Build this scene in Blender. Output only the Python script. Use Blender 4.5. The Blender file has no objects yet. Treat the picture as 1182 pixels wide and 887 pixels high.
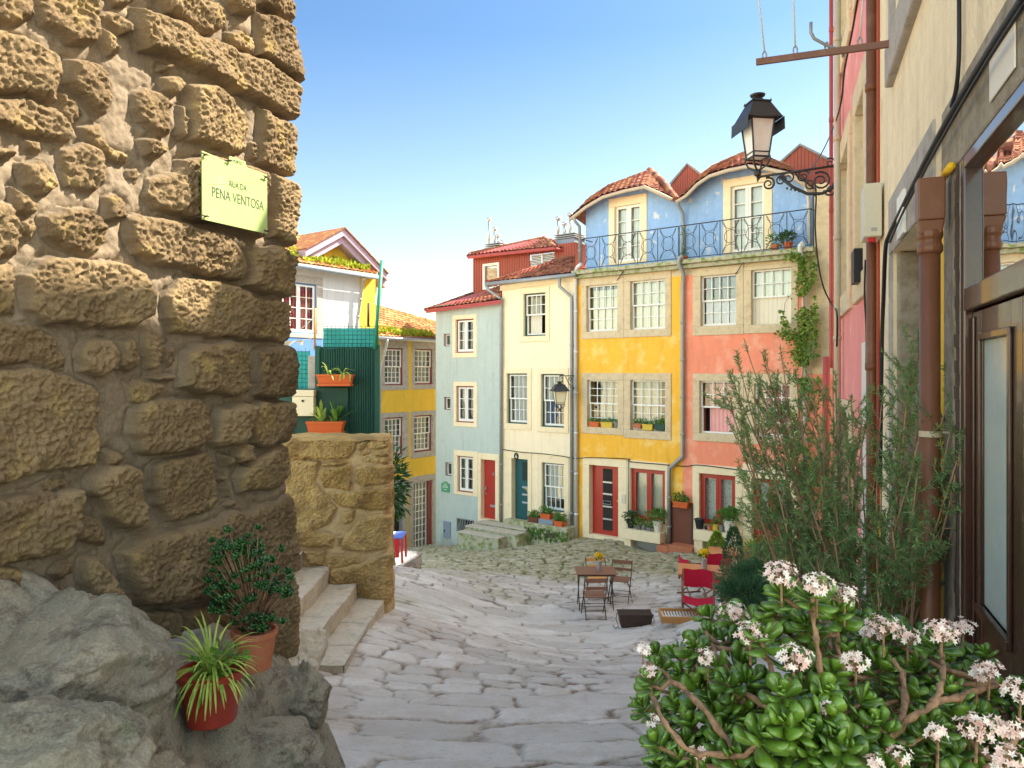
import bpy, math, random
import numpy as np
from mathutils import Vector, Matrix
random.seed(7); RNG = np.random.default_rng(11)
C = bpy.context.scene.collection
R = math.radians
FPX, CX, CY = 850.0, 591.0, 432.0

# ------------------------------------------------------------------ helpers
def V(px, py, Y):
    """point seen at photo position px,py lying Y metres ahead of the camera"""
    return Vector(((px-CX)/FPX*Y, Y, (CY-py)/FPX*Y))

def wloc(o):
    p = Vector((0, 0, 0))
    while o is not None:
        p += o.location; o = o.parent
    return p

def tag(o, label=None, cat=None, group=None, kind=None):
    if label: o['label'] = label
    if cat: o['category'] = cat
    if group: o['group'] = group
    if kind: o['kind'] = kind
    return o

def thing(name, loc, label, cat, group=None):
    o = bpy.data.objects.new(name, None); C.objects.link(o)
    o.location = loc; o.empty_display_size = .2
    return tag(o, label, cat, group)

def copy_tree(o, parent=None):
    c = o.copy(); C.objects.link(c); c.parent = parent
    for ch in list(o.children): copy_tree(ch, c)
    return c

class MB:
    def __init__(s): s.v = []; s.f = []; s.m = []
    def poly(s, pts, m=0):
        n = len(s.v); s.v += [tuple(p) for p in pts]; s.f.append(tuple(range(n, n+len(pts)))); s.m.append(m)
    def hexa(s, p, m=0):
        n = len(s.v); s.v += [tuple(q) for q in p]
        for f in ((0,3,2,1),(4,5,6,7),(0,1,5,4),(1,2,6,5),(2,3,7,6),(3,0,4,7)):
            s.f.append(tuple(n+i for i in f)); s.m.append(m)
    def box(s, x0, x1, y0, y1, z0, z1, m=0):
        s.hexa([(x0,y0,z0),(x1,y0,z0),(x1,y1,z0),(x0,y1,z0),(x0,y0,z1),(x1,y0,z1),(x1,y1,z1),(x0,y1,z1)], m)
    def tube(s, pts, r, n=8, m=0, cap=True):
        pts = [Vector(p) for p in pts]
        rs = r if isinstance(r, (list, tuple)) else [r]*len(pts)
        base = len(s.v); up = Vector((0.013, 0.021, 1))
        t0 = (pts[1]-pts[0]).normalized()
        if abs(t0.dot(up.normalized())) > .95: up = Vector((1, .02, .01))
        a = t0.cross(up).normalized()
        for i, p in enumerate(pts):
            if i == 0: t = pts[1]-pts[0]
            elif i == len(pts)-1: t = pts[-1]-pts[-2]
            else: t = (pts[i+1]-pts[i]).normalized()+(pts[i]-pts[i-1]).normalized()
            t = t.normalized() if t.length > 1e-9 else t0
            a = (a-t*a.dot(t)); a = a.normalized() if a.length > 1e-6 else t.orthogonal().normalized()
            b = t.cross(a)
            for k in range(n):
                q = 2*math.pi*k/n
                s.v.append(tuple(p+(a*math.cos(q)+b*math.sin(q))*rs[i]))
        for i in range(len(pts)-1):
            for k in range(n):
                k2 = (k+1) % n
                s.f.append((base+i*n+k, base+i*n+k2, base+(i+1)*n+k2, base+(i+1)*n+k)); s.m.append(m)
        if cap:
            s.f.append(tuple(base+k for k in range(n))[::-1]); s.m.append(m)
            s.f.append(tuple(base+(len(pts)-1)*n+k for k in range(n))); s.m.append(m)
    def lathe(s, c, prof, n=20, m=0, squash=None):
        c = Vector(c); base = len(s.v)
        for (r, z) in prof:
            for k in range(n):
                q = 2*math.pi*k/n
                s.v.append((c.x+r*math.cos(q), c.y+r*math.sin(q), c.z+z))
        for i in range(len(prof)-1):
            for k in range(n):
                k2 = (k+1) % n
                s.f.append((base+i*n+k, base+i*n+k2, base+(i+1)*n+k2, base+(i+1)*n+k)); s.m.append(m)
        s.f.append(tuple(base+k for k in range(n))[::-1]); s.m.append(m)
        s.f.append(tuple(base+(len(prof)-1)*n+k for k in range(n))); s.m.append(m)
    def build(s, name, mats, parent=None, smooth=False, bevel=0, label=None):
        if not isinstance(mats, (list, tuple)): mats = [mats]
        me = bpy.data.meshes.new(name)
        v = np.array(s.v, dtype=float).reshape(-1, 3)
        if parent is not None: v = v-np.array(wloc(parent))
        me.from_pydata(v.tolist(), [], s.f)
        for mt in mats: me.materials.append(mt)
        if len(mats) > 1: me.polygons.foreach_set('material_index', s.m)
        if smooth: me.polygons.foreach_set('use_smooth', [True]*len(s.f))
        me.update()
        o = bpy.data.objects.new(name, me); C.objects.link(o)
        if parent is not None: o.parent = parent
        if bevel:
            b = o.modifiers.new('Bevel', 'BEVEL'); b.width = bevel; b.segments = 2; b.limit_method = 'ANGLE'
            for p in me.polygons: p.use_smooth = False
        if label: o['label'] = label
        return o

def grid_obj(name, P, mat, parent=None, attrs={}, smooth=True, keep=None):
    ny, nx = P.shape[:2]
    idx = np.arange(ny*nx).reshape(ny, nx)
    q = np.stack([idx[:-1,:-1], idx[:-1,1:], idx[1:,1:], idx[1:,:-1]], -1).reshape(-1, 4)
    if keep is not None: q = q[keep.reshape(-1)]
    me = bpy.data.meshes.new(name)
    v = P.reshape(-1, 3)
    if parent is not None: v = v-np.array(wloc(parent))
    me.vertices.add(len(v)); me.vertices.foreach_set('co', v.astype(np.float32).ravel())
    me.loops.add(len(q)*4); me.loops.foreach_set('vertex_index', q.ravel().astype(np.int32))
    me.polygons.add(len(q)); me.polygons.foreach_set('loop_start', np.arange(0, len(q)*4, 4, dtype=np.int32))
    me.polygons.foreach_set('use_smooth', [smooth]*len(q))
    me.update(calc_edges=True); me.validate()
    for k, a in attrs.items():
        at = me.attributes.new(k, 'FLOAT', 'POINT'); at.data.foreach_set('value', a.ravel().astype(np.float32))
    me.materials.append(mat)
    o = bpy.data.objects.new(name, me); C.objects.link(o)
    if parent is not None: o.parent = parent
    return o

# numpy noise
def _h(ix, iy, iz):
    n = (ix.astype(np.int64)*374761393 + iy.astype(np.int64)*668265263 + iz.astype(np.int64)*2147483647) & 0xffffffff
    n = ((n ^ (n >> 13))*1274126177) & 0xffffffff
    n = ((n ^ (n >> 16))*2246822519) & 0xffffffff
    return ((n ^ (n >> 15)) & 0xffffff)/float(0xffffff)
def vnoise(x, y, z=0.0):
    x = np.asarray(x, float); y = np.asarray(y, float); z = np.zeros_like(x)+z
    i, j, k = np.floor(x), np.floor(y), np.floor(z)
    fx, fy, fz = x-i, y-j, z-k
    fx, fy, fz = fx*fx*(3-2*fx), fy*fy*(3-2*fy), fz*fz*(3-2*fz)
    def c(a, b, d): return _h(i+a, j+b, k+d)
    r = 0
    for a in (0, 1):
        for b in (0, 1):
            for d in (0, 1):
                r = r+c(a,b,d)*(fx if a else 1-fx)*(fy if b else 1-fy)*(fz if d else 1-fz)
    return r*2-1
def fbm(x, y, z=0.0, o=4, g=.5):
    s = 0; a = 1; f = 1
    for q in range(o):
        s = s+a*vnoise(x*f+q*17.3, y*f-q*9.1, z*f+q*3.7); a *= g; f *= 2.03
    return s

def tps(P, vals, lam=1e-3):
    P = np.array(P, float); n = len(P)
    def U(r2): return np.where(r2 > 1e-12, r2*np.log(r2+1e-12), 0)
    d2 = ((P[:,None]-P[None])**2).sum(-1)
    A = np.zeros((n+3, n+3)); A[:n,:n] = U(d2)+lam*np.eye(n); A[:n,n] = 1; A[:n,n+1:] = P; A[n,:n] = 1; A[n+1:,:n] = P.T
    w = np.linalg.solve(A, np.concatenate([vals, [0,0,0]]))
    def f(x, y):
        x = np.asarray(x, float); y = np.asarray(y, float); r = w[n]+w[n+1]*x+w[n+2]*y
        for i in range(n): r = r+w[i]*U((x-P[i,0])**2+(y-P[i,1])**2)
        return r
    return f

# ------------------------------------------------------------------ facade frames
class Frame:
    def __init__(s, px0, Y0, px1, Y1):
        a = Vector(((px0-CX)/FPX*Y0, Y0, 0)); b = Vector(((px1-CX)/FPX*Y1, Y1, 0))
        s.O = a; s.U = (b-a).normalized(); s.N = Vector((s.U.y, -s.U.x, 0)); s.L = (b-a).length
    def pt(s, u, d, z): return s.O+s.U*u+s.N*d+Vector((0, 0, z))
    def uv(s, px, py, d=0.0):
        a = (px-CX)/FPX; O = s.O+s.N*d
        u = (a*O.y-O.x)/(s.U.x-a*s.U.y); Y = O.y+u*s.U.y
        return u, (CY-py)/FPX*Y
    def P(s, px, py, d=0.0):
        u, z = s.uv(px, py, d); return s.pt(u, d, z)
    def rect(s, x0, y0, x1, y1, d=0.0):
        xm = (x0+x1)/2
        return s.uv(x0, y0, d)[0], s.uv(x1, y0, d)[0], s.uv(xm, y1, d)[1], s.uv(xm, y0, d)[1]
    def box(s, mb, u0, u1, d0, d1, z0, z1, m=0):
        mb.hexa([s.pt(u0,d1,z0), s.pt(u1,d1,z0), s.pt(u1,d0,z0), s.pt(u0,d0,z0),
                 s.pt(u0,d1,z1), s.pt(u1,d1,z1), s.pt(u1,d0,z1), s.pt(u0,d0,z1)], m)

# ------------------------------------------------------------------ materials
def nodes(name):
    m = bpy.data.materials.new(name); m.use_nodes = True
    nt = m.node_tree; b = nt.nodes['Principled BSDF']; return m, nt, b
def N(nt, t, **k):
    n = nt.nodes.new(t)
    for a, v in k.items():
        if a == 'inp':
            for q, w in v.items(): n.inputs[q].default_value = w
        else: setattr(n, a, v)
    return n
def c4(c): return (c[0], c[1], c[2], 1)
def mixc(nt, fac, a, b, bt='MIX'):
    n = N(nt, 'ShaderNodeMix', data_type='RGBA', blend_type=bt)
    for s, x in ((n.inputs[0], fac), (n.inputs[6], a), (n.inputs[7], b)):
        if isinstance(x, (int, float)): s.default_value = x
        elif isinstance(x, tuple): s.default_value = c4(x)
        else: nt.links.new(x, s)
    return n.outputs[2]
def ramp(nt, x, lo, hi, inter='LINEAR'):
    n = N(nt, 'ShaderNodeMapRange'); n.inputs[1].default_value = lo; n.inputs[2].default_value = hi
    nt.links.new(x, n.inputs[0]); return n.outputs[0]
def noise(nt, co, scale, detail=4, rough=.55, stretch=None):
    if stretch:
        mp = N(nt, 'ShaderNodeMapping'); mp.inputs['Scale'].default_value = stretch
        nt.links.new(co, mp.inputs[0]); co = mp.outputs[0]
    n = N(nt, 'ShaderNodeTexNoise'); n.inputs['Scale'].default_value = scale
    n.inputs['Detail'].default_value = detail; n.inputs['Roughness'].default_value = rough
    nt.links.new(co, n.inputs[0]); return n.outputs[0]
def bump(nt, b, h, strength, dist=.01):
    n = N(nt, 'ShaderNodeBump'); n.inputs['Strength'].default_value = strength; n.inputs['Distance'].default_value = dist
    nt.links.new(h, n.inputs['Height']); nt.links.new(n.outputs[0], b.inputs['Normal'])

def mul(c, k): return tuple(min(1, x*k) for x in c)
def pmat(name, c, rough=.75, var=.12, scale=2.5, c2=None, c2amt=(.55, .75), bmp=.25, bscale=60, bdist=.004, metal=0, spec=.35, streak=0.0, c2scale=None, coat=0, sub=0, damp=None):
    m, nt, b = nodes(name)
    co = N(nt, 'ShaderNodeNewGeometry').outputs['Position']
    n1 = noise(nt, co, scale, 5)
    col = mixc(nt, ramp(nt, n1, .3, .7), mul(c, 1-var), mul(c, 1+var))
    n2 = noise(nt, co, scale*7, 4, .65)
    col = mixc(nt, .5, col, mixc(nt, ramp(nt, n2, .3, .7), mul(c, 1-var), mul(c, 1+var)))
    if streak:
        n3 = noise(nt, co, 3.0, 4, .6, (2.2, 2.2, .22))
        col = mixc(nt, ramp(nt, n3, .5, .8), col, mixc(nt, streak, col, mul(c, .55)))
        n6 = noise(nt, co, 7.0, 5, .7, (1.3, 1.3, .09))
        col = mixc(nt, ramp(nt, n6, .55, .72), col, mixc(nt, streak*.7, col, mul(c, .6)))
    if c2:
        n4 = noise(nt, co, c2scale or scale*1.7, 6, .62)
        col = mixc(nt, ramp(nt, n4, *c2amt), col, c2)
    if damp:   # grime and damp rising from the pavement
        sz = N(nt, 'ShaderNodeSeparateXYZ'); nt.links.new(co, sz.inputs[0])
        md = N(nt, 'ShaderNodeMath', operation='MULTIPLY_ADD'); nt.links.new(noise(nt, co, 1.8, 6, .7, (1,1,.5)), md.inputs[0]); md.inputs[1].default_value = 2.2; nt.links.new(sz.outputs[2], md.inputs[2])
        col = mixc(nt, ramp(nt, md.outputs[0], damp+1.3, damp+.7), col, mixc(nt, .45, col, (.20,.17,.11)))
    nt.links.new(col, b.inputs['Base Color'])
    b.inputs['Roughness'].default_value = rough; b.inputs['Metallic'].default_value = metal
    b.inputs['Specular IOR Level'].default_value = spec
    if coat: b.inputs['Coat Weight'].default_value = coat
    if bmp:
        n5 = noise(nt, co, bscale, 5, .6); bump(nt, b, n5, bmp, bdist)
    return m

def glass_mat(name, tint=(.85,.9,.9), refl=1.0, rough=.01):
    m, nt, b = nodes(name); nt.nodes.remove(b)
    out = nt.nodes['Material Output']
    t = N(nt, 'ShaderNodeBsdfTransparent'); t.inputs[0].default_value = c4(tint)
    g = N(nt, 'ShaderNodeBsdfGlossy'); g.inputs['Roughness'].default_value = rough
    co = N(nt, 'ShaderNodeNewGeometry').outputs['Position']
    bp = N(nt, 'ShaderNodeBump'); bp.inputs['Strength'].default_value = .06; bp.inputs['Distance'].default_value = .02
    nt.links.new(noise(nt, co, 3.5, 2), bp.inputs['Height']); nt.links.new(bp.outputs[0], g.inputs['Normal'])
    f = N(nt, 'ShaderNodeFresnel'); f.inputs[0].default_value = 1.5
    mm = N(nt, 'ShaderNodeMath', operation='MULTIPLY_ADD'); mm.inputs[1].default_value = refl*1.6; mm.inputs[2].default_value = .05
    nt.links.new(f.outputs[0], mm.inputs[0])
    mx = N(nt, 'ShaderNodeMixShader')
    nt.links.new(mm.outputs[0], mx.inputs[0]); nt.links.new(t.outputs[0], mx.inputs[1]); nt.links.new(g.outputs[0], mx.inputs[2])
    nt.links.new(mx.outputs[0], out.inputs[0])
    return m

def leaf_mat(name, c, c2, rough=.45, trans=.3, spec=.4, coat=0):
    m, nt, b = nodes(name)
    at = N(nt, 'ShaderNodeAttribute', attribute_name='rnd')
    col = mixc(nt, at.outputs['Fac'], c, c2)
    co = N(nt, 'ShaderNodeNewGeometry').outputs['Position']
    col = mixc(nt, ramp(nt, noise(nt, co, 30, 2), .35, .75), col, mixc(nt, .5, col, mul(c2, 1.25)))
    nt.links.new(col, b.inputs['Base Color']); b.inputs['Roughness'].default_value = rough
    b.inputs['Specular IOR Level'].default_value = spec; b.inputs['Coat Weight'].default_value = coat
    out = nt.nodes['Material Output']
    tr = N(nt, 'ShaderNodeBsdfTranslucent'); nt.links.new(col, tr.inputs[0])
    mx = N(nt, 'ShaderNodeMixShader'); mx.inputs[0].default_value = trans
    nt.links.new(b.outputs[0], mx.inputs[1]); nt.links.new(tr.outputs[0], mx.inputs[2]); nt.links.new(mx.outputs[0], out.inputs[0])
    return m

def masonry_mat(name, stone, stone2, mortar, lichen=(.32,.26,.10), la=(.55,.8), pits=.8, pscale=55, dark=(.10,.07,.045)):
    m, nt, b = nodes(name)
    co = N(nt, 'ShaderNodeNewGeometry').outputs['Position']
    r = N(nt, 'ShaderNodeAttribute', attribute_name='rnd').outputs['Fac']
    s = N(nt, 'ShaderNodeAttribute', attribute_name='stone').outputs['Fac']
    col = mixc(nt, r, stone, stone2)
    fine = noise(nt, co, pscale*2.2, 6, .75)
    col = mixc(nt, ramp(nt, fine, .35, .7), mixc(nt, .55, col, dark), mixc(nt, .35, col, mul(stone2, 1.5)))
    col = mixc(nt, ramp(nt, noise(nt, co, 1.3, 4, .6), .48, .66), col, mixc(nt, .55, col, tuple(q*.62 for q in stone)))
    mid = noise(nt, co, 5, 6, .6)
    col = mixc(nt, ramp(nt, mid, *la), col, mixc(nt, .6, col, lichen))
    mo = mixc(nt, ramp(nt, noise(nt, co, 7, 5, .6), .3, .7), mul(mortar, .72), mul(mortar, 1.2))
    mo = mixc(nt, ramp(nt, noise(nt, co, 90, 4, .7), .4, .7), mo, mul(mortar, 1.3))
    col = mixc(nt, s, mo, col)
    nt.links.new(col, b.inputs['Base Color']); b.inputs['Roughness'].default_value = .93; b.inputs['Specular IOR Level'].default_value = .15
    h = noise(nt, co, pscale, 8, .72)
    mm = N(nt, 'ShaderNodeMath', operation='MULTIPLY'); nt.links.new(h, mm.inputs[0])
    m2 = N(nt, 'ShaderNodeMath', operation='MULTIPLY_ADD'); nt.links.new(s, m2.inputs[0]); m2.inputs[1].default_value = .75; m2.inputs[2].default_value = .25
    nt.links.new(m2.outputs[0], mm.inputs[1])
    bump(nt, b, mm.outputs[0], pits, .02)
    return m

def attr_ramp_mat(name, stops, rough=.85, lichen=None, lamt=(.6,.8), bmp=.3, bscale=50):
    m, nt, b = nodes(name)
    at = N(nt, 'ShaderNodeAttribute', attribute_name='rnd')
    cr = N(nt, 'ShaderNodeValToRGB'); el = cr.color_ramp.elements
    el[0].position, el[0].color = stops[0][0], c4(stops[0][1]); el[1].position, el[1].color = stops[1][0], c4(stops[1][1])
    for p, c in stops[2:]: e = el.new(p); e.color = c4(c)
    nt.links.new(at.outputs['Fac'], cr.inputs[0]); col = cr.outputs[0]
    co = N(nt, 'ShaderNodeNewGeometry').outputs['Position']
    n = noise(nt, co, 12, 4, .6)
    col = mixc(nt, ramp(nt, n, .35, .7), mixc(nt, .35, col, mul(stops[0][1], .5)), col)
    if lichen: col = mixc(nt, ramp(nt, noise(nt, co, 4.5, 6, .7), *lamt), col, lichen)
    nt.links.new(col, b.inputs['Base Color']); b.inputs['Roughness'].default_value = rough; b.inputs['Specular IOR Level'].default_value = .2
    bump(nt, b, noise(nt, co, bscale, 4), bmp, .006)
    return m

MT = {}
MT['greyblue'] = pmat('greyblue plaster', (.50,.57,.52), .85, .07, 1.2, streak=.35, c2=(.40,.45,.39), c2amt=(.6,.85), bmp=.5, bscale=70, damp=-6.0)
MT['cream'] = pmat('cream plaster', (.94,.79,.55), .85, .05, 1.0, streak=.3, c2=(.80,.64,.42), c2amt=(.58,.8), bmp=.5, bscale=70, damp=-5.4)
MT['yellow'] = pmat('yellow plaster', (.95,.49,.05), .8, .08, 1.3, streak=.35, c2=(.97,.68,.24), c2amt=(.52,.75), bmp=.5, bscale=70, damp=-5.0)
MT['salmon'] = pmat('salmon plaster', (.90,.29,.17), .8, .08, 1.3, streak=.32, c2=(.94,.47,.32), c2amt=(.5,.76), bmp=.5, bscale=70, damp=-4.9)
MT['blue'] = pmat('blue plaster worn', (.29,.46,.74), .8, .16, 1.1, streak=.3, c2=(.66,.68,.68), c2amt=(.60,.66), c2scale=3.2, bmp=.5, bscale=60)
MT['ochre'] = pmat('ochre yellow plaster', (.74,.47,.05), .85, .08, 1.2, streak=.35, bmp=.4)
MT['white'] = pmat('white plaster', (.60,.60,.61), .85, .05, 1.2, streak=.35, bmp=.4)
MT['blueband'] = pmat('blue painted band', (.10,.22,.50), .6, .15, 2, bmp=.2)
MT['nbcream'] = pmat('weathered cream plaster', (.90,.74,.50), .88, .12, 1.6, streak=.5, c2=(.66,.53,.36), c2amt=(.54,.8), bmp=1.0, bscale=26, bdist=.012)
MT['pink'] = pmat('pink plaster', (.80,.28,.25), .85, .1, 1.4, streak=.35, c2=(.84,.50,.45), c2amt=(.55,.8), bmp=.5)
MT['trim'] = pmat('granite trim', (.66,.52,.33), .88, .14, 4, c2=(.48,.38,.24), c2amt=(.5,.75), bmp=.7, bscale=45)
MT['paletrim'] = pmat('painted cream trim', (.90,.74,.48), .8, .07, 3, c2=(.72,.58,.38), c2amt=(.55,.8), bmp=.4, bscale=50)
MT['greytrim'] = pmat('grey granite trim', (.42,.38,.34), .9, .18, 5, c2=(.27,.24,.21), c2amt=(.5,.75), bmp=.9, bscale=60)
MT['rawstone'] = pmat('raw jamb stone', (.36,.31,.24), .92, .22, 5, c2=(.22,.18,.12), c2amt=(.45,.7), bmp=1, bscale=40, bdist=.012)
MT['mossstone'] = pmat('mossy stone', (.46,.42,.30), .92, .15, 4, c2=(.18,.24,.05), c2amt=(.46,.62), bmp=.8, bscale=40)
MT['whitewood'] = pmat('white paint wood', (.84,.82,.76), .45, .04, 6, bmp=.15)
MT['redwood'] = pmat('red paint wood', (.42,.032,.018), .42, .10, 5, bmp=.15, coat=.2)
MT['brownred'] = pmat('oxblood paint wood', (.24,.05,.035), .5, .12, 5, bmp=.15)
MT['teal'] = pmat('teal paint wood', (.008,.085,.09), .4, .12, 5, bmp=.15, coat=.2)
MT['darkgreen'] = pmat('dark green paint', (.015,.07,.05), .5, .15, 4, bmp=.15)
MT['brownpanel'] = pmat('brown sheet door', (.17,.055,.03), .6, .15, 3, bmp=.2)
MT['doorbrown'] = pmat('dark brown varnished wood', (.055,.022,.014), .28, .35, 6, bmp=.2, coat=.5, bscale=30)
MT['lightpanel'] = pmat('cream blind', (.80,.72,.56), .7, .05, 4, bmp=.1)
MT['lilac'] = pmat('lilac curtain', (.40,.40,.58), .9, .08, 6, bmp=.1)
MT['pinkcur'] = pmat('pink curtain', (.82,.42,.40), .9, .1, 6, bmp=.1)
MT['redcur'] = pmat('red curtain', (.60,.02,.05), .9, .1, 6, bmp=.1)
MT['curtain'] = pmat('cream curtain', (.74,.69,.56), .9, .08, 6, bmp=.1)
MT['lace'] = pmat('white lace curtain', (.78,.78,.72), .9, .1, 25, c2=(.35,.36,.33), c2amt=(.52,.62), c2scale=26, bmp=.1)
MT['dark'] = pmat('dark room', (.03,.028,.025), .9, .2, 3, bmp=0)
MT['glass'] = glass_mat('window glass', (.93,.95,.93), .45)
MT['bigglass'] = glass_mat('shop glass', (.25,.28,.3), 2.2, .01)
MT['zinc'] = pmat('zinc pipe', (.33,.34,.34), .5, .15, 4, metal=.35, bmp=.15)
MT['blackiron'] = pmat('black iron', (.025,.025,.027), .5, .2, 9, bmp=.3, spec=.5)
MT['rustiron'] = pmat('dark rusty iron', (.07,.045,.035), .7, .3, 12, bmp=.5)
MT['brownpipe'] = pmat('brown pipe paint', (.18,.07,.032), .38, .10, 3, c2=(.27,.13,.075), c2amt=(.55,.8), bmp=.15)
MT['redpipe'] = pmat('red pipe paint', (.42,.08,.07), .5, .12, 4, bmp=.1)
MT['creampipe'] = pmat('cream pipe paint', (.52,.42,.30), .5, .12, 4, bmp=.1)
MT['whitepipe'] = pmat('white pipe paint', (.68,.68,.66), .45, .1, 4, bmp=.1)
MT['yellowstrip'] = pmat('yellow strip paint', (.88,.52,.02), .7, .1, 6, bmp=.6, bscale=50)
MT['black'] = pmat('black rubber', (.012,.012,.014), .5, .2, 9, bmp=.1)
MT['boxcream'] = pmat('cream plastic box', (.62,.58,.47), .5, .05, 4, bmp=.05)
MT['mailcream'] = pmat('cream metal box', (.80,.72,.50), .5, .05, 4, bmp=.05)
MT['corr'] = pmat('red corrugated sheet', (.38,.09,.055), .6, .1, 2, bmp=.1, streak=.3)
MT['mauve'] = pmat('mauve fascia', (.42,.30,.38), .7, .1, 3, bmp=.2)
MT['bluegrey'] = pmat('grey painted box', (.25,.30,.37), .6, .08, 4, bmp=.05)
MT['enamel'] = pmat('green enamel', (.09,.33,.16), .35, .05, 6, bmp=.05)
MT['signgreen'] = pmat('pale green sign', (.34,.45,.17), .4, .06, 2, c2=(.27,.46,.27), c2amt=(.58,.8), bmp=.03)
MT['ink'] = pmat('faded ink', (.05,.065,.045), .6, .15, 20, bmp=0)
MT['whiteink'] = pmat('white enamel ink', (.85,.85,.82), .5, .03, 20, bmp=0)
MT['terracotta'] = pmat('terracotta', (.50,.17,.08), .75, .12, 8, c2=(.62,.33,.2), c2amt=(.6,.85), bmp=.3)
MT['orangeplastic'] = pmat('orange plastic', (.62,.13,.03), .5, .08, 8, bmp=.1)
MT['potred'] = pmat('oxblood plastic pot', (.30,.035,.02), .4, .08, 6, bmp=.05)
MT['potblack'] = pmat('black plastic pot', (.02,.024,.03), .45, .1, 6, bmp=.05)
MT['potwhite'] = pmat('white clay pot', (.78,.72,.62), .6, .05, 6, bmp=.1)
MT['potgrey'] = pmat('grey pot', (.22,.22,.22), .6, .1, 6, bmp=.1)
MT['potyellow'] = pmat('yellow pot', (.70,.48,.05), .5, .1, 6, bmp=.1)
MT['soil'] = pmat('potting soil', (.05,.032,.02), .95, .3, 30, bmp=1, bscale=80)
MT['greenmetal'] = pmat('green corrugated metal', (.010,.085,.06), .5, .15, 3, bmp=.1)
MT['tarp'] = pmat('turquoise cloth', (.05,.42,.40), .8, .1, 5, bmp=.3)
MT['wiregreen'] = pmat('green wire', (.02,.09,.07), .5, .1, 9, bmp=0)
MT['greenpole'] = pmat('green pole paint', (.03,.26,.15), .45, .1, 9, bmp=0)
MT['tablewood'] = pmat('orange varnished wood', (.62,.22,.08), .4, .1, 5, bmp=.15, coat=.3)
MT['bistrowood'] = pmat('brown slat wood', (.25,.12,.07), .55, .2, 9, bmp=.3)
MT['lightwood'] = pmat('orange slat wood', (.72,.36,.11), .5, .12, 9, bmp=.2)
MT['redcloth'] = pmat('crimson canvas', (.50,.008,.04), .85, .1, 6, bmp=.3, bscale=160)
MT['redplastic'] = pmat('red plastic', (.60,.02,.03), .4, .06, 6, bmp=0)
MT['blueplastic'] = pmat('blue plastic', (.10,.18,.60), .4, .06, 6, bmp=0)
MT['traywood'] = pmat('honey tray wood', (.48,.25,.08), .5, .2, 12, bmp=.2)
MT['slat'] = pmat('pale slats', (.78,.68,.55), .6, .08, 12, bmp=.1)
MT['frost'] = pmat('frosted glass', (.50,.60,.58), .18, .12, 1.6, c2=(.62,.62,.52), c2amt=(.45,.8), bmp=.06, spec=.6)
MT['lampglass'] = pmat('milky lamp glass', (.78,.76,.68), .25, .12, 9, bmp=.05, spec=.6)
MT['galv'] = pmat('galvanised steel', (.45,.47,.48), .35, .1, 9, metal=.7, bmp=.1)
MT['brass'] = pmat('brass', (.55,.38,.15), .35, .1, 9, metal=.8, bmp=0)
MT['bark'] = pmat('brown bark', (.38,.22,.13), .85, .25, 20, bmp=.8, bscale=90)
MT['jadebark'] = pmat('jade stem bark', (.30,.17,.09), .75, .3, 25, c2=(.13,.07,.04), c2amt=(.45,.65), bmp=.9, bscale=120)
MT['granite'] = masonry_mat('warm granite masonry', (.155,.105,.058), (.33,.24,.13), (.19,.15,.105), lichen=(.50,.37,.12), dark=(.075,.052,.034))
MT['pillarstone'] = masonry_mat('golden granite masonry', (.42,.27,.085), (.68,.49,.21), (.44,.33,.18), lichen=(.17,.12,.07), la=(.45,.68), pscale=40)
MT['stepstone'] = pmat('pale granite steps', (.52,.47,.37), .9, .16, 6, c2=(.34,.29,.21), c2amt=(.5,.75), bmp=.9, bscale=90)
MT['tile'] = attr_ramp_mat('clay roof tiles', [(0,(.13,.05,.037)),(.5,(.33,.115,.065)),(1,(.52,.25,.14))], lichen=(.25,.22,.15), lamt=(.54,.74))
MT['tilelit'] = attr_ramp_mat('orange sunlit roof tiles', [(0,(.26,.09,.04)),(.5,(.46,.18,.07)),(1,(.56,.29,.14))], lichen=(.28,.26,.06), lamt=(.50,.70))  # lit copy of the clay tiles: sunlight put into a brighter orange
MT['jade'] = leaf_mat('jade leaf', (.008,.045,.009), (.15,.27,.025), .28, .15, .55, coat=.3)
MT['jadedark'] = leaf_mat('dark jade leaf', (.012,.05,.018), (.05,.15,.03), .25, .1, .5, coat=.3)
MT['needle'] = leaf_mat('needle leaf', (.07,.18,.08), (.24,.38,.12), .5, .35)
MT['ivy'] = leaf_mat('ivy leaf', (.05,.13,.02), (.30,.40,.07), .45, .3)
MT['fern'] = leaf_mat('green leaf', (.04,.14,.02), (.16,.32,.05), .5, .3)
MT['conifer'] = leaf_mat('yellow green conifer', (.13,.25,.02), (.36,.50,.05), .6, .3)
MT['juniper'] = leaf_mat('dark conifer', (.03,.10,.05), (.10,.22,.09), .6, .2)
MT['spider'] = leaf_mat('strap leaf', (.16,.32,.03), (.52,.62,.14), .45, .35)
MT['mossgrass'] = leaf_mat('roof moss', (.14,.22,.015), (.44,.46,.03), .7, .3)
MT['blossom'] = leaf_mat('pale pink blossom', (.86,.50,.42), (.97,.88,.76), .6, .35)
MT['yellowflower'] = leaf_mat('yellow petals', (.80,.50,.01), (.95,.70,.02), .6, .3)
MT['bud'] = leaf_mat('pink bud', (.62,.30,.24), (.80,.45,.38), .6, .2)
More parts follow.
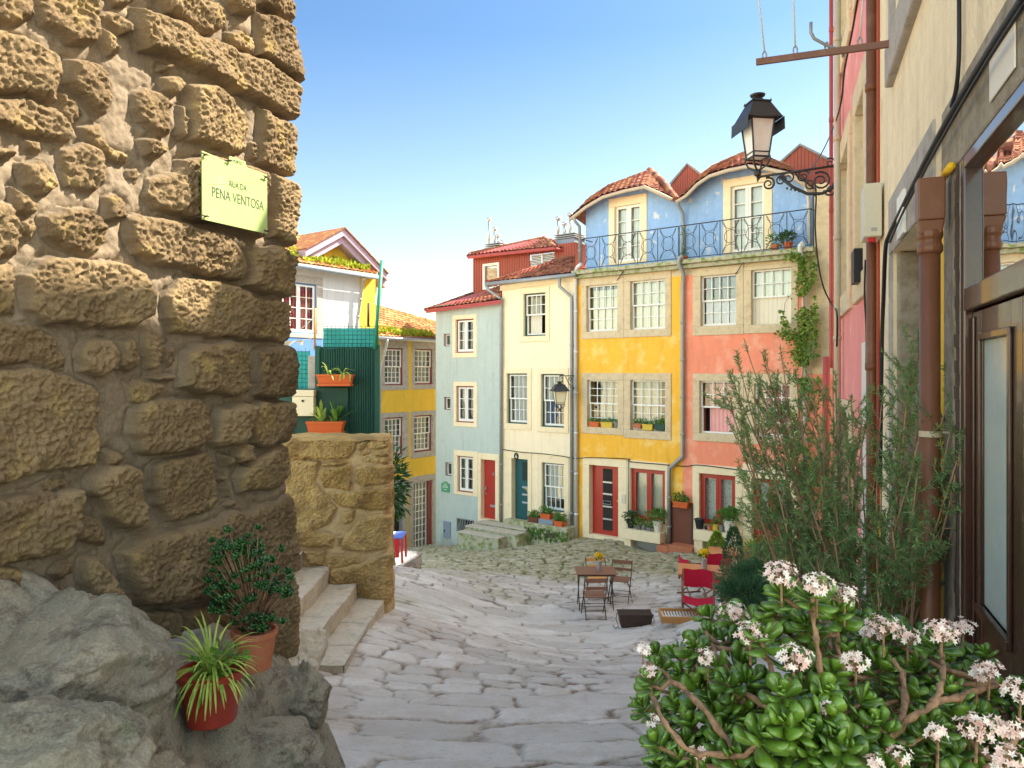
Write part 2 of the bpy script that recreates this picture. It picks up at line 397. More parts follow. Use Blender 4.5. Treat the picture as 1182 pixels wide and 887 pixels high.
# ------------------------------------------------------------------ building kit
def curtain(F, par, u0, u1, z0, z1, d, mat, folds=None, amp=.02, name='curtain'):
    L = u1-u0; n = max(10, int(L/.02)); k = folds or L/.11
    us = np.linspace(u0, u1, n+1); zs = np.linspace(z0, z1, 5)
    uu, zz = np.meshgrid(us, zs)
    dd = d+amp*np.sin((uu-u0)/L*k*2*np.pi+.6*np.sin(uu*9))*(.6+.4*(z1-zz)/(z1-z0))
    P = np.stack([F.O.x+F.U.x*uu+F.N.x*dd, F.O.y+F.U.y*uu+F.N.y*dd, zz], -1)
    return grid_obj(name, P, mat, par)

def surround(F, par, so, op, d=0.0, proud=.035, mat=None, sill=0.0, back=.26):
    """stone ring between outer rect so and opening op"""
    mb = MB(); u0,u1,z0,z1 = op; U0,U1,Z0,Z1 = so
    if z1 < Z1: F.box(mb, U0, U1, d-back, d+proud, z1, Z1)
    F.box(mb, U0, u0, d-back, d+proud, z0, z1-.0005); F.box(mb, u1, U1, d-back, d+proud, z0, z1-.0005)
    if z0 > Z0: F.box(mb, U0-sill, U1+sill, d-back, d+proud+(.05 if sill else 0.003), Z0, z0-.0005)
    return mb.build('stone_surround', mat or MT['trim'], par, bevel=.012)

def bars(F, mb, u0, u1, z0, z1, d0, d1, cols, rows, w=.022, st=.045, bot=None, m=0):
    F.box(mb, u0, u0+st, d0, d1, z0, z1, m); F.box(mb, u1-st, u1, d0, d1, z0, z1, m)
    b = bot or st
    F.box(mb, u0+st, u1-st, d0, d1, z0, z0+b, m); F.box(mb, u0+st, u1-st, d0, d1, z1-st, z1, m)
    a0, a1, c0, c1 = u0+st, u1-st, z0+b, z1-st
    for i in range(1, cols):
        u = a0+(a1-a0)*i/cols; F.box(mb, u-w/2, u+w/2, d0+.004, d1-.004, c0, c1, m)
    for j in range(1, rows):
        z = c0+(c1-c0)*j/rows; F.box(mb, a0, a1, d0+.008, d1-.008, z-w/2, z+w/2, m)

def window(F, H, o, kind='sash', cols=4, rows=2, fm='whitewood', border=None, so=None, d=0.0, cur=None, rec=.13,
           trim='trim', sill=0.0, name='window', low='sash', bw=.04, proud=.035, curpart=None, label=None, st=.045):
    op = F.rect(*o, d=d); u0,u1,z0,z1 = op
    mb = MB(); D = d-rec
    b = bw if border else 0.0
    ui0, ui1, zi0, zi1 = u0+b, u1-b, z0+b, z1-b
    if kind == 'sash':
        zm = (zi0+zi1)/2
        bars(F, mb, ui0, ui1, zm-.02, zi1, D, D+.04, cols, rows, st=st)
        if low == 'sash': bars(F, mb, ui0, ui1, zi0, zm+.02, D-.045, D-.005, cols, rows, st=st, bot=.07)
        elif low == 'panel':
            F.box(mb, ui0, ui0+.05, D-.045, D-.005, zi0, zm-.02); F.box(mb, ui1-.05, ui1, D-.045, D-.005, zi0, zm-.02)
        elif low == 'open':
            F.box(mb, ui0, ui0+.05, D-.045, D-.005, zi0, zm-.02); F.box(mb, ui1-.05, ui1, D-.045, D-.005, zi0, zm-.02); F.box(mb, ui0+.05, ui1-.05, D-.045, D-.005, zi0, zi0+.05)
    elif kind == 'casement':
        um = (ui0+ui1)/2
        for a, c in ((ui0, um-.004), (um+.004, ui1)):
            bars(F, mb, a, c, zi0, zi1, D, D+.045, max(1, cols//2), rows, st=st+.015, bot=.09)
    elif kind == 'grid':
        bars(F, mb, ui0, ui1, zi0, zi1, D, D+.04, cols, rows, st=st, w=.03)
    W = mb.build(name, MT[fm], H, label=label)
    if border:
        m2 = MB()
        F.box(m2, u0, u0+b, D-.05, D+.055, z0, z1); F.box(m2, u1-b, u1, D-.05, D+.055, z0, z1)
        F.box(m2, u0+b, u1-b, D-.05, D+.055, z1-b, z1); F.box(m2, u0+b, u1-b, D-.05, D+.06, z0, z0+b)
        m2.build('frame', MT[border], W)
    g = MB(); zl = (zi0+zi1)/2 if low in ('panel', 'open') and kind == 'sash' else zi0
    F.box(g, ui0+.02, ui1-.02, D-.055, D-.05, zl+.01, zi1-.02)
    if low != 'panel' or kind != 'sash': pass
    g.build('pane', MT['glass'], W)
    if kind == 'sash' and low == 'panel':
        p = MB(); n = 8
        for i in range(n):
            a = ui0+.05+(ui1-ui0-.1)*i/n; F.box(p, a+.002, a+(ui1-ui0-.1)/n-.002, D-.06, D-.03, zi0, zl)
        p.build('blind', MT['lightpanel'], W)
    if cur:
        if curpart:
            f0, f1, g0, g1 = curpart
            curtain(F, W, ui0+(ui1-ui0)*f0, ui0+(ui1-ui0)*f1, zi0+(zi1-zi0)*g0, zi0+(zi1-zi0)*g1, D-.12, MT[cur])
        else: curtain(F, W, ui0, ui1, zi0, zi1, D-.12, MT[cur])
    if so:
        s = F.rect(*so, d=d); surround(F, W, s, op, d, mat=MT[trim], sill=sill, proud=proud)
        return (u0-.02, u1+.02, z0-.02, z1+.02)
    return op

def door(F, H, o, mat, so=None, d=0.0, rec=.18, trim='trim', detail=None, name='door', jamb=None, sill_h=0.0, proud=.035):
    op = F.rect(*o, d=d); u0,u1,z0,z1 = op; D = d-rec
    mb = MB(); F.box(mb, u0+.01, u1-.01, D-.05, D, z0, z1-.01)
    L = mb.build(name, MT[mat], H, bevel=.006)
    if detail: detail(F, L, u0+.01, u1-.01, D, z0, z1-.01)
    if so:
        s = F.rect(*so, d=d); surround(F, L, s, op, d, mat=MT[trim], proud=proud)
        return (u0-.02, u1+.02, z0-.02, z1+.02)
    return op

def wall(F, H, u0, u1, z0, z1, holes, mat, d=0.0, back=6.0, name='wall', top=None, reveal=.5, bands=()):
    """front wall with real openings, closed body behind it. top: list of (u,z) profile above z1 (gable)"""
    us = sorted(set([u0, u1]+[x for h in holes for x in h[:2] if u0 < x < u1]+[b[i] for b in bands for i in (0,1) if u0 < b[i] < u1]))
    zs = sorted(set([z0, z1]+[x for h in holes for x in h[2:4] if z0 < x < z1]+[b[i] for b in bands for i in (2,3) if z0 < b[i] < z1]))
    mb = MB(); mats = [mat, MT['dark']]
    for b in bands:
        if b[4] not in mats: mats.append(b[4])
    for i in range(len(us)-1):
        for j in range(len(zs)-1):
            um, zm = (us[i]+us[i+1])/2, (zs[j]+zs[j+1])/2
            if any(h[0] < um < h[1] and h[2] < zm < h[3] for h in holes): continue
            k = 0
            for b in bands:
                if b[0] < um < b[1] and b[2] < zm < b[3]: k = mats.index(b[4])
            mb.poly([F.pt(us[i],d,zs[j]), F.pt(us[i+1],d,zs[j]), F.pt(us[i+1],d,zs[j+1]), F.pt(us[i],d,zs[j+1])], k)
    for h in holes:
        a,b,c,e = h[:4]; D = d-reveal
        mb.poly([F.pt(a,d,c),F.pt(a,d,e),F.pt(a,D,e),F.pt(a,D,c)]); mb.poly([F.pt(b,d,c),F.pt(b,D,c),F.pt(b,D,e),F.pt(b,d,e)])
        mb.poly([F.pt(a,d,c),F.pt(a,D,c),F.pt(b,D,c),F.pt(b,d,c)]); mb.poly([F.pt(a,d,e),F.pt(b,d,e),F.pt(b,D,e),F.pt(a,D,e)])
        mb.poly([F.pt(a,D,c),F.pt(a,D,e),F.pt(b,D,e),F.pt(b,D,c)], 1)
    B = d-back
    mb.poly([F.pt(u0,d,z0),F.pt(u0,d,z1),F.pt(u0,B,z1),F.pt(u0,B,z0)]); mb.poly([F.pt(u1,d,z0),F.pt(u1,B,z0),F.pt(u1,B,z1),F.pt(u1,d,z1)])
    mb.poly([F.pt(u0,B,z0),F.pt(u0,B,z1),F.pt(u1,B,z1),F.pt(u1,B,z0)]); mb.poly([F.pt(u0,d,z1),F.pt(u1,d,z1),F.pt(u1,B,z1),F.pt(u0,B,z1)])
    return mb.build(name, mats, H)

def tiles(H, Q, Rr, mat, name='roof', du=.19, ds=.30, amp=.032, kd=6):
    """corrugated clay tiles between eave polyline Q and upper polyline Rr"""
    Q = [Vector(q) for q in Q]; Rr = [Vector(r) for r in Rr]
    cl = [0]
    for i in range(1, len(Q)): cl.append(cl[-1]+max((Q[i]-Q[i-1]).length, .02))
    ncol = max(2, int(cl[-1]/du)); nx = ncol*kd+1
    rows = max(1, int(max((r-q).length for q, r in zip(Q, Rr))/ds))
    P = np.zeros((rows*2, nx, 3)); A = np.zeros((rows*2, nx))
    for i in range(nx):
        s = cl[-1]*i/(nx-1); k = max(0, min(len(cl)-2, next((j for j in range(len(cl)-1) if s <= cl[j+1]+1e-9), len(cl)-2)))
        f = (s-cl[k])/(cl[k+1]-cl[k]); q = Q[k].lerp(Q[k+1], f); r = Rr[k].lerp(Rr[k+1], f)
        e = (Q[k+1]-Q[k]).normalized(); sl = (r-q); slL = sl.length
        n = e.cross(sl.normalized() if slL > .01 else Vector((0,0,1))); n = n.normalized()
        if n.z < 0: n = -n
        ph = (i % kd)/kd; pr = abs(math.cos(math.pi*ph)); tile = i//kd
        for j in range(rows):
            for b in (0, 1):
                t = (j+b)/rows; saw = (.028 if b == 0 else 0.0)
                rr = random.Random(tile*977+j*131+int(cl[-1]*100))
                p = q.lerp(r, t)+n*(amp*pr+saw+rr.uniform(-.007, .007))
                P[j*2+b, i] = p; A[j*2+b, i] = rr.random()
    o = grid_obj(name, P, mat, H, {'rnd': A}, smooth=False)
    sm = MB()
    for i in range(len(Q)-1):
        dn = Vector((0, 0, -.05)); sm.hexa([Q[i]+dn, Q[i+1]+dn, Rr[i+1]+dn, Rr[i]+dn, Q[i]-dn*.1, Q[i+1]-dn*.1, Rr[i+1]-dn*.1, Rr[i]-dn*.1])
    sm.build('soffit', MT['redpipe'] if mat == MT['tile'] else MT['trim'], o)
    return o

def ridge(par, pts, mat, r=.1, name='ridge_caps', seg=.33):
    mb = MB(); pts = [Vector(p) for p in pts]
    att = []
    for a, b in zip(pts[:-1], pts[1:]):
        L = (b-a).length; n = max(1, round(L/seg))
        for i in range(n):
            p = a.lerp(b, i/n); q = a.lerp(b, (i+1.12)/n); nv = len(mb.v)
            mb.tube([p, q], [r*1.08, r*.86], 10); att += [random.random()]*(len(mb.v)-nv)
    o = mb.build(name, mat, par, smooth=False)
    at = o.data.attributes.new('rnd', 'FLOAT', 'POINT'); at.data.foreach_set('value', att)
    return o

def leaves_mesh(name, centers, dirs, ups, L, W, mat, parent=None, cup=.15, rnd=None, kind='diamond', curl=0.0):
    """many small real leaves in one mesh; arrays (n,3)"""
    c = np.array(centers, float); d = np.array(dirs, float); u = np.array(ups, float); n = len(c)
    d /= np.linalg.norm(d, axis=1)[:,None]+1e-9
    s = np.cross(d, u); s /= np.linalg.norm(s, axis=1)[:,None]+1e-9
    u = np.cross(s, d)
    L = np.broadcast_to(np.asarray(L, float), (n,))[:,None]; W = np.broadcast_to(np.asarray(W, float), (n,))[:,None]
    if kind == 'diamond':
        pts = [c, c+d*L*.45+s*W*.5+u*L*cup, c+d*L-u*L*curl, c+d*L*.45-s*W*.5+u*L*cup, c+d*L*.5]
        faces = [(0,1,4),(1,2,4),(2,3,4),(3,0,4)]
    elif kind == 'blade':
        pts = [c-s*W*.35, c+s*W*.35, c+d*L*.5+s*W*.5+u*L*cup, c+d*L*.5-s*W*.5+u*L*cup, c+d*L-u*L*curl]
        faces = [(0,1,2,3),(3,2,4)]
    else:   # 'spoon': thick obovate succulent leaf, closed body
        prof = [(0,.10),(.22,.26),(.5,.43),(.78,.46),(.93,.3),(1.0,.0)]
        pts = []; faces = []; m = 4
        for t, w in prof[:-1]:
            for (a, b) in ((1,0.0),(0,.16),(-1,0.0),(0,-.10)):
                pts.append(c+d*L*t+s*W*w*a+u*(L*b*(.35+w)+L*cup*t*t))
        pts.append(c+d*L+u*L*cup)
        for i in range(len(prof)-2):
            for k in range(4): faces.append((i*4+k, i*4+(k+1)%4, (i+1)*4+(k+1)%4, (i+1)*4+k))
        e = len(pts)-1; i = (len(prof)-2)*4
        for k in range(4): faces.append((i+k, i+(k+1)%4, e))
    m = len(pts); V3 = np.stack(pts, 1).reshape(-1, 3)
    if parent is not None: V3 = V3-np.array(wloc(parent))
    lt = np.array([len(f) for f in faces]); fl = np.concatenate([np.array(f) for f in faces])
    vi = (fl[None,:]+np.arange(n)[:,None]*m).ravel()
    tot = np.tile(lt, n); st = np.concatenate([[0], np.cumsum(tot)[:-1]])
    me = bpy.data.meshes.new(name); me.vertices.add(len(V3)); me.vertices.foreach_set('co', V3.astype(np.float32).ravel())
    me.loops.add(len(vi)); me.loops.foreach_set('vertex_index', vi.astype(np.int32))
    me.polygons.add(len(st)); me.polygons.foreach_set('loop_start', st.astype(np.int32))
    me.polygons.foreach_set('use_smooth', [kind == 'spoon']*len(st))
    me.update(calc_edges=True)
    r = RNG.random(n) if rnd is None else np.asarray(rnd)
    at = me.attributes.new('rnd', 'FLOAT', 'POINT'); at.data.foreach_set('value', np.repeat(r, m).astype(np.float32))
    me.materials.append(mat); o = bpy.data.objects.new(name, me); C.objects.link(o)
    if parent is not None: o.parent = parent
    return o

def rvec(n): v = RNG.normal(size=(n, 3)); return v/np.linalg.norm(v, axis=1)[:,None]

def pot_mb(c, r, h, taper=.72, rim=.02, n=24):
    mb = MB(); r0 = r*taper
    mb.lathe(c, [(r0*.96,0),(r0,.004),(r*.97,h-rim*1.6),(r*1.05,h-rim*1.5),(r*1.06,h),(r*.93,h),(r*.9,h-.025)], n); return mb

def bush_cloud(c, rad, n, flat=1.0):
    """points spread in an uneven clump"""
    p = rvec(n)*(RNG.random((n,1))**.4)*rad; p[:,2] *= flat
    k = fbm(p[:,0]/rad*1.7+3, p[:,1]/rad*1.7, p[:,2]/rad*1.7, 2)
    p *= (1+.35*k)[:,None]
    return np.array(c)+p, p

def small_plant(par, c, r, mat, n=120, leaf=.05, w=.5, up=.6, name='foliage', flat=.8):
    P, d = bush_cloud(c, r, n, flat); dd = d/r+rvec(n)*.5; dd[:,2] += up*.5
    L = leaf*(.7+.6*RNG.random(n))
    return leaves_mesh(name, P, dd, rvec(n)+np.array([0,0,.8]), L, L*w, mat, par, cup=.1)

def strap_plant(par, c, n, L, W, mat, name='foliage', droop=.9, spread=1.0, seg=6):
    V3=[];Fc=[];A=[]
    for i in range(n):
        a = random.uniform(0, 2*math.pi); el = random.uniform(.35, 1.45); l = L*random.uniform(.55, 1.15)
        dx, dy = math.cos(a)*spread, math.sin(a)*spread
        p = Vector(c)+Vector((dx,dy,0))*random.uniform(0,.25)*L*.3; v = Vector((dx*math.cos(el), dy*math.cos(el), math.sin(el)))
        side = Vector((-math.sin(a), math.cos(a), 0)); r = random.random(); b = len(V3)
        for k in range(seg+1):
            t = k/seg; w = W*(.55+.9*t*(1-t)*2) if k < seg else .001
            V3 += [p-side*w*.5+Vector((0,0,w*.2)), p, p+side*w*.5+Vector((0,0,w*.2))]; A += [r]*3
            p = p+v*(l/seg); v = (v+Vector((0,0,-droop/seg*1.5))).normalized()
        for k in range(seg):
            q = b+k*3; Fc += [(q,q+1,q+4,q+3),(q+1,q+2,q+5,q+4)]
    me = bpy.data.meshes.new(name); off = wloc(par) if par else Vector((0,0,0))
    me.from_pydata([tuple(v-off) for v in V3], [], Fc)
    at = me.attributes.new('rnd','FLOAT','POINT'); at.data.foreach_set('value', A)
    me.materials.append(mat); o = bpy.data.objects.new(name, me); C.objects.link(o)
    if par: o.parent = par
    return o

def join_text(txt, size, mat, par, origin, ux, uz, n, name='lettering', xs=1.0, depth=.0008):
    """text mesh laid on a plane: origin = left baseline"""
    cu = bpy.data.curves.new(name, 'FONT'); cu.body = txt; cu.size = size; cu.extrude = depth; cu.align_x = 'CENTER'
    t = bpy.data.objects.new(name+'_tmp', cu); C.objects.link(t)
    dg = bpy.context.evaluated_depsgraph_get(); me = bpy.data.meshes.new_from_object(t.evaluated_get(dg))
    bpy.data.objects.remove(t)
    off = wloc(par)
    for v in me.vertices:
        x, y, z = v.co; v.co = Vector(origin)+Vector(ux)*x*xs+Vector(uz)*y+Vector(n)*z-off
    me.materials.clear(); me.materials.append(mat); me.name = name
    o = bpy.data.objects.new(name, me); C.objects.link(o); o.parent = par
    return o

# ------------------------------------------------------------------ frames of the place
ROW = Frame(505, 27.455, 940, 19.17)        # coloured row across the square
LROW = Frame(334, 24.4, 500, 30.0)          # houses down the lane on the left
LW = Frame(0, 3.15, 330, 5.04)              # rough wall on the left
NB = Frame(1008, 6.32, 1182, 2.152)         # near house on the right
PB = Frame(965, 10.3, 1005, 6.42)           # pink house on the right
# ------------------------------------------------------------------ GREY BLUE HOUSE
def base_empty(F, px, py, label, cat, name):
    p = F.P(px, py); return thing(name, p, label, cat)
ZB = -7.6
F = ROW
H = base_empty(F, 541, 618, 'pale grey-blue plastered house with red door, left end of the coloured row', 'house', 'town_house')
holes = []
for so, o in (((522.5,363.4,550.4,413),(526,368.6,546.8,407.4)), ((523.8,441,550.8,493),(526.6,446,547,488)), ((524,520.7,551.7,572),(528,527,546.2,568.6))):
    holes.append(window(F, H, o, 'casement', 2, 3, border='brownred', so=so, trim='paletrim', cur='curtain', curpart=(.0,.5,0,1), proud=.02))
for o in ((512,385.4,519.7,400),(512.6,458.6,520,473.3),(514,534,521.3,549.6)):
    holes.append(window(F, H, o, 'grid', 1, 1, border='brownred', cur='curtain', bw=.03, st=.03))
def red_plain(F, L, u0, u1, D, z0, z1):
    m = MB(); F.box(m, u0+.28, u0+.62, D, D+.012, z0+.42, z0+.50); m.build('letter_slot', MT['galv'], L)
    m = MB(); F.box(m, u0+.06, u0+.10, D, D+.05, z0+1.0, z0+1.12); F.box(m, u0+.0, u0+.12, D+.04, D+.06, z0+1.05, z0+1.08); F.box(m, u0+.07,u0+.11,D,D+.03,z0+.85,z0+.9); m.build('handle', MT['galv'], L)
    m = MB(); F.box(m, u0+.42, u0+.45, D, D+.05, z0+1.55, z0+1.65); m.build('knocker', MT['galv'], L)
holes.append(door(F, H, (555.2,531,571.8,600), 'redwood', so=(551.9,524,576.2,604), trim='paletrim', detail=red_plain, proud=.02))
# low vent with rails
op = F.rect(527,599,547,617); holes.append(op)
m = MB()
for i in range(7):
    a = op[0]+(op[1]-op[0])*(i+.3)/7.3; m.tube([F.pt(a,-.02,op[2]), F.pt(a+.18,-.02,op[3])], .018, 6)
F.box(m, op[0], op[1], -.04, .01, op[3]-.04, op[3])
m.build('vent_grille', MT['zinc'], H)
uL, uR = F.uv(503, 500)[0], F.uv(579.5, 500)[0]
wall(F, H, uL, uR, ZB, 2.56, holes, MT['greyblue'])
m = MB(); a = F.rect(512.5,602,520.5,621); F.box(m, a[0],a[1],0,.05,a[2],a[3]); m.build('meter_cupboard', MT['bluegrey'], H, bevel=.01)
m = MB(); F.box(m, a[0]+.05,a[0]+.09,.05,.06,(a[2]+a[3])/2-.1,(a[2]+a[3])/2); m.build('latch', MT['black'], H.children[-1])
Q = [F.P(491.5,357.5,.25), F.P(578.5,346.5,.25)]; Rr = [F.P(503,354,-1.0), F.P(578.5,330,-2.6)]
rf = tiles(H, Q, Rr, MT['tile']); ridge(rf, [Q[0], Rr[0]], MT['tile'], .07); ridge(rf, [Rr[0], F.P(545,339,-2.4)], MT['tile'], .07)
m = MB(); m.hexa([F.P(491.5,361.5,.24),F.P(578.5,351,.24),F.P(578.5,351,.0),F.P(495,361.5,.0),F.P(491.5,358.5,.24),F.P(578.5,347.5,.24),F.P(578.5,347.5,.0),F.P(495,358.5,.0)])
m.build('fascia', MT['redpipe'], H)
# green plaque
s = thing('house_plaque', F.P(514.7,561,.0), 'small green shaped plaque on the grey-blue house wall', 'sign')
a = F.rect(510,556,519.5,568); m = MB(); w = a[1]-a[0]; z = a[3]-a[2]
pts = [(0,0),(1,0),(1,.8),(.78,.86),(.62,1),(.4,1),(.22,.86),(0,.8)]
fr = [F.pt(a[0]+w*x,.03,a[2]+z*y) for x,y in pts]; bk = [F.pt(a[0]+w*x,.002,a[2]+z*y) for x,y in pts]
m.poly(fr); m.poly(bk[::-1])
for i in range(8): m.poly([bk[i],bk[(i+1)%8],fr[(i+1)%8],fr[i]])
m.build('plate', MT['enamel'], s)
m = MB()
for (x0,x1,y) in ((.15,.85,.42),(.22,.78,.55),(.3,.7,.2),(.34,.66,.72)):
    n = 5
    for i in range(n):
        q = x0+(x1-x0)*i/n; F.box(m, a[0]+w*q, a[0]+w*(q+(x1-x0)/n*.6), .03,.034, a[2]+z*y, a[2]+z*(y+.07))
m.build('lettering', MT['whiteink'], s)

# ------------------------------------------------------------------ CREAM HOUSE
H = base_empty(F, 622, 622, 'cream plastered house with teal door between the grey-blue and yellow houses', 'house', 'town_house')
holes = []
holes.append(window(F, H, (604.8,338.6,630,388), 'sash', 4, 2, border='darkgreen', so=(600.7,331.5,634.5,394.6), low='open', cur='curtain', curpart=(.08,.66,0,.95), trim='paletrim'))
holes.append(window(F, H, (585.4,431.4,609,489.3), 'sash', 4, 2, border='darkgreen', so=(581,425.4,613.7,496), cur='curtain', curpart=(.1,1,0,1), trim='paletrim'))
holes.append(window(F, H, (624.9,432,651.3,493.4), 'sash', 4, 2, border='darkgreen', so=(620.6,425.4,656.5,499.5), cur='curtain', curpart=(0,.75,.5,1), trim='paletrim'))
holes.append(window(F, H, (625.8,535,651.7,590.6), 'sash', 4, 2, border='teal', so=(620.6,527,657,597), cur='curtain', curpart=(0,1,.25,1), trim='paletrim'))
def teal_detail(F, L, u0, u1, D, z0, z1):
    m = MB(); 
    for q in (.52,.40,.27): F.box(m, u0+.30, u0+.58, D, D+.012, z0+(z1-z0)*q, z0+(z1-z0)*q+.06)
    m.build('letter_slot', MT['galv'], L)
    m = MB(); F.box(m, u1-.14, u1-.10, D, D+.06, z0+.98, z0+1.12); F.box(m, u1-.22, u1-.10, D+.05, D+.07, z0+1.06, z0+1.09); F.box(m,u1-.14,u1-.10,D,D+.03,z0+.84,z0+.9); m.build('handle', MT['brass'], L)
    m = MB()
    for i in range(7):
        a = u0+.32+i*.04; m.tube([F.pt(a,D+.01,z1-.75), F.pt(a,D+.01,z1-.12)], .006, 5)
    for i in range(8):
        z = z1-.72+i*.08; m.tube([F.pt(u0+.3,D+.012,z), F.pt(u0+.6,D+.012,z+.03)], .005, 5)
    m.build('door_grille', MT['rustiron'], L)
holes.append(door(F, H, (591,530,609.6,601), 'teal', so=(580.8,521.6,614,606), trim='paletrim', detail=teal_detail))
uL, uR = F.uv(579.5, 500)[0], F.uv(664.5, 500)[0]
wall(F, H, uL+.003, uR, ZB, 3.22, holes, MT['cream'])
m = MB(); c = F.P(596.8,527,.05)
m.v = []; pts = [F.pt(F.uv(596.8,527)[0]+.1*math.cos(q*math.pi/10), .05, c.z+.12*math.sin(q*math.pi/10)) for q in range(20)]
m.poly(pts); m.poly([p-F.N*.03 for p in pts][::-1])
for i in range(20): m.poly([pts[i]-F.N*.03, pts[(i+1)%20]-F.N*.03, pts[(i+1)%20], pts[i]])
pl = m.build('number_plate', MT['black'], H)
join_text('6', .17, MT['whiteink'], pl, F.pt(F.uv(596.8,527)[0], .052, c.z-.06), F.U, (0,0,1), F.N)
Q = [F.P(561.5,326.5,.28), F.P(664,315.5,.28)]; Rr = [F.P(575,323,-.3), F.P(664,293.5,-3.0)]
rf = tiles(H, Q, Rr, MT['tile']); ridge(rf, [Rr[0], Rr[1]], MT['tile'], .07)
m = MB(); m.tube([F.P(561,328.5,.33), F.P(664.5,317.5,.33)], .07, 10); m.build('gutter', MT['zinc'], H, smooth=True)
m = MB(); m.hexa([F.P(577,336,.06),F.P(664,324,.06),F.P(664,324,.0),F.P(577,336,.0),F.P(577,330,.2),F.P(664,318,.2),F.P(664,318,.0),F.P(577,330,.0)])
m.build('cornice', MT['paletrim'], H)
# ------------------------------------------------------------------ drainpipes on the row: each its own thing
def pipe(name, pts, r, mat, label, cat='pipe', clips=True, n=10, group=None):
    mb = MB(); pts = [Vector(p) for p in pts]
    mb.tube(pts, r, n)
    for p0, p1 in zip(pts[:-1], pts[1:]):
        L = (p1-p0).length
        if clips and L > 1.2:
            k = int(L/1.6)+1
            for i in range(1, k+1):
                q = p0.lerp(p1, i/(k+.6)); dd = (p1-p0).normalized()
                mb.tube([q-dd*.03, q+dd*.03], r*1.22, n)
    o = mb.build(name, MT[mat] if isinstance(mat, str) else mat, None, smooth=True); return tag(o, label, cat, group)
pipe('drainpipe', [F.P(562.5,330,.33),F.P(562.5,334,.33),F.P(578,345,.12),F.P(578.5,352,.1),F.P(578.2,610,.1)], .055, 'zinc', 'grey drainpipe between the grey-blue house and the cream house')
pipe('drainpipe', [F.P(646,320,.33),F.P(646,331,.3),F.P(659.5,343,.1),F.P(659.8,350,.1),F.P(659.8,622,.1)], .055, 'zinc', 'grey drainpipe at the right edge of the cream house, left of its pair')
pipe('drainpipe', [F.P(671,305,.3),F.P(667,308,.25),F.P(664.5,313,.1),F.P(665.2,622,.1)], .06, 'whitepipe', 'paler drainpipe at the left edge of the yellow house, right of its pair')
m = None
# ------------------------------------------------------------------ YELLOW + SALMON HOUSES
def attic(H, px_div, d, eave, top, dr, dso, uL, uR, zS, drlabel):
    """blue attic wall with wavy eave; eave/top = pixel polylines"""
    prof = [F.uv(x, y, d) for x, y in eave]
    # wall polygon
    op = F.rect(*dr, d=d); s = F.rect(*dso, d=d)
    zt = min(z for _, z in prof)
    hs = (op[0]-.02, op[1]+.02, op[2]-.02, op[3]+.02)
    mb = MB()
    # split wall in columns so that the opening stays open
    cuts = sorted(set([uL, uR, hs[0], hs[1]]+[u for u, _ in prof if uL < u < uR]))
    def zat(u):
        for (a, za), (b, zb) in zip(prof[:-1], prof[1:]):
            if a <= u <= b: return za+(zb-za)*(u-a)/(b-a)
        return prof[0][1] if u < prof[0][0] else prof[-1][1]
    for a, b in zip(cuts[:-1], cuts[1:]):
        um = (a+b)/2
        if hs[0] < um < hs[1]:
            mb.poly([F.pt(a,d,hs[3]),F.pt(b,d,hs[3]),F.pt(b,d,zat(b)+.03),F.pt(a,d,zat(a)+.03)])
            if hs[2] > zS: mb.poly([F.pt(a,d,zS),F.pt(b,d,zS),F.pt(b,d,hs[2]),F.pt(a,d,hs[2])])
        else: mb.poly([F.pt(a,d,zS),F.pt(b,d,zS),F.pt(b,d,zat(b)+.03),F.pt(a,d,zat(a)+.03)])
    D = d-.4; a,b,c,e = hs
    mb.poly([F.pt(a,d,c),F.pt(a,d,e),F.pt(a,D,e),F.pt(a,D,c)]); mb.poly([F.pt(b,d,c),F.pt(b,D,c),F.pt(b,D,e),F.pt(b,d,e)])
    mb.poly([F.pt(a,d,e),F.pt(b,d,e),F.pt(b,D,e),F.pt(a,D,e)]); mb.poly([F.pt(a,D,c),F.pt(a,D,e),F.pt(b,D,e),F.pt(b,D,c)], 1)
    B = d-3.0
    mb.poly([F.pt(uL,d,zS),F.pt(uL,d,zat(uL)),F.pt(uL,B,zat(uL)),F.pt(uL,B,zS)]); mb.poly([F.pt(uR,d,zS),F.pt(uR,B,zS),F.pt(uR,B,zat(uR)),F.pt(uR,d,zat(uR))])
    mb.poly([F.pt(uL,B,zS),F.pt(uL,B,zt),F.pt(uR,B,zt),F.pt(uR,B,zS)])
    mb.build('attic_wall', [MT['blue'], MT['dark']], H)
    window(F, H, dr, 'casement', 2, 4, so=dso, d=d, cur='curtain', trim='paletrim', name='balcony_door', rec=.12, st=.06, proud=.03)
    Q = [F.P(x, y, .05) for x, y in eave]; Rr = [F.P(x, y, -2.2) for x, y in top]
    rf = tiles(H, Q, Rr, MT['tile'], ds=.26)
    back = MB()
    for i in range(len(Rr)-1):
        p, q = Rr[i], Rr[i+1]; dn = -F.N*2.2
        back.poly([p+Vector((0,0,.0)), q, q+dn+Vector((0,0,-.5)), p+dn+Vector((0,0,-.5))])
    back.build('rear_slope', MT['tile'], rf)
    g = MB(); g.tube([F.P(x, y+2.2, .1) for x, y in eave], .055, 8); g.build('gutter', MT['creampipe'], H, smooth=True)
    return rf
zS = 3.3
# slab bottom edge etc are level: front edge at d=.45
def flatbox(mb, u0, u1, d0, d1, z0, z1): F.box(mb, u0, u1, d0, d1, z0, z1)
uY0, uYR, uR1 = F.uv(667,450)[0], F.uv(788,450)[0], F.uv(961,450)[0]

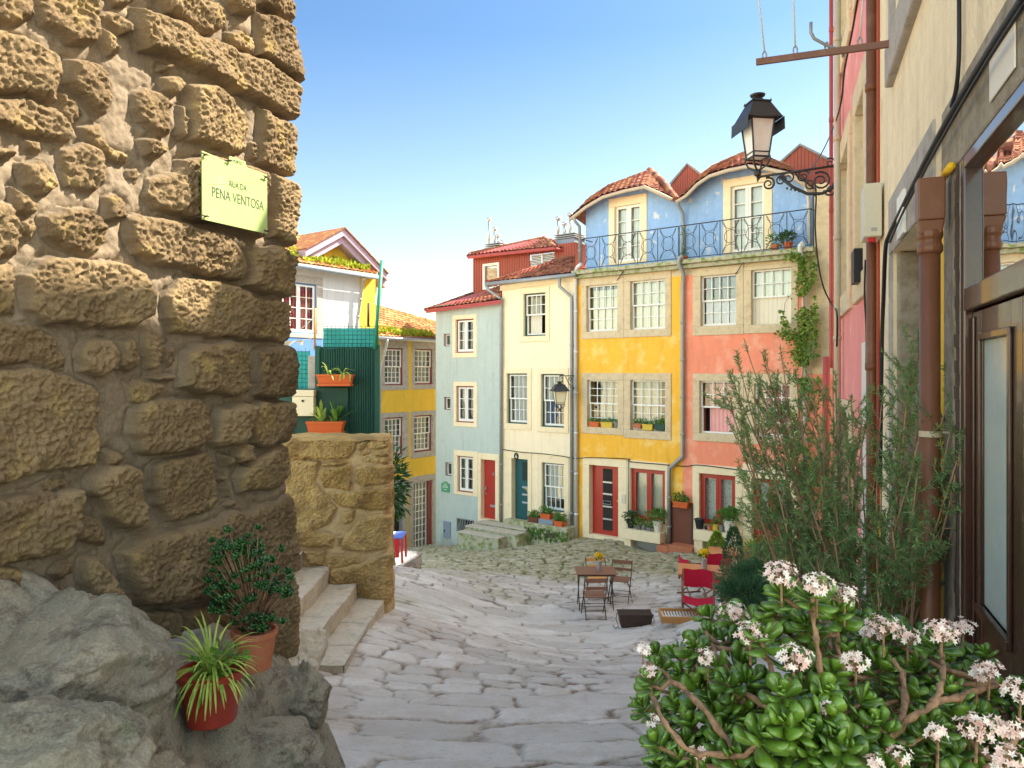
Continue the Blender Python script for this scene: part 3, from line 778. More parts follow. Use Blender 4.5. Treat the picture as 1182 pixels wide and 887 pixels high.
HY = base_empty(F, 728, 628, 'yellow plastered house with red door and blue attic under a tiled wavy roof', 'house', 'town_house')
holes = []
holes.append(window(F, HY, (677.4,329,713,382.5), 'sash', 4, 2, so=(671.5,316,720.5,391), cur='curtain', curpart=(.1,1,0,.9)))
holes.append(window(F, HY, (728,323.5,768,380.3), 'sash', 4, 2, so=(720.6,314.5,775,389), cur='curtain', curpart=(.0,1,0,1)))
holes.append(window(F, HY, (678.3,439,713.3,493.5), 'sash', 4, 3, so=(672,430.8,720.3,501.5), cur='curtain', curpart=(.3,1,0,1)))
holes.append(window(F, HY, (728,439,768,497.4), 'sash', 4, 3, so=(720.4,431,775,507), cur='curtain', curpart=(0,.8,0,1)))
def yred(F, L, u0, u1, D, z0, z1):
    m = MB(); w = u1-u0; a, b = u0+w*.37, u0+w*.70
    F.box(m, a, b, D, D+.01, z0+.15, z1-.1); P = m.build('panel', MT['dark'], L)
    m = MB()
    for q in (.22,.40,.58,.75): F.box(m, a, b, D+.01, D+.02, z0+(z1-z0)*q, z0+(z1-z0)*q+.05)
    m.tube([F.pt(a+.03,D+.05,z0+.98),F.pt(b-.03,D+.05,z0+.98),F.pt(b-.03,D+.05,z0+1.08),F.pt(a+.03,D+.05,z0+1.08),F.pt(a+.03,D+.05,z0+.98)], .01, 6)
    m.build('steel_strips', MT['galv'], P)
    m = MB(); F.box(m, u1-.12, u1-.04, D, D+.05, z0+1.1, z0+1.14); m.build('handle', MT['brass'], L)
holes.append(door(F, HY, (680.5,538,714,619), 'redwood', so=(673,529.5,724,624), detail=yred, trim='paletrim'))
holes.append(window(F, HY, (728,542,768,603), 'casement', 2, 1, fm='redwood', border='redwood', so=(724.3,533,771.5,614), cur='curtain', trim='paletrim', bw=.06, st=.06))
m = MB(); a = F.rect(721,313,788,625)
topb = F.rect(667,309,788,323)
wall(F, HY, uY0, uYR, ZB, zS-.16, holes, MT['yellow'], bands=[(uY0, uYR, 2.86, 3.5, MT['trim'])])
m = MB(); F.box(m, uY0-.05, uYR-.001, -.4, .32, zS-.14, zS-.02); F.box(m, uY0-.02, uYR-.001, -.4, .20, zS-.26, zS-.141); m.build('balcony_slab', MT['mossstone'], HY, bevel=.015)
# stone ledge and grating below the red window
a = F.rect(721.6,612.5,764,624.5, .3); led = MB(); F.box(led, a[0], a[1], .002, .42, a[2], a[3]); F.box(led, a[0], a[0]+.22, .002,.36, a[2]-.5, a[2]-.001); F.box(led, a[0]+.22, a[1], .002,.12, a[2]-.5, a[2]-.001); led.build('stone_ledge', MT['paletrim'], HY, bevel=.015)
LEDY = (a[0], a[1], a[3])
g = MB()
for i in range(14):
    z = a[2]-.02-.028*i; F.box(g, a[0]+.25, a[1]-.03, .125, .15, z-.018, z)
g.build('vent_grille', MT['zinc'], HY)
attic(HY, 0, -.40, [(657.5,252),(676,237.5),(695.5,226),(720,219),(744,214),(760,221),(776,229)],
      [(661,250),(681,228.5),(703,214),(727,205),(750,196),(762,206),(777,226)], (709.7,237,739.6,302), (703,226.6,747,304.5), uY0+.05, uYR, zS-.02, '')
rf = [c for c in HY.children if c.name.startswith('roof')][0]
ridge(rf, [F.P(750,197,-2.2), F.P(764,210,-1.2), F.P(780,230,.0)], MT['tile'], .11)
ridge(rf, [F.P(661,251,-2.0), F.P(681,229,-2.2), F.P(703,214.5,-2.2), F.P(727,205.5,-2.2), F.P(750,197,-2.2)], MT['tile'], .05)

HR = base_empty(F, 860, 636, 'salmon plastered house with red french door and blue attic, right end of the row', 'house', 'town_house')
holes = []
holes.append(window(F, HR, (809,317.5,850,376), 'sash', 4, 2, so=(800,308,858.5,387), low='sash', cur='lilac', curpart=(.05,1,.02,.5)))
holes.append(window(F, HR, (867.4,310.5,913.4,374.4), 'sash', 4, 2, so=(858.7,306,921.5,384.5), low='panel', cur='curtain', curpart=(0,1,.5,1)))
holes.append(window(F, HR, (807.7,440,848.5,501), 'sash', 3, 2, so=(800,431.5,858.5,510.5), low='open', cur='pinkcur', curpart=(.2,1,0,.95)))
holes.append(window(F, HR, (871,443.4,912.5,505), 'sash', 4, 2, so=(858.7,431.5,921.5,514), cur='pinkcur'))
holes.append(window(F, HR, (807.5,548,849,607.5), 'casement', 2, 1, fm='redwood', border='redwood', so=(799.7,537.7,857.8,617), cur='lace', trim='paletrim', bw=.06, st=.06))
# french door
op = F.rect(868,553.5,912.3,634); u0,u1,z0,z1 = op
m = MB(); um = (u0+u1)/2; zp = z0+(z1-z0)*.36
for a, b in ((u0,um-.004),(um+.004,u1)):
    bars(F, m, a, b, z0, z1, -.2, -.15, 1, 1, st=.11); F.box(m, a+.11, b-.11, -.2, -.155, zp-.1, zp)
FD = m.build('french_door', MT['redwood'], HR, bevel=.006)
m = MB()
for a, b in ((u0,um),(um,u1)): F.box(m, a+.11, b-.11, -.19, -.17, z0+.1, zp-.1)
m.build('panel', MT['redwood'], FD)
m = MB(); F.box(m, u0+.05, u1-.05, -.21, -.205, zp, z1-.05); m.build('pane', MT['glass'], FD)
curtain(F, FD, u0+.05, u1-.05, zp, z1-.05, -.28, MT['lace'])
surround(F, FD, F.rect(858,537.2,919.6,641), op, mat=MT['paletrim'])
holes.append((u0-.02,u1+.02,z0-.02,z1+.02))
wall(F, HR, uYR+.003, uR1, ZB, zS-.16, holes, MT['salmon'], bands=[(uYR, uR1, 2.86, 3.5, MT['trim']), (F.uv(930,400)[0], uR1, -.0, 3.6, MT['trim'])])
m = MB(); uS = F.uv(939,290,.3)[0]
F.box(m, uYR+.001, uS, -.4, .32, zS-.14, zS-.02); F.box(m, uYR+.001, uS, -.4, .20, zS-.26, zS-.141); m.build('balcony_slab', MT['mossstone'], HR, bevel=.015)
a = F.rect(802,614,852,626, .3); led = MB(); F.box(led, a[0], a[1], .002, .42, a[2], a[3]); F.box(led, a[0], a[0]+.25, .002,.36, a[2]-.6, a[2]-.001); F.box(led, a[0]+.25, a[1], .002,.12, a[2]-.6, a[2]-.001); led.build('stone_ledge', MT['paletrim'], HR, bevel=.015)
LEDR = (a[0], a[1], a[3])
g = MB()
for i in range(14):
    z = a[2]-.02-.03*i; F.box(g, a[0]+.28, a[1]-.4, .125, .15, z-.018, z)
g.build('vent_grille', MT['zinc'], HR)
attic(HR, 0, -.40, [(781,231),(791.6,224.7),(805,211),(818.7,201.7),(840,195),(864.7,190),(885,193),(912,199),(938,219)],
      [(785,227),(797,216),(809,203),(822,193),(842,184),(862,175.5),(886,183),(912,193),(939,216)], (843.6,213,882,290), (835,203.5,891.5,291.5), uYR+.003, F.uv(938,300,-.4)[0], zS-.02, '')
rf = [c for c in HR.children if c.name.startswith('roof')][0]
ridge(rf, [F.P(785,227.5,-2.2),F.P(797,216.5,-2.2),F.P(809,203.5,-2.2),F.P(822,193.5,-2.2),F.P(842,184.5,-2.2),F.P(862,176,-2.2),F.P(886,183.5,-2.2),F.P(912,193.5,-2.2)], MT['tile'], .07)
# stone quoin mass to the right of the balcony
m = MB(); F.box(m, F.uv(939.5,300)[0], uR1, -2.0, -.01, 3.0, F.uv(945,212)[1]); m.build('party_wall', MT['trim'], HR, bevel=.02)
# brown gate between the houses
g = thing('gate', F.P(788,632), 'brown sheet metal gate in the gap between yellow and salmon houses', 'gate')
a = F.rect(775.8,579.5,800,631); m = MB(); F.box(m, a[0], a[1], .005, .05, a[2], a[3]); m.build('panel', MT['brownpanel'], g, bevel=.006)
m = MB(); F.box(m, a[0]-.02, a[0]+.03, .05, .07, a[2], a[3]); F.box(m, a[1]-.03, a[1]+.02, .05, .07, a[2], a[3]); m.build('frame', MT['rustiron'], g)
st = MB(); a = F.rect(775,629.5,802,638,.3); F.box(st, a[0], a[1], 0.06, .5, a[2]-.2, a[3]); tag(st.build('brick_step', MT['terracotta'], None, bevel=.015), 'terracotta step below the brown gate', 'step')
st = MB(); a = F.rect(760.5,629.5,774,636.5,.35); F.box(st, a[0], a[1], 0.16, .5, a[2]-.2, a[3]); tag(st.build('brick_step', MT['terracotta'], None, bevel=.015), 'low terracotta step beside the drainpipe foot, left of the brown gate', 'step')
pipe('drainpipe', [F.P(781,231,.1),F.P(782.5,236,.05),F.P(788,246,-.25),F.P(788.5,262,-.3),F.P(788.5,300,-.3)], .05, 'zinc', 'short drainpipe down the blue attic wall between the two gables')
pipe('drainpipe', [F.P(788.5,296,.36),F.P(784,298,.38),F.P(783.5,305,.38),F.P(789,316,.14),F.P(788,330,.1),F.P(788,527,.1),F.P(772.5,541,.12),F.P(772.2,628,.12)], .06, 'zinc', 'long grey drainpipe with a kink between yellow and salmon fronts')
pipe('drainpipe', [F.P(929,213,.1),F.P(932,222,0),F.P(933.5,232,-.28),F.P(934,282,-.3)], .05, 'whitepipe', 'short pale drainpipe at the right end of the balcony')
pipe('drainpipe', [F.P(927,285,.38),F.P(925.5,280,.42),F.P(923,284,.42),F.P(924,292,.35),F.P(928,300,.16),F.P(928,645,.14)], .055, 'whitepipe', 'white drainpipe wrapped in ivy at the right edge of the salmon house')
pipe('drainpipe', [F.P(661,250,.1),F.P(664,256,.05),F.P(669,262,-.2),F.P(669.5,306,-.2)], .05, 'zinc', 'short drainpipe at the left edge of the blue attic')
# balcony railing
def railing(ua, ub, lab, name='balcony_railing', left=True, right=False):
    z0, z1 = zS+.03, zS+.96
    dR = .26; mb = MB(); T = thing(name, F.pt((ua+ub)/2, dR, zS), lab, 'railing')
    mb.tube([F.pt(ua,dR,z1),F.pt(ub,dR,z1)], .016, 6); mb.tube([F.pt(ua,dR,z0),F.pt(ub,dR,z0)], .012, 6)
    if left: mb.tube([F.pt(ua,dR,z1),F.pt(ua,-.38,z1)], .016, 6); mb.tube([F.pt(ua,dR,z0),F.pt(ua,-.38,z0)], .012, 6)
    if right: mb.tube([F.pt(ub,dR,z1),F.pt(ub,-.38,z1)], .016, 6)
    n = max(2, round((ub-ua)/.62)); w = (ub-ua)/n
    for i in range(n+1): 
        u = ua+w*i; mb.tube([F.pt(u,dR,zS-.02),F.pt(u,dR,z1)], .011, 6)
    mb.build('rails', MT['blackiron'], T)
    sc = MB()
    def arc(cu, cz, r, a0, a1, k=14, sx=1.0):
        sc.tube([F.pt(cu+r*sx*math.cos(a0+(a1-a0)*q/k), dR, cz+r*math.sin(a0+(a1-a0)*q/k)) for q in range(k+1)], .008, 5, cap=False)
    zc = (z0+z1)/2; h = z1-z0
    for i in range(n):
        u = ua+w*(i+.5)
        arc(u, zc, w*.30, 0, 2*math.pi, 18); arc(u, z1-.02, w*.38, math.pi, 2*math.pi); arc(u, z0+.02, w*.38, 0, math.pi)
        arc(u-w*.5, zc, h*.5, -1.2, 1.2, 14, .42); arc(u+w*.5, zc, h*.5, math.pi-1.2, math.pi+1.2, 14, .42)
    sc.build('scrollwork', MT['blackiron'], T)
    return T
railing(F.uv(671.5,290,.26)[0], uYR-.01, 'black wrought iron railing on the yellow house balcony')
railing(uYR+.02, F.uv(936,280,.26)[0], 'black wrought iron railing on the salmon house balcony', left=False, right=True)

# ------------------------------------------------------------------ RED SHEET ATTIC behind grey and cream
H = thing('attic_storey', F.P(595,330,-2.6), 'red corrugated rooftop storey rising behind the grey-blue and cream roofs', 'rooftop room')
d = -2.6; rc = MB()
def corr(F, par, u0, u1, z0, z1, d, holes=(), pitch=.11, name='wall'):
    mb = MB(); us = sorted(set([u0,u1]+[h[i] for h in holes for i in (0,1)])); zs = sorted(set([z0,z1]+[h[i] for h in holes for i in (2,3)]))
    for a, b in zip(us[:-1], us[1:]):
        for c, e in zip(zs[:-1], zs[1:]):
            um, zm = (a+b)/2, (c+e)/2
            if any(h[0]<um<h[1] and h[2]<zm<h[3] for h in holes): continue
            mb.poly([F.pt(a,d,c),F.pt(b,d,c),F.pt(b,d,e),F.pt(a,d,e)])
            k = int((b-a)/pitch)
            for i in range(k):
                q = a+(i+.5)*(b-a)/max(1,k); F.box(mb, q-.012, q+.012, d+.001, d+.018, c, e)
    return mb
w1 = F.rect(557,304,576,334,d=d); v1 = F.rect(612,293,640,309,d=d)
x0 = F.uv(546,300,d)[0]; x1 = F.uv(664,300,d)[0]; zt = F.uv(600,288,d)[1]
mb = corr(F, H, x0, x1, 1.5, zt, d, [w1, v1])
B = d-2.6; mb.poly([F.pt(x0,d,1.5),F.pt(x0,d,zt),F.pt(x0,B,zt),F.pt(x0,B,1.5)]); mb.poly([F.pt(x1,d,1.5),F.pt(x1,B,1.5),F.pt(x1,B,zt),F.pt(x1,d,zt)]); mb.poly([F.pt(x0,B,1.5),F.pt(x0,B,zt),F.pt(x1,B,zt),F.pt(x1,B,1.5)])
mb.build('wall', MT['corr'], H)
window(F, H, (557,304,576,334), 'grid', 1, 1, d=d, cur='curtain', curpart=(0,1,.4,1), rec=.05, border='whitewood', bw=.05)
m = MB()
for i in range(9):
    z = v1[2]+(v1[3]-v1[2])*i/9; m.hexa([F.pt(v1[0],d-.02,z),F.pt(v1[1],d-.02,z),F.pt(v1[1],d-.08,z+.03),F.pt(v1[0],d-.08,z+.03),F.pt(v1[0],d-.02,z+.02),F.pt(v1[1],d-.02,z+.02),F.pt(v1[1],d-.08,z+.05),F.pt(v1[0],d-.08,z+.05)])
um=(v1[0]+v1[1])/2; F.box(m, um-.03, um+.03, d-.015, d+.02, v1[2], v1[3])
L = m.build('louvre', MT['whitewood'], H)
m = MB(); F.box(m, v1[0],v1[1],d-.3,d-.1,v1[2],v1[3]); m.build('louvre_box', MT['dark'], L)
Q = [F.P(540.5,295.5,d+.3), F.P(641,285,d+.3), F.P(662,291,d-.4)]; Rr = [F.P(544,292.5,d-1.2), F.P(628,274.5,d-1.4), F.P(650,280,d-2.0)]
rf = tiles(H, Q, Rr, MT['tile']); ridge(rf, [Q[0], Rr[0], Rr[1], Q[1]], MT['tile'], .07)
m = MB(); m.tube([F.P(540.5,297.5,d+.3), F.P(641,287,d+.3), F.P(661,293,d-.4)], .06, 8); m.build('fascia', MT['redpipe'], H)
# flue pipes
def flue(px, y0, y1, d, lab, r=.06):
    T = thing('flue_pipe', F.P(px, y1, d), lab, 'chimney pipe')
    m = MB(); m.tube([F.P(px,y1,d), F.P(px,y0+4,d)], r, 10); m.build('tube', MT['galv'], T, smooth=True)
    m = MB(); c = F.P(px, y0+2, d); m.lathe(c-Vector((0,0,.1)), [(r*.8,0),(r*1.7,.03),(r*2.0,.08),(r*1.6,.14),(r*.5,.18)], 12); m.build('cowl', MT['galv'], T, smooth=True)
for i, (x, a, b) in enumerate(((564.7,251,283),(571.2,262,282),(575,270,282),(580.3,277,284))):
    flue(x, a, b, -4.3, ['tallest of the flue pipes on the left base of the red rooftop storey','second tallest flue pipe in the left cluster on the red rooftop storey','third flue pipe in the left cluster, right of the two tall ones','shortest flue pipe on the red rooftop storey, rightmost of the left cluster'][i])
for i, (x, a, b) in enumerate(((644.6,250,272),(652,256,272),(658.4,245.5,272))):
    flue(x, a, b, -3.6, ['flue pipe on the grey chimney block, left of its three','short flue pipe in the middle of the grey chimney block','tall flue pipe on the grey chimney block, closest to the blue attic'][i], .065)
def block(x0,y0,x1,y1,d,lab,dep=.7):
    T = thing('chimney_block', F.P((x0+x1)/2, y1, d), lab, 'chimney'); a = F.rect(x0,y0,x1,y1,d=d)
    m = MB(); F.box(m, a[0],a[1],d-dep,d,a[2]-1.2,a[3]-.2); m.build('stack', MT['bluegrey'], T)
    m = MB()
    for i in range(3): F.box(m, a[0]-.05,a[1]+.05,d-dep-.05,d+.05,a[3]-.18+i*.075,a[3]-.15+i*.075)
    m.build('cap', MT['zinc'], T)
block(561,281,577,286,-3.9,'low slatted chimney block under the left flue pipes')
block(641.5,270,663,285,-3.2,'grey slatted chimney block beside the blue attic')
# red gables behind
for (pts, lab, d) in ((((774,214),(794,190.5),(813,205)), 'red corrugated gable peak showing between the two blue attics', -4.5), (((900,190),(924,168.5),(958,186)), 'red corrugated gable peak behind the right blue attic', -4.5)):
    T = thing('rear_gable', F.P(pts[1][0], 260, d), lab, 'rooftop room')
    q = [F.P(x, y, d) for x, y in pts]; zb = 3.2; m = MB()
    lo = [Vector((p.x,p.y,zb)) for p in (q[0], q[2])]
    m.poly([lo[0], lo[1], q[2], q[1], q[0]])
    bk = [p-F.N*3 for p in [lo[0],lo[1],q[2],q[1],q[0]]]; m.poly(bk[::-1]); f = [lo[0],lo[1],q[2],q[1],q[0]]
    for i in range(5): m.poly([f[i], bk[i], bk[(i+1)%5], f[(i+1)%5]])
    n = 14
    for i in range(1, n):
        t = i/n; u = F.uv(pts[0][0],pts[0][1],d)[0]*(1-t)+F.uv(pts[2][0],pts[2][1],d)[0]*t
        ua, um_, ub = [F.uv(x,y,d) for x,y in pts]
        zt_ = ua[1]+(um_[1]-ua[1])*(u-ua[0])/(um_[0]-ua[0]) if u < um_[0] else um_[1]+(ub[1]-um_[1])*(u-um_[0])/(ub[0]-um_[0])
        F.box(m, u-.012, u+.012, d+.001, d+.02, zb, zt_-.03)
    m.build('wall', MT['corr'], T)
    m = MB(); m.tube([p+F.N*.03+Vector((0,0,.03)) for p in q], .05, 6); m.build('verge', MT['zinc'], T)
# ------------------------------------------------------------------ LEFT LANE HOUSES
F = LROW
H = base_empty(F, 470, 632, 'ochre yellow house with grey stone window surrounds and white grid door, down the lane', 'house', 'town_house')
holes = []
for o, so in (((444,402,466,445),(439.5,391.8,471.5,450.5)), ((478.7,403,500,444),(475.5,391.8,503,449.5)), ((444,482,465.6,526),(439.5,476.5,471.5,530)), ((478,479.6,499,521.5),(474.3,474.5,503.3,528))):
    holes.append(window(F, H, o, 'sash', 4, 3, border='brownred', so=so, cur='curtain', curpart=(.4,1,0,1), trim='greytrim', bw=.05, proud=.02))
op = F.rect(477,556,498.5,632.5)
m = MB(); bars(F, m, op[0], op[0]+(op[1]-op[0])*.8, op[2], op[3], -.14, -.10, 4, 9, w=.03); G = m.build('grid_door', MT['whitewood'], H)
m = MB(); F.box(m, op[0]+.03, op[0]+(op[1]-op[0])*.8-.03, -.15, -.145, op[2]+.03, op[3]-.03); m.build('pane', MT['glass'], G)
curtain(F, G, op[0], op[0]+(op[1]-op[0])*.8, op[2], op[3], -.2, MT['curtain'])
m = MB(); F.box(m, op[0]+(op[1]-op[0])*.81, op[1], -.14,-.02, op[2], op[3]); m.build('frame', MT['brownred'], G)
surround(F, G, F.rect(472.5,549,504,636), op, mat=MT['greytrim']); holes.append((op[0]-.02,op[1]+.02,op[2]-.02,op[3]+.02))
holes.append(door(F, H, (452,562,464.5,633), 'dark', so=(446,555,469.8,636), trim='greytrim', name='dark_door'))
wall(F, H, F.uv(433,450)[0], F.uv(504,450)[0]+.2, ZB-1, F.uv(470,390)[1], holes, MT['ochre'], back=7)
Q = [F.P(431,388.5,.3), F.P(508,392.3,.3)]; Rr = [F.P(431,353,-2.2), F.P(508,374,-2.2)]
rf = tiles(H, Q, Rr, MT['tilelit']); m = MB(); m.tube([F.P(431,390,.36), F.P(504,393.8,.36)], .07, 8); m.build('gutter', MT['zinc'], H, smooth=True)
ridge(rf, [Rr[0], Rr[1]], MT['tilelit'], .08)
def moss_strip(F, par, a, b, dlo, dhi, n, size, zl=0, rise=.4):
    u0, z0 = F.uv(*a, dlo); u1, z1 = F.uv(*b, dlo)
    t = RNG.random(n); k = RNG.random(n)
    mask = fbm(t*14, k*2+3, 0, 2) > -.25; t, k = t[mask], k[mask]; n = len(t)
    u = u0+(u1-u0)*t; d = dlo+(dhi-dlo)*k; z = z0+(z1-z0)*t+rise*k*abs(dhi-dlo)+.06+RNG.random(n)*.12
    P = np.stack([F.O.x+F.U.x*u+F.N.x*d, F.O.y+F.U.y*u+F.N.y*d, z], 1)
    dd = rvec(n)*.8+np.array([0,0,.9]); L = size*(.5+RNG.random(n))
    return leaves_mesh('roof_moss', P, dd, rvec(n), L, L*.6, MT['mossgrass'], par, cup=.1)
moss_strip(F, rf, (439,388.5), (503,392), .18, -.45, 1500, .13, rise=.32)
pipe('drainpipe', [F.P(447,392,.4),F.P(446,398,.3),F.P(439,430,.12),F.P(437.5,520,.1),F.P(437.5,600,.1)], .055, 'zinc', 'grey drainpipe on the left edge of the ochre yellow house')
# white house with mossy roof
H = base_empty(F, 372, 560, 'white house with blue base band, red curtains and mossy tiled roof, behind the green fence', 'house', 'town_house')
holes = [window(F, H, (325,326.5,365.5,385), 'casement', 4, 4, border='blueband', so=(316,317.5,372.5,390), cur='redcur', trim='greytrim', rec=.1, bw=.05, proud=.02)]
zb = F.uv(372,377)[1]
wall(F, H, F.uv(296,400)[0]-3.5, F.uv(414.8,400)[0], ZB-1, F.uv(380,309)[1], holes, MT['white'], back=7, bands=[(F.uv(296,400)[0]-3.5, F.uv(372.5,400)[0], ZB-1, F.uv(345,386)[1]-.05, MT['blueband'])])
Q = [F.P(290,296,.3), F.P(436,317,.3)]; Rr = [F.P(290,268,-2.5), F.P(350,272,-2.5), F.P(436,305,-1.2)]
Q = [Q[0], Q[0].lerp(Q[1], .42), Q[1]]; Q[0] = Q[0]-F.U*3.6; Rr[0] = Rr[0]-F.U*3.6
rf = tiles(H, Q, Rr, MT['tilelit']); moss_strip(F, rf, (330,302.5), (430,316.5), .1, -1.0, 2600, .17, rise=.42)
moss_strip(F, rf, (335,303.5), (352,305), -1.3, -2.2, 500, .14, rise=.5)
m = MB(); m.tube([F.P(290,299,.36), F.P(438,321,.36)], .08, 8); m.build('gutter', MT['bluegrey'], H, smooth=True)
# gable with mauve fascia and yellow face
G = base_empty(F, 425, 560, 'narrow yellow gable front with mauve fascia boards, right of the white house', 'house', 'gable_house')
d = -.5
A, L_, Rt = F.uv(386.6,266,d), F.uv(342,290,d), F.uv(437,318,d)
uL, uR2 = F.uv(414.8,400)[0]+.003, F.uv(433.5,400)[0]
m = MB(); m.poly([F.pt(L_[0],d,L_[1]-1.2), F.pt(Rt[0]-.1,d,L_[1]-1.2), F.pt(Rt[0]-.1,d,Rt[1]), F.pt(A[0],d,A[1]-.1), F.pt(L_[0],d,L_[1])]); m.build('gable_wall', MT['ochre'], G)
m = MB(); F.box(m, uL, uR2, -5, -.01, ZB-1, F.uv(425,318)[1]); m.build('wall', MT['ochre'], G)
m = MB()
for p, q in ((L_, A), (A, Rt)):
    w = .55
    for (off, dd0, dd1) in ((0, .0, .5), (.27, .0, .38)):
        z = -off
        m.hexa([F.pt(p[0],d+dd1,p[1]+z-.25),F.pt(q[0],d+dd1,q[1]+z-.25),F.pt(q[0],d+dd0,q[1]+z-.25),F.pt(p[0],d+dd0,p[1]+z-.25),
                F.pt(p[0],d+dd1,p[1]+z),F.pt(q[0],d+dd1,q[1]+z),F.pt(q[0],d+dd0,q[1]+z),F.pt(p[0],d+dd0,p[1]+z)])
m.build('fascia', MT['mauve'], G)
m = MB()
for p, q in ((L_, A), (A, Rt)):
    m.hexa([F.pt(p[0],d+.56,p[1]+.005),F.pt(q[0],d+.56,q[1]+.005),F.pt(q[0],d-3,q[1]+.005),F.pt(p[0],d-3,p[1]+.005),F.pt(p[0],d+.56,p[1]+.05),F.pt(q[0],d+.56,q[1]+.05),F.pt(q[0],d-3,q[1]+.05),F.pt(p[0],d-3,p[1]+.05)])
m.build('roof', MT['tilelit'], G)
pipe('drainpipe', [F.P(420,321,.36),F.P(418.5,326,.2),F.P(411.5,378,.12),F.P(411,470,.1)], .06, 'zinc', 'slanting grey drainpipe on the white house wall')
# ------------------------------------------------------------------ GREEN FENCE YARD (about 11.5 m away)
YF = 11.5
FE = Frame(320, YF, 440, YF)
def fr(x0,y0,x1,y1,d=0): return FE.rect(x0,y0,x1,y1,d=d)
def wires(mb, F, a, d, nx, nz, r=.004):
    for i in range(nx+1):
        u = a[0]+(a[1]-a[0])*i/nx; mb.tube([F.pt(u,d,a[2]),F.pt(u,d,a[3]+(.03 if i%2 else .06))], r, 4)
    for j in range(nz+1):
        z = a[2]+(a[3]-a[2])*j/nz; mb.tube([F.pt(a[0],d,z),F.pt(a[1],d,z)], r, 4)
T = thing('yard_fence', FE.P(400,503), 'tall dark green corrugated yard fence topped with turquoise cloth and wire mesh', 'fence')
a = fr(366,401,437,560); m = MB(); F = FE
n = 26
for i in range(n):
    u = a[0]+(a[1]-a[0])*i/n; w = (a[1]-a[0])/n; z1 = a[3]
    F.box(m, u, u+w*.55, -.03, .02, a[2], z1); F.box(m, u+w*.55, u+w, -.03, -.002, a[2], z1)
F.box(m, a[0]-.02,a[0]+.05,-.03,.05,a[2],a[3]+.02); F.box(m, a[1]-.05,a[1]+.02,-.03,.05,a[2],a[3]+.04)
m.build('sheet_panel', MT['greenmetal'], T)
b = fr(373.5,377.5,437,401.5); cl = grid_obj('cloth', (lambda u,z: np.stack([F.O.x+u, F.O.y+.01*np.sin(u*14)+.008*np.sin(z*22+u*9), z-.0*u], -1))(*np.meshgrid(np.linspace(b[0],b[1],60), np.linspace(b[2]-.02,b[3]-.02,14))), MT['tarp'], T)
m = MB(); wires(m, F, b, .03, 13, 5); wires(m, F, (a[0],a[1],a[3]-1.3,a[3]), .035, 14, 11, .0035); m.build('wire_mesh', MT['wiregreen'], T)
T = thing('yard_fence', FE.P(348,503,-.25), 'low turquoise cloth fence with wire mesh beside the grey green post', 'fence')
b = fr(318,406,358,452,-.15)
grid_obj('cloth', (lambda u,z: np.stack([F.O.x+u, F.O.y+.15+.012*np.sin(u*12)+.01*np.sin(z*15+u*7), z+.05*np.sin(u*3)*0], -1))(*np.meshgrid(np.linspace(b[0],b[1],40), np.linspace(b[2],b[3],20))), MT['tarp'], T)
m = MB(); wires(m, F, b, -.12, 9, 9, .0035); m.build('wire_mesh', MT['wiregreen'], T)
m = MB(); a = fr(356,411,366,455,.0); F.box(m, a[0],a[1],-.1,.02,a[2]-.1,a[3]); tag(m.build('fence_post', MT['greytrim'], None, bevel=.01), 'grey green square post between turquoise cloth and dark green fence', 'post')
T = thing('yard_gate', FE.P(345,520), 'dark green sheet metal gate and frame below the cream mailbox', 'gate')
a = fr(326,449,437,600,.05); m = MB(); F.box(m, a[0]-2.4,fr(366,449,400,500)[0],.0,.04,a[2],a[3]); m.build('panel', MT['darkgreen'], T)
m = MB(); c = fr(366,448,402,503,.04); F.box(m, c[0]+.001, c[1], .041, .06, a[2], c[3]); m.build('cover_sheet', MT['darkgreen'], T)
m = MB(); c = fr(326,447,337,600,.05); F.box(m, c[0]-.2,c[1],.041,.09,a[2],a[3]+.02); m.build('frame', MT['darkgreen'], T)
T = thing('mailbox', FE.P(349.5,480,.2), 'cream metal mailbox with black lock fixed to the green gate', 'mailbox')
a = fr(337,450.5,362,480.5,.2); m = MB(); F.box(m, a[0],a[1],.06,.2,a[2],a[3]-.1); F.box(m, a[0]-.005,a[1]+.005,.06,.206,a[3]-.095,a[3]); m.build('body', MT['mailcream'], T, bevel=.006)
m = MB(); c = FE.P(349.5,463,.2); m.tube([c, c+F.N*.015], .018, 12); m.build('lock', MT['black'], T)
pipe('fence_pole', [FE.P(432.5,403,.06), FE.P(441,301,-.1)], .028, 'greenpole', 'leaning green painted pole at the right end of the green fence', 'pole', clips=False)
pipe('fence_stake', [FE.P(425,377,-.3), FE.P(425.5,350,-.3)], .02, 'rustiron', 'thin dark stake above the turquoise cloth', 'stake', clips=False)
pipe('fence_stake', [FE.P(363,404,-.2), FE.P(364,356,-.2)], .018, 'traywood', 'thin wooden stake before the blue band and red curtains', 'stake', clips=False)
for a, b, l in (((326,395),(364,366),'pale washing line sloping up to the wooden stake, upper of two'), ((340,394),(375,386),'pale washing line running to the turquoise fence, lower of two')):
    pipe('washing_line', [FE.P(*a,-.2), FE.P((a[0]+b[0])/2,(a[1]+b[1])/2+1.5,-.2), FE.P(*b,-.2)], .004, 'whitepipe', l, 'line', clips=False, n=5)
c = bpy.data.meshes.new('t')
U_, Z_ = np.meshgrid(np.linspace(0,1,24), np.linspace(0,1,8)); p0 = FE.P(322,394,-.15); p1 = FE.P(350,396,-.15)
P = np.stack([p0.x+(p1.x-p0.x)*U_, p0.y+.03*np.sin(U_*14+Z_*3), p0.z+.03-(.07+.05*np.sin(U_*5+1)+.04*(U_>.8))*Z_*1.0-.03*np.sin(U_*3)], -1)
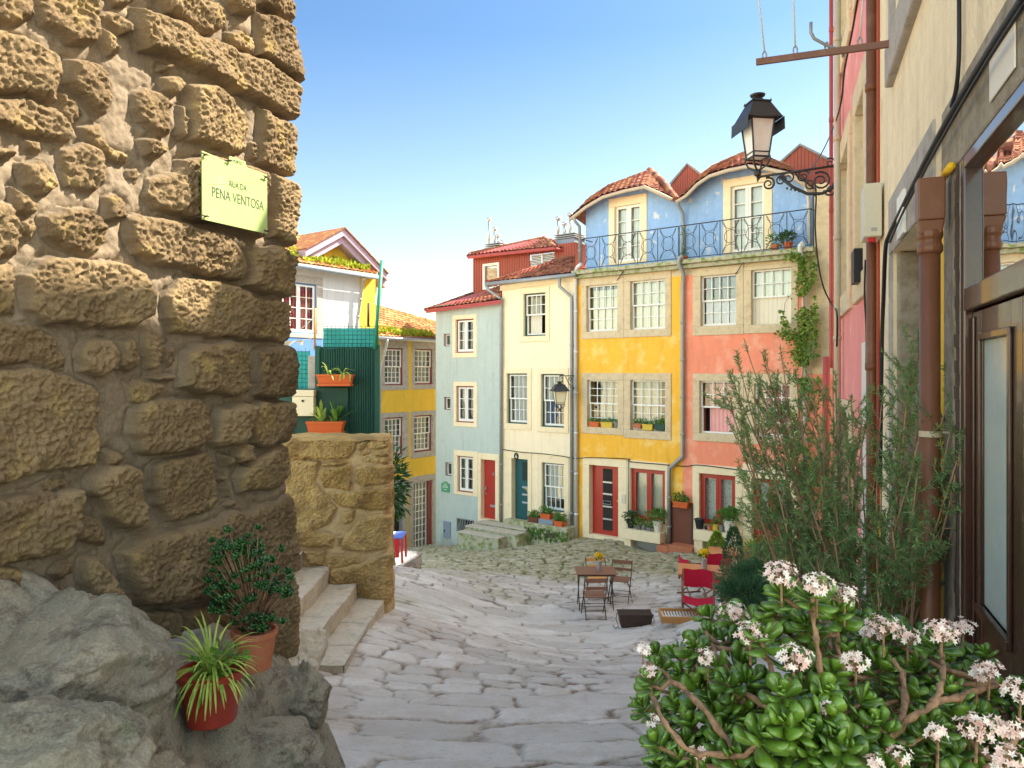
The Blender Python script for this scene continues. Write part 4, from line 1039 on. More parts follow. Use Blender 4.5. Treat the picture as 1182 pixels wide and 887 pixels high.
tag(grid_obj('hanging_cloth', P, MT['curtain']), 'small cream cloth hanging on the washing line by the rough wall', 'cloth')
# ------------------------------------------------------------------ ROUGH STONE MASONRY as displaced relief
def poly_dist(px, py, poly):
    n = len(poly); D = np.full(px.shape, 1e9); ins = np.zeros(px.shape, bool)
    for i in range(n):
        x0, y0 = poly[i]; x1, y1 = poly[(i+1) % n]; dx, dy = x1-x0, y1-y0
        t = np.clip(((px-x0)*dx+(py-y0)*dy)/(dx*dx+dy*dy+1e-12), 0, 1)
        D = np.minimum(D, np.hypot(px-x0-t*dx, py-y0-t*dy))
        c = ((y0 > py) != (y1 > py)) & (px < (x1-x0)*(py-y0)/((y1-y0)+1e-12)+x0); ins ^= c
    return np.where(ins, D, -D)
def masonry(name, F, polys, s0, sc, s_end, z0, z1, ds, dz, mat, H=.07, r=.07, rc=.07, pit=.012, lump=.02, par=None, mort=.018, topround=None, seed=0, edge_lump=.0):
    """front face s0..sc, rounded corner at sc, then a return face of length s_end going back; relief stones"""
    w1 = np.arange(s0, sc, ds); w2 = sc+rc*math.pi/2*np.linspace(0, 1, 14); w3 = np.concatenate([w2[-1]+np.arange(1, 40)*ds*1.5, np.linspace(w2[-1]+60*ds, w2[-1]+s_end, 30)])
    w = np.concatenate([w1, w2, w3]); zs = np.arange(z0, z1, dz)
    W, Z = np.meshgrid(w, zs)
    wx = W+.018*fbm(W*7, Z*7, seed+1, 3); wz = Z+.018*fbm(W*7, Z*7, seed+5, 3)
    h = np.zeros_like(W); st = np.zeros_like(W); rn = np.zeros_like(W)
    lumps = fbm(W*4, Z*4, seed+9, 4); DM = np.full(W.shape, -1.0)
    for k, pl in enumerate(polys):
        xs = [p[0] for p in pl]; ys = [p[1] for p in pl]; m = .10
        sel = (W > min(xs)-m) & (W < max(xs)+m) & (Z > min(ys)-m) & (Z < max(ys)+m)
        if not sel.any(): continue
        D = poly_dist(wx[sel], wz[sel], pl); D = D+.002; DM[sel] = np.maximum(DM[sel], D)
        size = min(max(xs)-min(xs), max(ys)-min(ys)); rr = min(r, size*.45)*(.8+.4*random.random()); HH = H*min(1, .35+size/.35)*(.75+.5*random.random())
        q = np.clip(D/rr, 0, 1); hh = HH*np.sqrt(np.clip(1-(1-q)**2.8, 0, 1))
        tilt = (W[sel]-sum(xs)/len(xs))*random.uniform(-.12,.12)+(Z[sel]-sum(ys)/len(ys))*random.uniform(-.12,.12)
        hh = hh+q*(tilt*.6)
        s = np.clip(D/.014, 0, 1); hs = h[sel]; better = hh*(D > 0) > hs
        h[sel] = np.where(better, hh, hs); st[sel] = np.maximum(st[sel], s); rn[sel] = np.where(better, random.random(), rn[sel])
    big = fbm(W*1.3, Z*1.3, seed+20, 3)
    pits = np.abs(fbm(W*34, Z*34, seed+30, 4)); pits2 = fbm(W*62, Z*62, seed+40, 2)
    rough = st*(lump*lumps - pit*1.2*np.clip(pits*1.6, 0, 1.2) + pit*.45*pits2) + (1-st)*(mort*fbm(W*5, Z*5, seed+50, 4)+.003*fbm(W*45, Z*45, seed+55, 3))
    h = h+rough+.02*big-(1-st)*.022*np.exp(np.clip(DM, -1, 0)/.025)
    cor = np.clip((W-sc)/(rc*math.pi/2), 0, 1); ang = cor*math.pi/2
    after = np.clip(W-(sc+rc*math.pi/2), 0, None)
    Ux, Uy, Nx, Ny = F.U.x, F.U.y, F.N.x, F.N.y
    nx = Nx*np.cos(ang)+Ux*np.sin(ang); ny = Ny*np.cos(ang)+Uy*np.sin(ang)
    s = np.minimum(W, sc)
    cx = F.O.x+Ux*s-Nx*rc; cy = F.O.y+Uy*s-Ny*rc
    X = cx+nx*(rc+h)-Nx*after; Y = cy+ny*(rc+h)-Ny*after
    ZZ = Z+0*h
    if topround is not None:
        t = np.clip((Z-topround)/(z1-dz-topround), 0, 1); 
        X = X-nx*.04*t**2; Y = Y-ny*.04*t**2
    P = np.stack([X, Y, ZZ], -1)
    return grid_obj(name, P, mat, par, {'stone': st, 'rnd': rn}), (W, Z, h)
K = 340/1182.0
def px_poly(F, pts, ox, oy, k, xext=None):
    out = []
    for x, y in pts:
        if xext and x >= xext: x = x+260
        X, Y = ox+x*k, oy+y*k
        if xext and x > xext+200:   # extrapolate beyond the corner by distance, not by perspective
            u, z = F.uv(ox+(x-260)*k, Y); u += .30
        else: u, z = F.uv(X, Y)
        out.append((u, z))
    return out
S1 = [[(130,-80),(350,-80),(385,90),(370,180),(290,190),(240,150),(150,90)],[(0,110),(60,130),(200,200),(225,300),(215,420),(100,375),(-150,360),(-150,110)],
 [(385,60),(440,50),(510,90),(515,130),(480,150),(430,110)],[(545,-70),(640,-60),(850,15),(885,90),(860,145),(760,120),(640,60)],
 [(530,30),(600,55),(780,130),(1000,235),(1130,310),(1140,470),(1040,430),(860,330),(700,250),(560,200),(525,110)],[(1020,-60),(1150,-60),(1150,70),(1090,55),(1015,15)],
 [(1020,50),(1100,70),(1160,100),(1150,310),(1010,230)],[(905,120),(950,110),(1005,150),(1000,220),(950,200),(910,150)],[(870,-40),(980,-50),(1000,60),(930,50)],
 [(400,120),(450,170),(470,230),(430,235),(400,180)],[(270,240),(370,250),(420,300),(420,420),(390,470),(310,400),(260,330)],
 [(-90,380),(100,390),(230,440),(280,520),(270,575),(170,555),(40,530),(-90,470)],[(525,370),(570,350),(640,380),(665,440),(655,560),(600,540),(550,500),(525,430)],
 [(640,320),(680,305),(715,340),(690,400),(650,370)],[(636,262),(665,262),(662,292),(638,290)],[(735,340),(820,340),(930,410),(975,480),(970,600),(920,620),(820,590),(740,560),(735,440)],
 [(1030,450),(1130,490),(1160,540),(1150,710),(1010,650),(1020,520)],[(245,600),(330,570),(400,610),(405,730),(350,780),(260,760),(240,680)],[(540,570),(600,560),(640,600),(600,645),(550,620)],
 [(310,510),(390,490),(400,560),(500,620),(500,660),(440,640),(350,570)],[(65,650),(150,630),(200,690),(225,750),(160,780),(80,740)],[(500,680),(530,665),(555,700),(530,735),(505,715)],
 [(580,720),(680,690),(700,640),(810,620),(1040,690),(1050,860),(1040,950),(805,890),(720,880),(620,840),(575,780)],[(400,800),(450,780),(490,820),(490,880),(410,885)],
 [(1072,695),(1155,730),(1150,985),(1075,960)],[(-60,600),(40,600),(45,640),(-60,645)],[(25,740),(100,780),(150,810),(130,860),(60,830)],[(-100,780),(40,800),(60,860),(80,930),(60,1040),(-100,1060)],
 [(235,360),(290,390),(320,460),(290,510),(240,440)],[(100,555),(170,560),(170,610),(110,590)],[(-60,-60),(110,-60),(120,60),(40,90),(-60,60)],[(400,-60),(520,-50),(520,20),(440,30)],[(985,560),(1010,560),(1008,640),(985,630)],[(700,430),(722,430),(722,560),(700,540)]]
S2 = [[(155,30),(230,0),(330,0),(390,60),(395,140),(340,175),(240,160),(165,110)],[(80,40),(120,30),(135,90),(105,140),(78,90)],
 [(490,40),(540,20),(700,60),(860,100),(940,170),(960,260),(940,300),(820,280),(680,240),(520,190),(490,120)],[(970,170),(1010,145),(1140,170),(1165,220),(1150,350),(1070,345),(970,315)],
 [(70,270),(170,190),(300,185),(430,215),(540,270),(575,340),(560,440),(490,490),(330,480),(150,470),(85,400)],[(640,360),(700,280),(840,290),(960,330),(1090,365),(1145,370),(1150,450),(1145,540),(950,530),(800,515),(690,500),(640,450)],
 [(-90,235),(40,240),(50,430),(-90,445)],[(-90,460),(100,470),(190,520),(235,600),(230,655),(100,640),(-90,640)],[(285,580),(330,535),(410,530),(435,590),(425,660),(360,680),(290,660)],
 [(450,540),(500,515),(540,560),(550,640),(510,670),(460,650)],[(560,505),(610,510),(630,560),(620,640),(590,660),(565,600)],[(645,560),(680,540),(698,590),(670,640),(645,610)],
 [(730,580),(780,545),(900,535),(960,570),(970,740),(880,745),(780,750),(710,720),(720,640)],[(1020,580),(1080,560),(1150,555),(1150,755),(1080,760),(1018,750)],[(500,710),(560,700),(645,710),(630,750),(560,780),(510,760)],
 [(-90,655),(180,655),(300,700),(365,740),(385,850),(380,960),(350,1035),(220,1045),(90,1080),(-90,1105)],[(520,800),(580,770),(790,765),(825,830),(820,940),(760,965),(600,995),(540,965),(510,900)],
 [(870,800),(950,775),(1000,790),(965,860),(940,950),(850,950),(835,930)],[(990,810),(1050,770),(1150,775),(1150,930),(1040,960),(1000,950),(975,880)],[(980,600),(1000,600),(1000,720),(980,720)],[(590,690),(690,660),(690,690),(620,700)]]
S3 = [[(355,240),(420,195),(500,190),(545,220),(560,310),(600,430),(550,450),(480,460),(430,420),(400,350),(355,290)],[(600,210),(650,170),(810,140),(850,180),(855,360),(800,390),(680,420),(630,370),(605,290)],
 [(940,240),(960,200),(1060,140),(1150,100),(1150,160),(1150,240),(1060,300),(960,310)],[(70,350),(200,320),(300,280),(315,310),(300,440),(230,550),(120,575),(-90,560),(-90,440),(60,380)],
 [(480,540),(560,490),(800,430),(1000,370),(1150,310),(1150,370),(1150,560),(1150,640),(1020,660),(900,720),(740,740),(640,770),(550,760),(520,690),(490,610)],[(340,390),(410,420),(410,530),(350,535),(300,500)],
 [(315,590),(370,570),(430,640),(490,740),(530,830),(440,830),(370,760)],[(880,150),(910,140),(925,180),(900,200)],[(930,160),(960,110),(985,120),(985,180),(940,190)],[(870,235),(905,235),(900,265),(875,260)],
 [(890,360),(930,335),(940,360),(905,380)],[(890,280),(915,270),(918,320),(900,320)],[(405,140),(450,130),(475,160),(470,195),(410,200)],[(240,590),(280,585),(270,650),(230,670),(205,630)],
 [(1040,700),(1150,660),(1160,860),(1160,1000),(1040,1000),(1030,850)],[(700,780),(900,740),(1010,700),(1020,900),(860,1000),(700,900)],[(560,790),(690,790),(690,950),(560,950)],[(-90,610),(60,620),(190,660),(350,800),(350,1000),(-90,1000)],[(205,250),(260,240),(275,275),(210,300),(100,335),(90,325)]]
polys = [px_poly(LW, p, 0, 0, K, 1125) for p in S1]+[px_poly(LW, p, 0, 240, K, 1125) for p in S2]+[px_poly(LW, p, 0, 480, K, 1125) for p in S3]
# the rest of the wall, outside the photograph: plain rows of boulders
sc = LW.uv(331, 430)[0]-.03
def fill_rows(s0, s1, z0, z1, rw=.38, lw=.5):
    out = []; z = z0
    while z < z1:
        s = s0+random.uniform(-.3, 0); hgt = rw*random.uniform(.7, 1.2)
        while s < s1:
            l = lw*random.uniform(.5, 1.4); g = .03
            out.append([(s+g,z+g+.03),(s+l*.5,z+g),(s+l-g,z+g+.02),(s+l-g,z+hgt-g),(s+l*.5,z+hgt-g*.5),(s+g,z+hgt-g-.02)]); s += l
        z += hgt
    return out
zt_ = LW.uv(165, -10)[1]
polys += fill_rows(sc-.55, sc+.4, LW.uv(325,-20)[1]+.02, 4.6)+fill_rows(-1.6, sc-.5, 2.6, 4.6)+fill_rows(-1.6, -.28, -2.6, 2.6)
T = thing('rough_stone_wall', LW.P(250, 720), 'tall rough granite rubble wall filling the left side, carrying the street sign', 'wall')
masonry('masonry', LW, polys, -1.6, sc, 3.2, -2.9, 4.6, .0060, .0065, MT['granite'], H=.078, r=.052, rc=.06, pit=.012, lump=.026, par=T, seed=3)
# hidden back of the wall
m = MB(); LW.box(m, -1.6, sc-.1, -3.2, -.12, -2.9, 4.55); m.build('wall_core', MT['rawstone'], T)
# street sign
T = thing('street_sign', LW.P(270, 270, .15), 'pale green street name plate with notched top pinned to the rough granite wall', 'street sign')
c = [LW.uv(232.3,174.2,.145), LW.uv(307.4,200.6,.145), LW.uv(308,270.3,.145), LW.uv(233,253.4,.145)]
def bl(x, y, d=.10):
    d += .045   # x 0..1 left-right, y 0..1 bottom-top on the slightly skewed plate
    u = (c[3][0]*(1-x)+c[2][0]*x)*(1-y)+(c[0][0]*(1-x)+c[1][0]*x)*y; z = (c[3][1]*(1-x)+c[2][1]*x)*(1-y)+(c[0][1]*(1-x)+c[1][1]*x)*y
    return LW.pt(u, d, z)
out = [(0,0),(1,0),(1,.98),(.86,.985),(.80,.985),(.66,.99),(.64,1.07),(.40,1.07),(.385,.995),(.36,.96),(.2,.985),(.02,1.0),(0,1.0)]
m = MB(); fr_ = [bl(x,y,.105) for x,y in out]; bk = [bl(x,y,.098) for x,y in out]; m.poly(fr_); m.poly(bk[::-1])
for i in range(len(out)): m.poly([bk[i], bk[(i+1)%len(out)], fr_[(i+1)%len(out)], fr_[i]])
m.build('plate', MT['signgreen'], T)
ux = (bl(1,.5)-bl(0,.5)); W_ = ux.length; ux = ux.normalized(); uz = (bl(.5,1)-bl(.5,0)).normalized()
join_text('RUA DA', .052, MT['ink'], T, bl(.52,.60,.1055), ux, uz, LW.N, xs=.8)
join_text('PENA VENTOSA', .082, MT['ink'], T, bl(.53,.37,.1055), ux, uz, LW.N, xs=.78)
join_text('PORTO', .026, MT['ink'], T, bl(.52,.99,.1055), ux, uz, LW.N, xs=.9)
for x, y, L in ((.03,.95,.05),(.97,.93,.05),(.03,.05,.05),(.97,.04,.05),(.385,.99,.035)):
    m = MB(); p = bl(x,y,.03); m.tube([p, bl(x,y,.125)], .006, 8); q = bl(x,y,.120); m.tube([q-ux*L*.7, q+ux*L*.3], .004, 6); m.build('pin', MT['rustiron'], T)
m = MB(); m.tube([bl(.06,.53,.1056), bl(.5,.66,.1056), bl(.93,.87,.1056)], .0006, 4); m.build('crack', MT['ink'], T)
# ------------------------------------------------------------------ PILLAR beside the steps
PL = Frame(330, 10.2, 447, 10.2); k = 220/1182.0
SP = [[(150,80),(190,30),(300,15),(420,30),(600,50),(590,110),(540,150),(400,155),(160,150)],[(600,70),(640,45),(680,38),(640,100),(615,110)],[(660,60),(700,35),(830,40),(830,90),(680,95)],[(700,102),(830,100),(830,140),(705,142)],
 [(660,150),(830,146),(830,190),(650,182)],[(620,112),(690,120),(650,148),(610,140)],[(370,280),(400,210),(560,200),(580,300),(560,350),(400,340)],[(600,212),(700,195),(830,200),(830,310),(640,330),(600,290)],
 [(170,165),(370,165),(350,300),(430,400),(480,470),(430,560),(350,590),(200,580),(165,400)],[(430,380),(560,355),(830,350),(830,420),(830,470),(640,475),(500,460)],
 [(120,610),(200,600),(440,620),(460,640),(440,715),(250,700),(120,690)],[(560,600),(640,520),(830,495),(830,560),(830,680),(640,740),(500,720),(520,640)],[(510,500),(600,480),(580,540),(520,560)],
 [(400,760),(600,765),(620,800),(420,860)],[(430,850),(640,800),(830,700),(830,900),(830,1060),(500,1060),(430,950)],[(260,725),(400,730),(390,820),(310,810)],[(380,180),(500,170),(560,190),(400,200)],[(480,640),(510,640),(510,700),(480,700)]]
def pp(poly): 
    o = []
    for x, y in poly:
        u, z = PL.uv(300+min(x, 775)*k, 500+y*k); o.append((u+(.3 if x >= 830 else 0), z))
    return o
pol = [pp(p) for p in SP]+fill_rows(-.6, .0, -3.4, -1.0)
T = thing('stone_pillar', PL.P(390, 700), 'golden rubble stone pillar wall at the side of the steps', 'pillar')
scp = PL.uv(446, 600)[0]-.06
zt = PL.uv(390, 504.5)[1]
masonry('masonry', PL, pol, PL.uv(327,600)[0], scp, .45, -3.7, zt, .010, .010, MT['pillarstone'], H=.06, r=.055, rc=.06, pit=.014, lump=.035, par=T, seed=8, mort=.02, topround=zt-.16)
# top of the pillar: rough cap
u0 = PL.uv(327,600)[0]
X, Yg = np.meshgrid(np.linspace(u0-.02, scp+.05, 70), np.linspace(-.03, .52, 30))
edge = np.minimum(np.minimum(X-u0+.02, scp+.05-X), np.minimum(Yg+.03, .52-Yg))
Z = zt-.012+.028*np.clip(edge/.08, 0, 1)+.015*fbm(X*6, Yg*6, 2, 3)-.04*(edge < .004)
grid_obj('cap', np.stack([PL.O.x+X, PL.O.y+Yg, Z], -1), MT['pillarstone'], T, {'stone': np.ones_like(X), 'rnd': .5+.4*fbm(X*3,Yg*3,1,2)})
m = MB(); PL.box(m, u0+.02, scp, -.5, -.06, -3.7, zt-.05); m.build('wall_core', MT['rawstone'], T)
# ------------------------------------------------------------------ STEPS
T = thing('stone_steps', V(410, 745, 8.6), 'flight of worn pale granite steps climbing left beside the pillar', 'steps')
y_far, y_near = 10.26, 7.45
xr = [-1.78, -2.15, -2.52, -2.88, -3.25, -3.62]; zs_ = [-3.10, -2.885, -2.665, -2.45, -2.23, -2.0]
for i in range(6):
    pieces = [(7.87, 8.45, 9.2, 10.25), (7.72, 8.8, 10.25), (7.3, 8.9, 10.25), (7.3, 9.2, 10.25), (7.0, 10.25), (7.0, 10.25)][i]
    for a, b in zip(pieces[:-1], pieces[1:]):
        n = 46; m_ = int((b-a)/.03)
        # worn block: top + riser as relief
        prof = []; r = .022
        x1 = xr[i]; zt2 = zs_[i]; zb2 = zs_[i]-.45
        ts = np.concatenate([np.linspace(0, .5, 16), .5+np.linspace(.0, .028, 6)[1:], np.linspace(.53, 1, 14)])
        pts = []
        for q in range(18): pts.append((x1-.62+(.62-r)*q/17, zt2))
        for q in range(1, 7): an = q/6*math.pi/2; pts.append((x1-r+r*math.sin(an), zt2-r+r*math.cos(an)))
        for q in range(1, 14): pts.append((x1, zt2-r-(zt2-r-zb2)*q/13))
        A = np.array(pts); ys = np.linspace(a+.006, b-.006, m_)
        XX = np.tile(A[:,0][None], (m_, 1)); ZZ = np.tile(A[:,1][None], (m_, 1)); YY = np.tile(ys[:,None], (1, len(A)))
        nn = .012*fbm(XX*5, YY*5, ZZ*5+i, 4)+.004*fbm(XX*25, YY*25, ZZ*25, 3)
        endr = np.minimum(YY-a, b-YY); dip = -.02*np.exp(-endr/.02)
        side = (np.arange(len(A)) > 20)[None]*1.0
        XX = XX+nn*side+dip*side*1.0+.02*np.sin(YY*2+i)*side; ZZ = ZZ+nn*(1-side)+dip*(1-side)-.012*np.sin((YY-a)/(b-a)*3.14)*(1-side)
        grid_obj('step', np.stack([XX, YY, ZZ], -1), MT['stepstone'], T, {'rnd': np.zeros_like(XX)})
m = MB()
for i in range(6): m.box(xr[i]-.58, xr[i]-.03, (7.895, 7.745, 7.325, 7.325, 7.03, 7.03)[i], 10.2, zs_[i]-.44, zs_[i]-.02)
for i in range(6): m.box(xr[i]-1.2-.001*i, xr[i]-.05, 7.92 if i == 0 else 7.76-.1*(i > 1), 10.2, -4.0, zs_[i]-.07)
m.build('step_core', MT['stepstone'], T)
# ------------------------------------------------------------------ GROUND
ctl = [(600,887,5.08),(380,887,4.9),(850,887,5.0),(391,779,7.87),(425,742,8.8),(600,779,8.5),(800,779,8.5),(447,710,10.2),(600,745,10.8),(800,745,10.8),(690,714,14),(800,707,13.5),(560,702,14.5),
 (700,690,16),(600,666,18),(700,650,19.6),(600,641,21.5),(760,637,21.9),(606,628,24.9),(668,622,23.6),(720,626,22.6),(800,636,21.2),(900,643,19.7),(545,628,26.3),(505,632,27.5),(470,633,28.9),(450,634,28),(462,656,17),(490,662,15.5),(480,641,22),(530,640,23),(950,645,18.5),(870,690,12)]
cp = [((x-CX)/FPX*Y, Y) for x, y, Y in ctl]; cv = [(CY-y)/FPX*Y for x, y, Y in ctl]
for x, y, z in ((0,0,-1.65),(-3,0,-1.2),(2,0,-1.65),(0,-7,-.6),(-4,-7,-.4),(4,-7,-.6),(-6,10,-3.0),(5,6,-2.95),(9,14,-4.2),(11,19,-4.8),(-6,20,-5.4),(-8,29,-7.2),(0,32,-6.8),(8,27,-5.2),(1.5,3,-2.2),(-2.6,3,-2.1)):
    cp.append((x,y)); cv.append(z)
ground_z0 = tps(cp, np.array(cv), .004)
def ground_z(x, y): return float(ground_z0(np.array([x]), np.array([y]))[0])
def voro(x, y, sx, sy, seed, jit=.42):
    """row-laid slabs: returns edge distance (m), id random, cell-centre offset"""
    gy = np.floor(y/sy); off = _h(gy, gy*0+seed, gy*0)*1.0
    F1 = np.full(x.shape, 1e9); F2 = np.full(x.shape, 1e9); I = np.zeros(x.shape); CXa = np.zeros(x.shape); CYa = np.zeros(x.shape)
    for dj in (-1, 0, 1):
        jj = gy+dj; o = _h(jj, jj*0+seed, jj*0)
        gi = np.floor(x/sx-o)
        for di in (-1, 0, 1):
            ii = gi+di
            cx = (ii+.5+o+(_h(ii, jj, ii*0+seed+1)-.5)*2*jit)*sx; cy = (jj+.5+(_h(ii, jj, ii*0+seed+2)-.5)*1.1*jit)*sy
            d = np.maximum(np.abs(x-cx)/sx*.9, np.abs(y-cy)/sy*1.15)+.18*np.hypot((x-cx)/sx, (y-cy)/sy)
            nb = d < F1
            F2 = np.where(nb, F1, np.minimum(F2, d)); I = np.where(nb, _h(ii, jj, ii*0+seed+3), I)
            CXa = np.where(nb, cx, CXa); CYa = np.where(nb, cy, CYa); F1 = np.where(nb, d, F1)
    return (F2-F1)*min(sx, sy)*.5, I, x-CXa, y-CYa
xs = np.concatenate([np.arange(-8, -3.2, .09), np.arange(-3.2, 3.2, .021), np.arange(3.2, 9.5, .05)])
ys = [-7.0]
while ys[-1] < 31:
    y = ys[-1]; ys.append(y+(.12 if y < 3.8 else (.020+.0022*max(0, y-5) if y < 24 else .1)))
ys = np.array(ys)
X, Yg = np.meshgrid(xs, ys)
wx = X+.05*fbm(X*.9, Yg*.9, 1, 2)+.022*fbm(X*7, Yg*7, 2, 3); wy = Yg+.05*fbm(X*.9, Yg*.9, 5, 2)+.022*fbm(X*7, Yg*7, 7, 3)
eA, iA, ax, ay = voro(wx, wy, 1.25, .58, 5); eB, iB, bx, by = voro(wx, wy, .46, .30, 9)
mk = fbm(X*.35+4, Yg*.30+2, 8, 2)+.25*(Yg > 17.2)-.30*(Yg < 7)-.08
small = (mk > .05)
e = np.where(small, eB, eA); idr = np.where(small, iB, iA); lx = np.where(small, bx, ax); ly = np.where(small, by, ay)
jw = np.where(small, .017, .015)*(1+.7*fbm(X*3, Yg*3, 12, 2)); joint = 1-np.clip((e-jw*.4)/(jw), 0, 1)
dome = np.clip(e/.035, 0, 1); tl = (_h(np.floor(idr*9999), idr*0, idr*0)-.5)
h = .016*np.sqrt(dome)+(idr-.5)*.018+tl*.035*lx+(idr-.5)*.045*ly+.012*fbm(X*4, Yg*4, 21, 4)+.004*fbm(X*30, Yg*30, 23, 3)-.016*joint
far = np.clip((Yg-17)/1.0, 0, 1)
h = h*(1+.6*far)
Z = ground_z0(X, Yg)+h
green = np.clip((Yg-17.3)/.8+.35*fbm(X*.9, Yg*.9, 31, 3), 0, 1)
green = np.maximum(green, np.clip(fbm(X*.7+9, Yg*.7, 35, 3)*1.2-.55, 0, .5))
m, nt, b = nodes('granite paving'); co = N(nt, 'ShaderNodeNewGeometry').outputs['Position']
aj, ar, ag = [N(nt, 'ShaderNodeAttribute', attribute_name=q).outputs['Fac'] for q in ('joint', 'rnd', 'green')]
col = mixc(nt, ar, (.57,.53,.47), (.82,.77,.69))
warm = mixc(nt, ramp(nt, noise(nt, co, 2.3, 5, .65), .40, .66), col, (.52,.44,.35)); col = mixc(nt, .6, col, warm)
col = mixc(nt, ramp(nt, noise(nt, co, 110, 4, .75), .34, .62), mixc(nt, .38, col, (.16,.15,.14)), col)
col = mixc(nt, ramp(nt, noise(nt, co, 9, 6, .7), .56, .74), col, mixc(nt, .42, col, (.20,.17,.14)))
mossy = mixc(nt, ramp(nt, noise(nt, co, 5, 6, .7), .40, .62), mixc(nt, .45, col, (.46,.38,.22)), (.24,.24,.09))
col = mixc(nt, ag, col, mossy)
jc = mixc(nt, ag, mixc(nt, ramp(nt, noise(nt, co, 6, 3), .4, .6), (.20,.145,.10), (.46,.42,.35)), (.10,.11,.035))
col = mixc(nt, aj, col, jc)
nt.links.new(col, b.inputs['Base Color']); b.inputs['Roughness'].default_value = .78; b.inputs['Specular IOR Level'].default_value = .3
bump(nt, b, noise(nt, co, 45, 10, .75), .6, .016)
MT['paving'] = m
o = grid_obj('paving', np.stack([X, Yg, Z], -1), MT['paving'], None, {'joint': joint, 'rnd': idr, 'green': green}); tag(o, kind='structure')
m = MB(); m.poly([(-400,-400,-8.2),(400,-400,-8.2),(400,400,-8.2),(-400,400,-8.2)]); tag(m.build('ground', MT['trim']), kind='structure')
# rock outcrop under the wall
rc = [(0,660,3.15),(80,690,3.45),(150,728,3.9),(230,722,4.35),(320,742,5.0),(60,760,2.9),(140,790,3.1),(180,860,3.0),(240,836,3.4),(200,887,2.9),(285,790,3.9),(300,830,3.9),(345,800,4.6),(372,840,4.6),(384,887,4.35),(330,887,3.7),(0,887,2.05),(90,887,2.5),(0,760,2.5)]
rp = [((x-CX)/FPX*Y, Y) for x, y, Y in rc]; rv = [(CY-y)/FPX*Y for x, y, Y in rc]
for x, y, z in ((-1.0,3.4,-2.35),(-1.0,4.3,-2.7),(-1.05,5.1,-2.95),(-.95,2.2,-2.2),(-.9,1.0,-1.9),(-2.4,1.0,-.9),(-3,2.5,-.75),(-3.2,3.5,-.9),(-2.6,5.6,-1.7),(-1.6,5.7,-2.6),(-2,6.6,-2.9)): rp.append((x,y)); rv.append(z)
rz = tps(rp, np.array(rv), .004)
xs = np.arange(-3.4, -.75, .011); ys = np.arange(.6, 6.8, .012); X, Yg = np.meshgrid(xs, ys)
base = rz(X, Yg)
n1 = fbm(X*1.9, Yg*1.9, 3, 3); rid = 1-np.abs(fbm(X*2.6+3, Yg*2.6, 9, 3)); crack = np.clip(1-np.abs(fbm(X*1.7+Yg*.9, Yg*1.5, 14, 2))*9, 0, 1)
cem = np.clip(1.2-np.hypot((X+1.95)/.35, (Yg-3.75)/.55), 0, 1)
rough = .05*n1+.09*(rid-.7)+.012*fbm(X*11, Yg*11, 5, 4)+.005*fbm(X*45, Yg*45, 6, 2)-.09*crack
Z = base+rough*(1-.75*cem)
# ledges
m, nt, b = nodes('outcrop granite'); co = N(nt, 'ShaderNodeNewGeometry').outputs['Position']
ac = N(nt, 'ShaderNodeAttribute', attribute_name='cement').outputs['Fac']; ak = N(nt, 'ShaderNodeAttribute', attribute_name='crack').outputs['Fac']
col = mixc(nt, ramp(nt, noise(nt, co, 2.2, 6, .65), .38, .64), (.40,.37,.26), (.64,.53,.36))
col = mixc(nt, ramp(nt, noise(nt, co, 4, 6, .7, (1,1,2.5)), .5, .72), col, (.50,.47,.38))
col = mixc(nt, ramp(nt, noise(nt, co, 3.2, 6, .75, (1.5,1.5,4)), .50, .62), col, (.22,.17,.11))
col = mixc(nt, ramp(nt, noise(nt, co, 5.5, 5, .7), .58, .70), col, (.15,.17,.07))
col = mixc(nt, ramp(nt, noise(nt, co, 7.5, 6, .8), .60, .68), col, (.62,.59,.50))
col = mixc(nt, ramp(nt, noise(nt, co, 85, 5, .75), .36, .62), mixc(nt, .30, col, (.08,.07,.055)), mixc(nt, .3, col, (.7,.65,.55)))
col = mixc(nt, ac, col, mixc(nt, ramp(nt, noise(nt, co, 14, 6, .7), .35, .65), (.46,.43,.42), (.64,.61,.60)))
nt.links.new(col, b.inputs['Base Color']); b.inputs['Roughness'].default_value = .9; b.inputs['Specular IOR Level'].default_value = .2
bump(nt, b, noise(nt, co, 26, 10, .75), 1.0, .05)
MT['outcrop'] = m
o = grid_obj('rock_outcrop', np.stack([X, Yg, Z], -1), MT['outcrop'], None, {'cement': cem, 'crack': crack}); tag(o, kind='structure')
def outcrop_z(x, y, Z=Z, xs=xs, ys=ys):
    return float(Z[np.argmin(abs(ys-y)), np.argmin(abs(xs-x))])
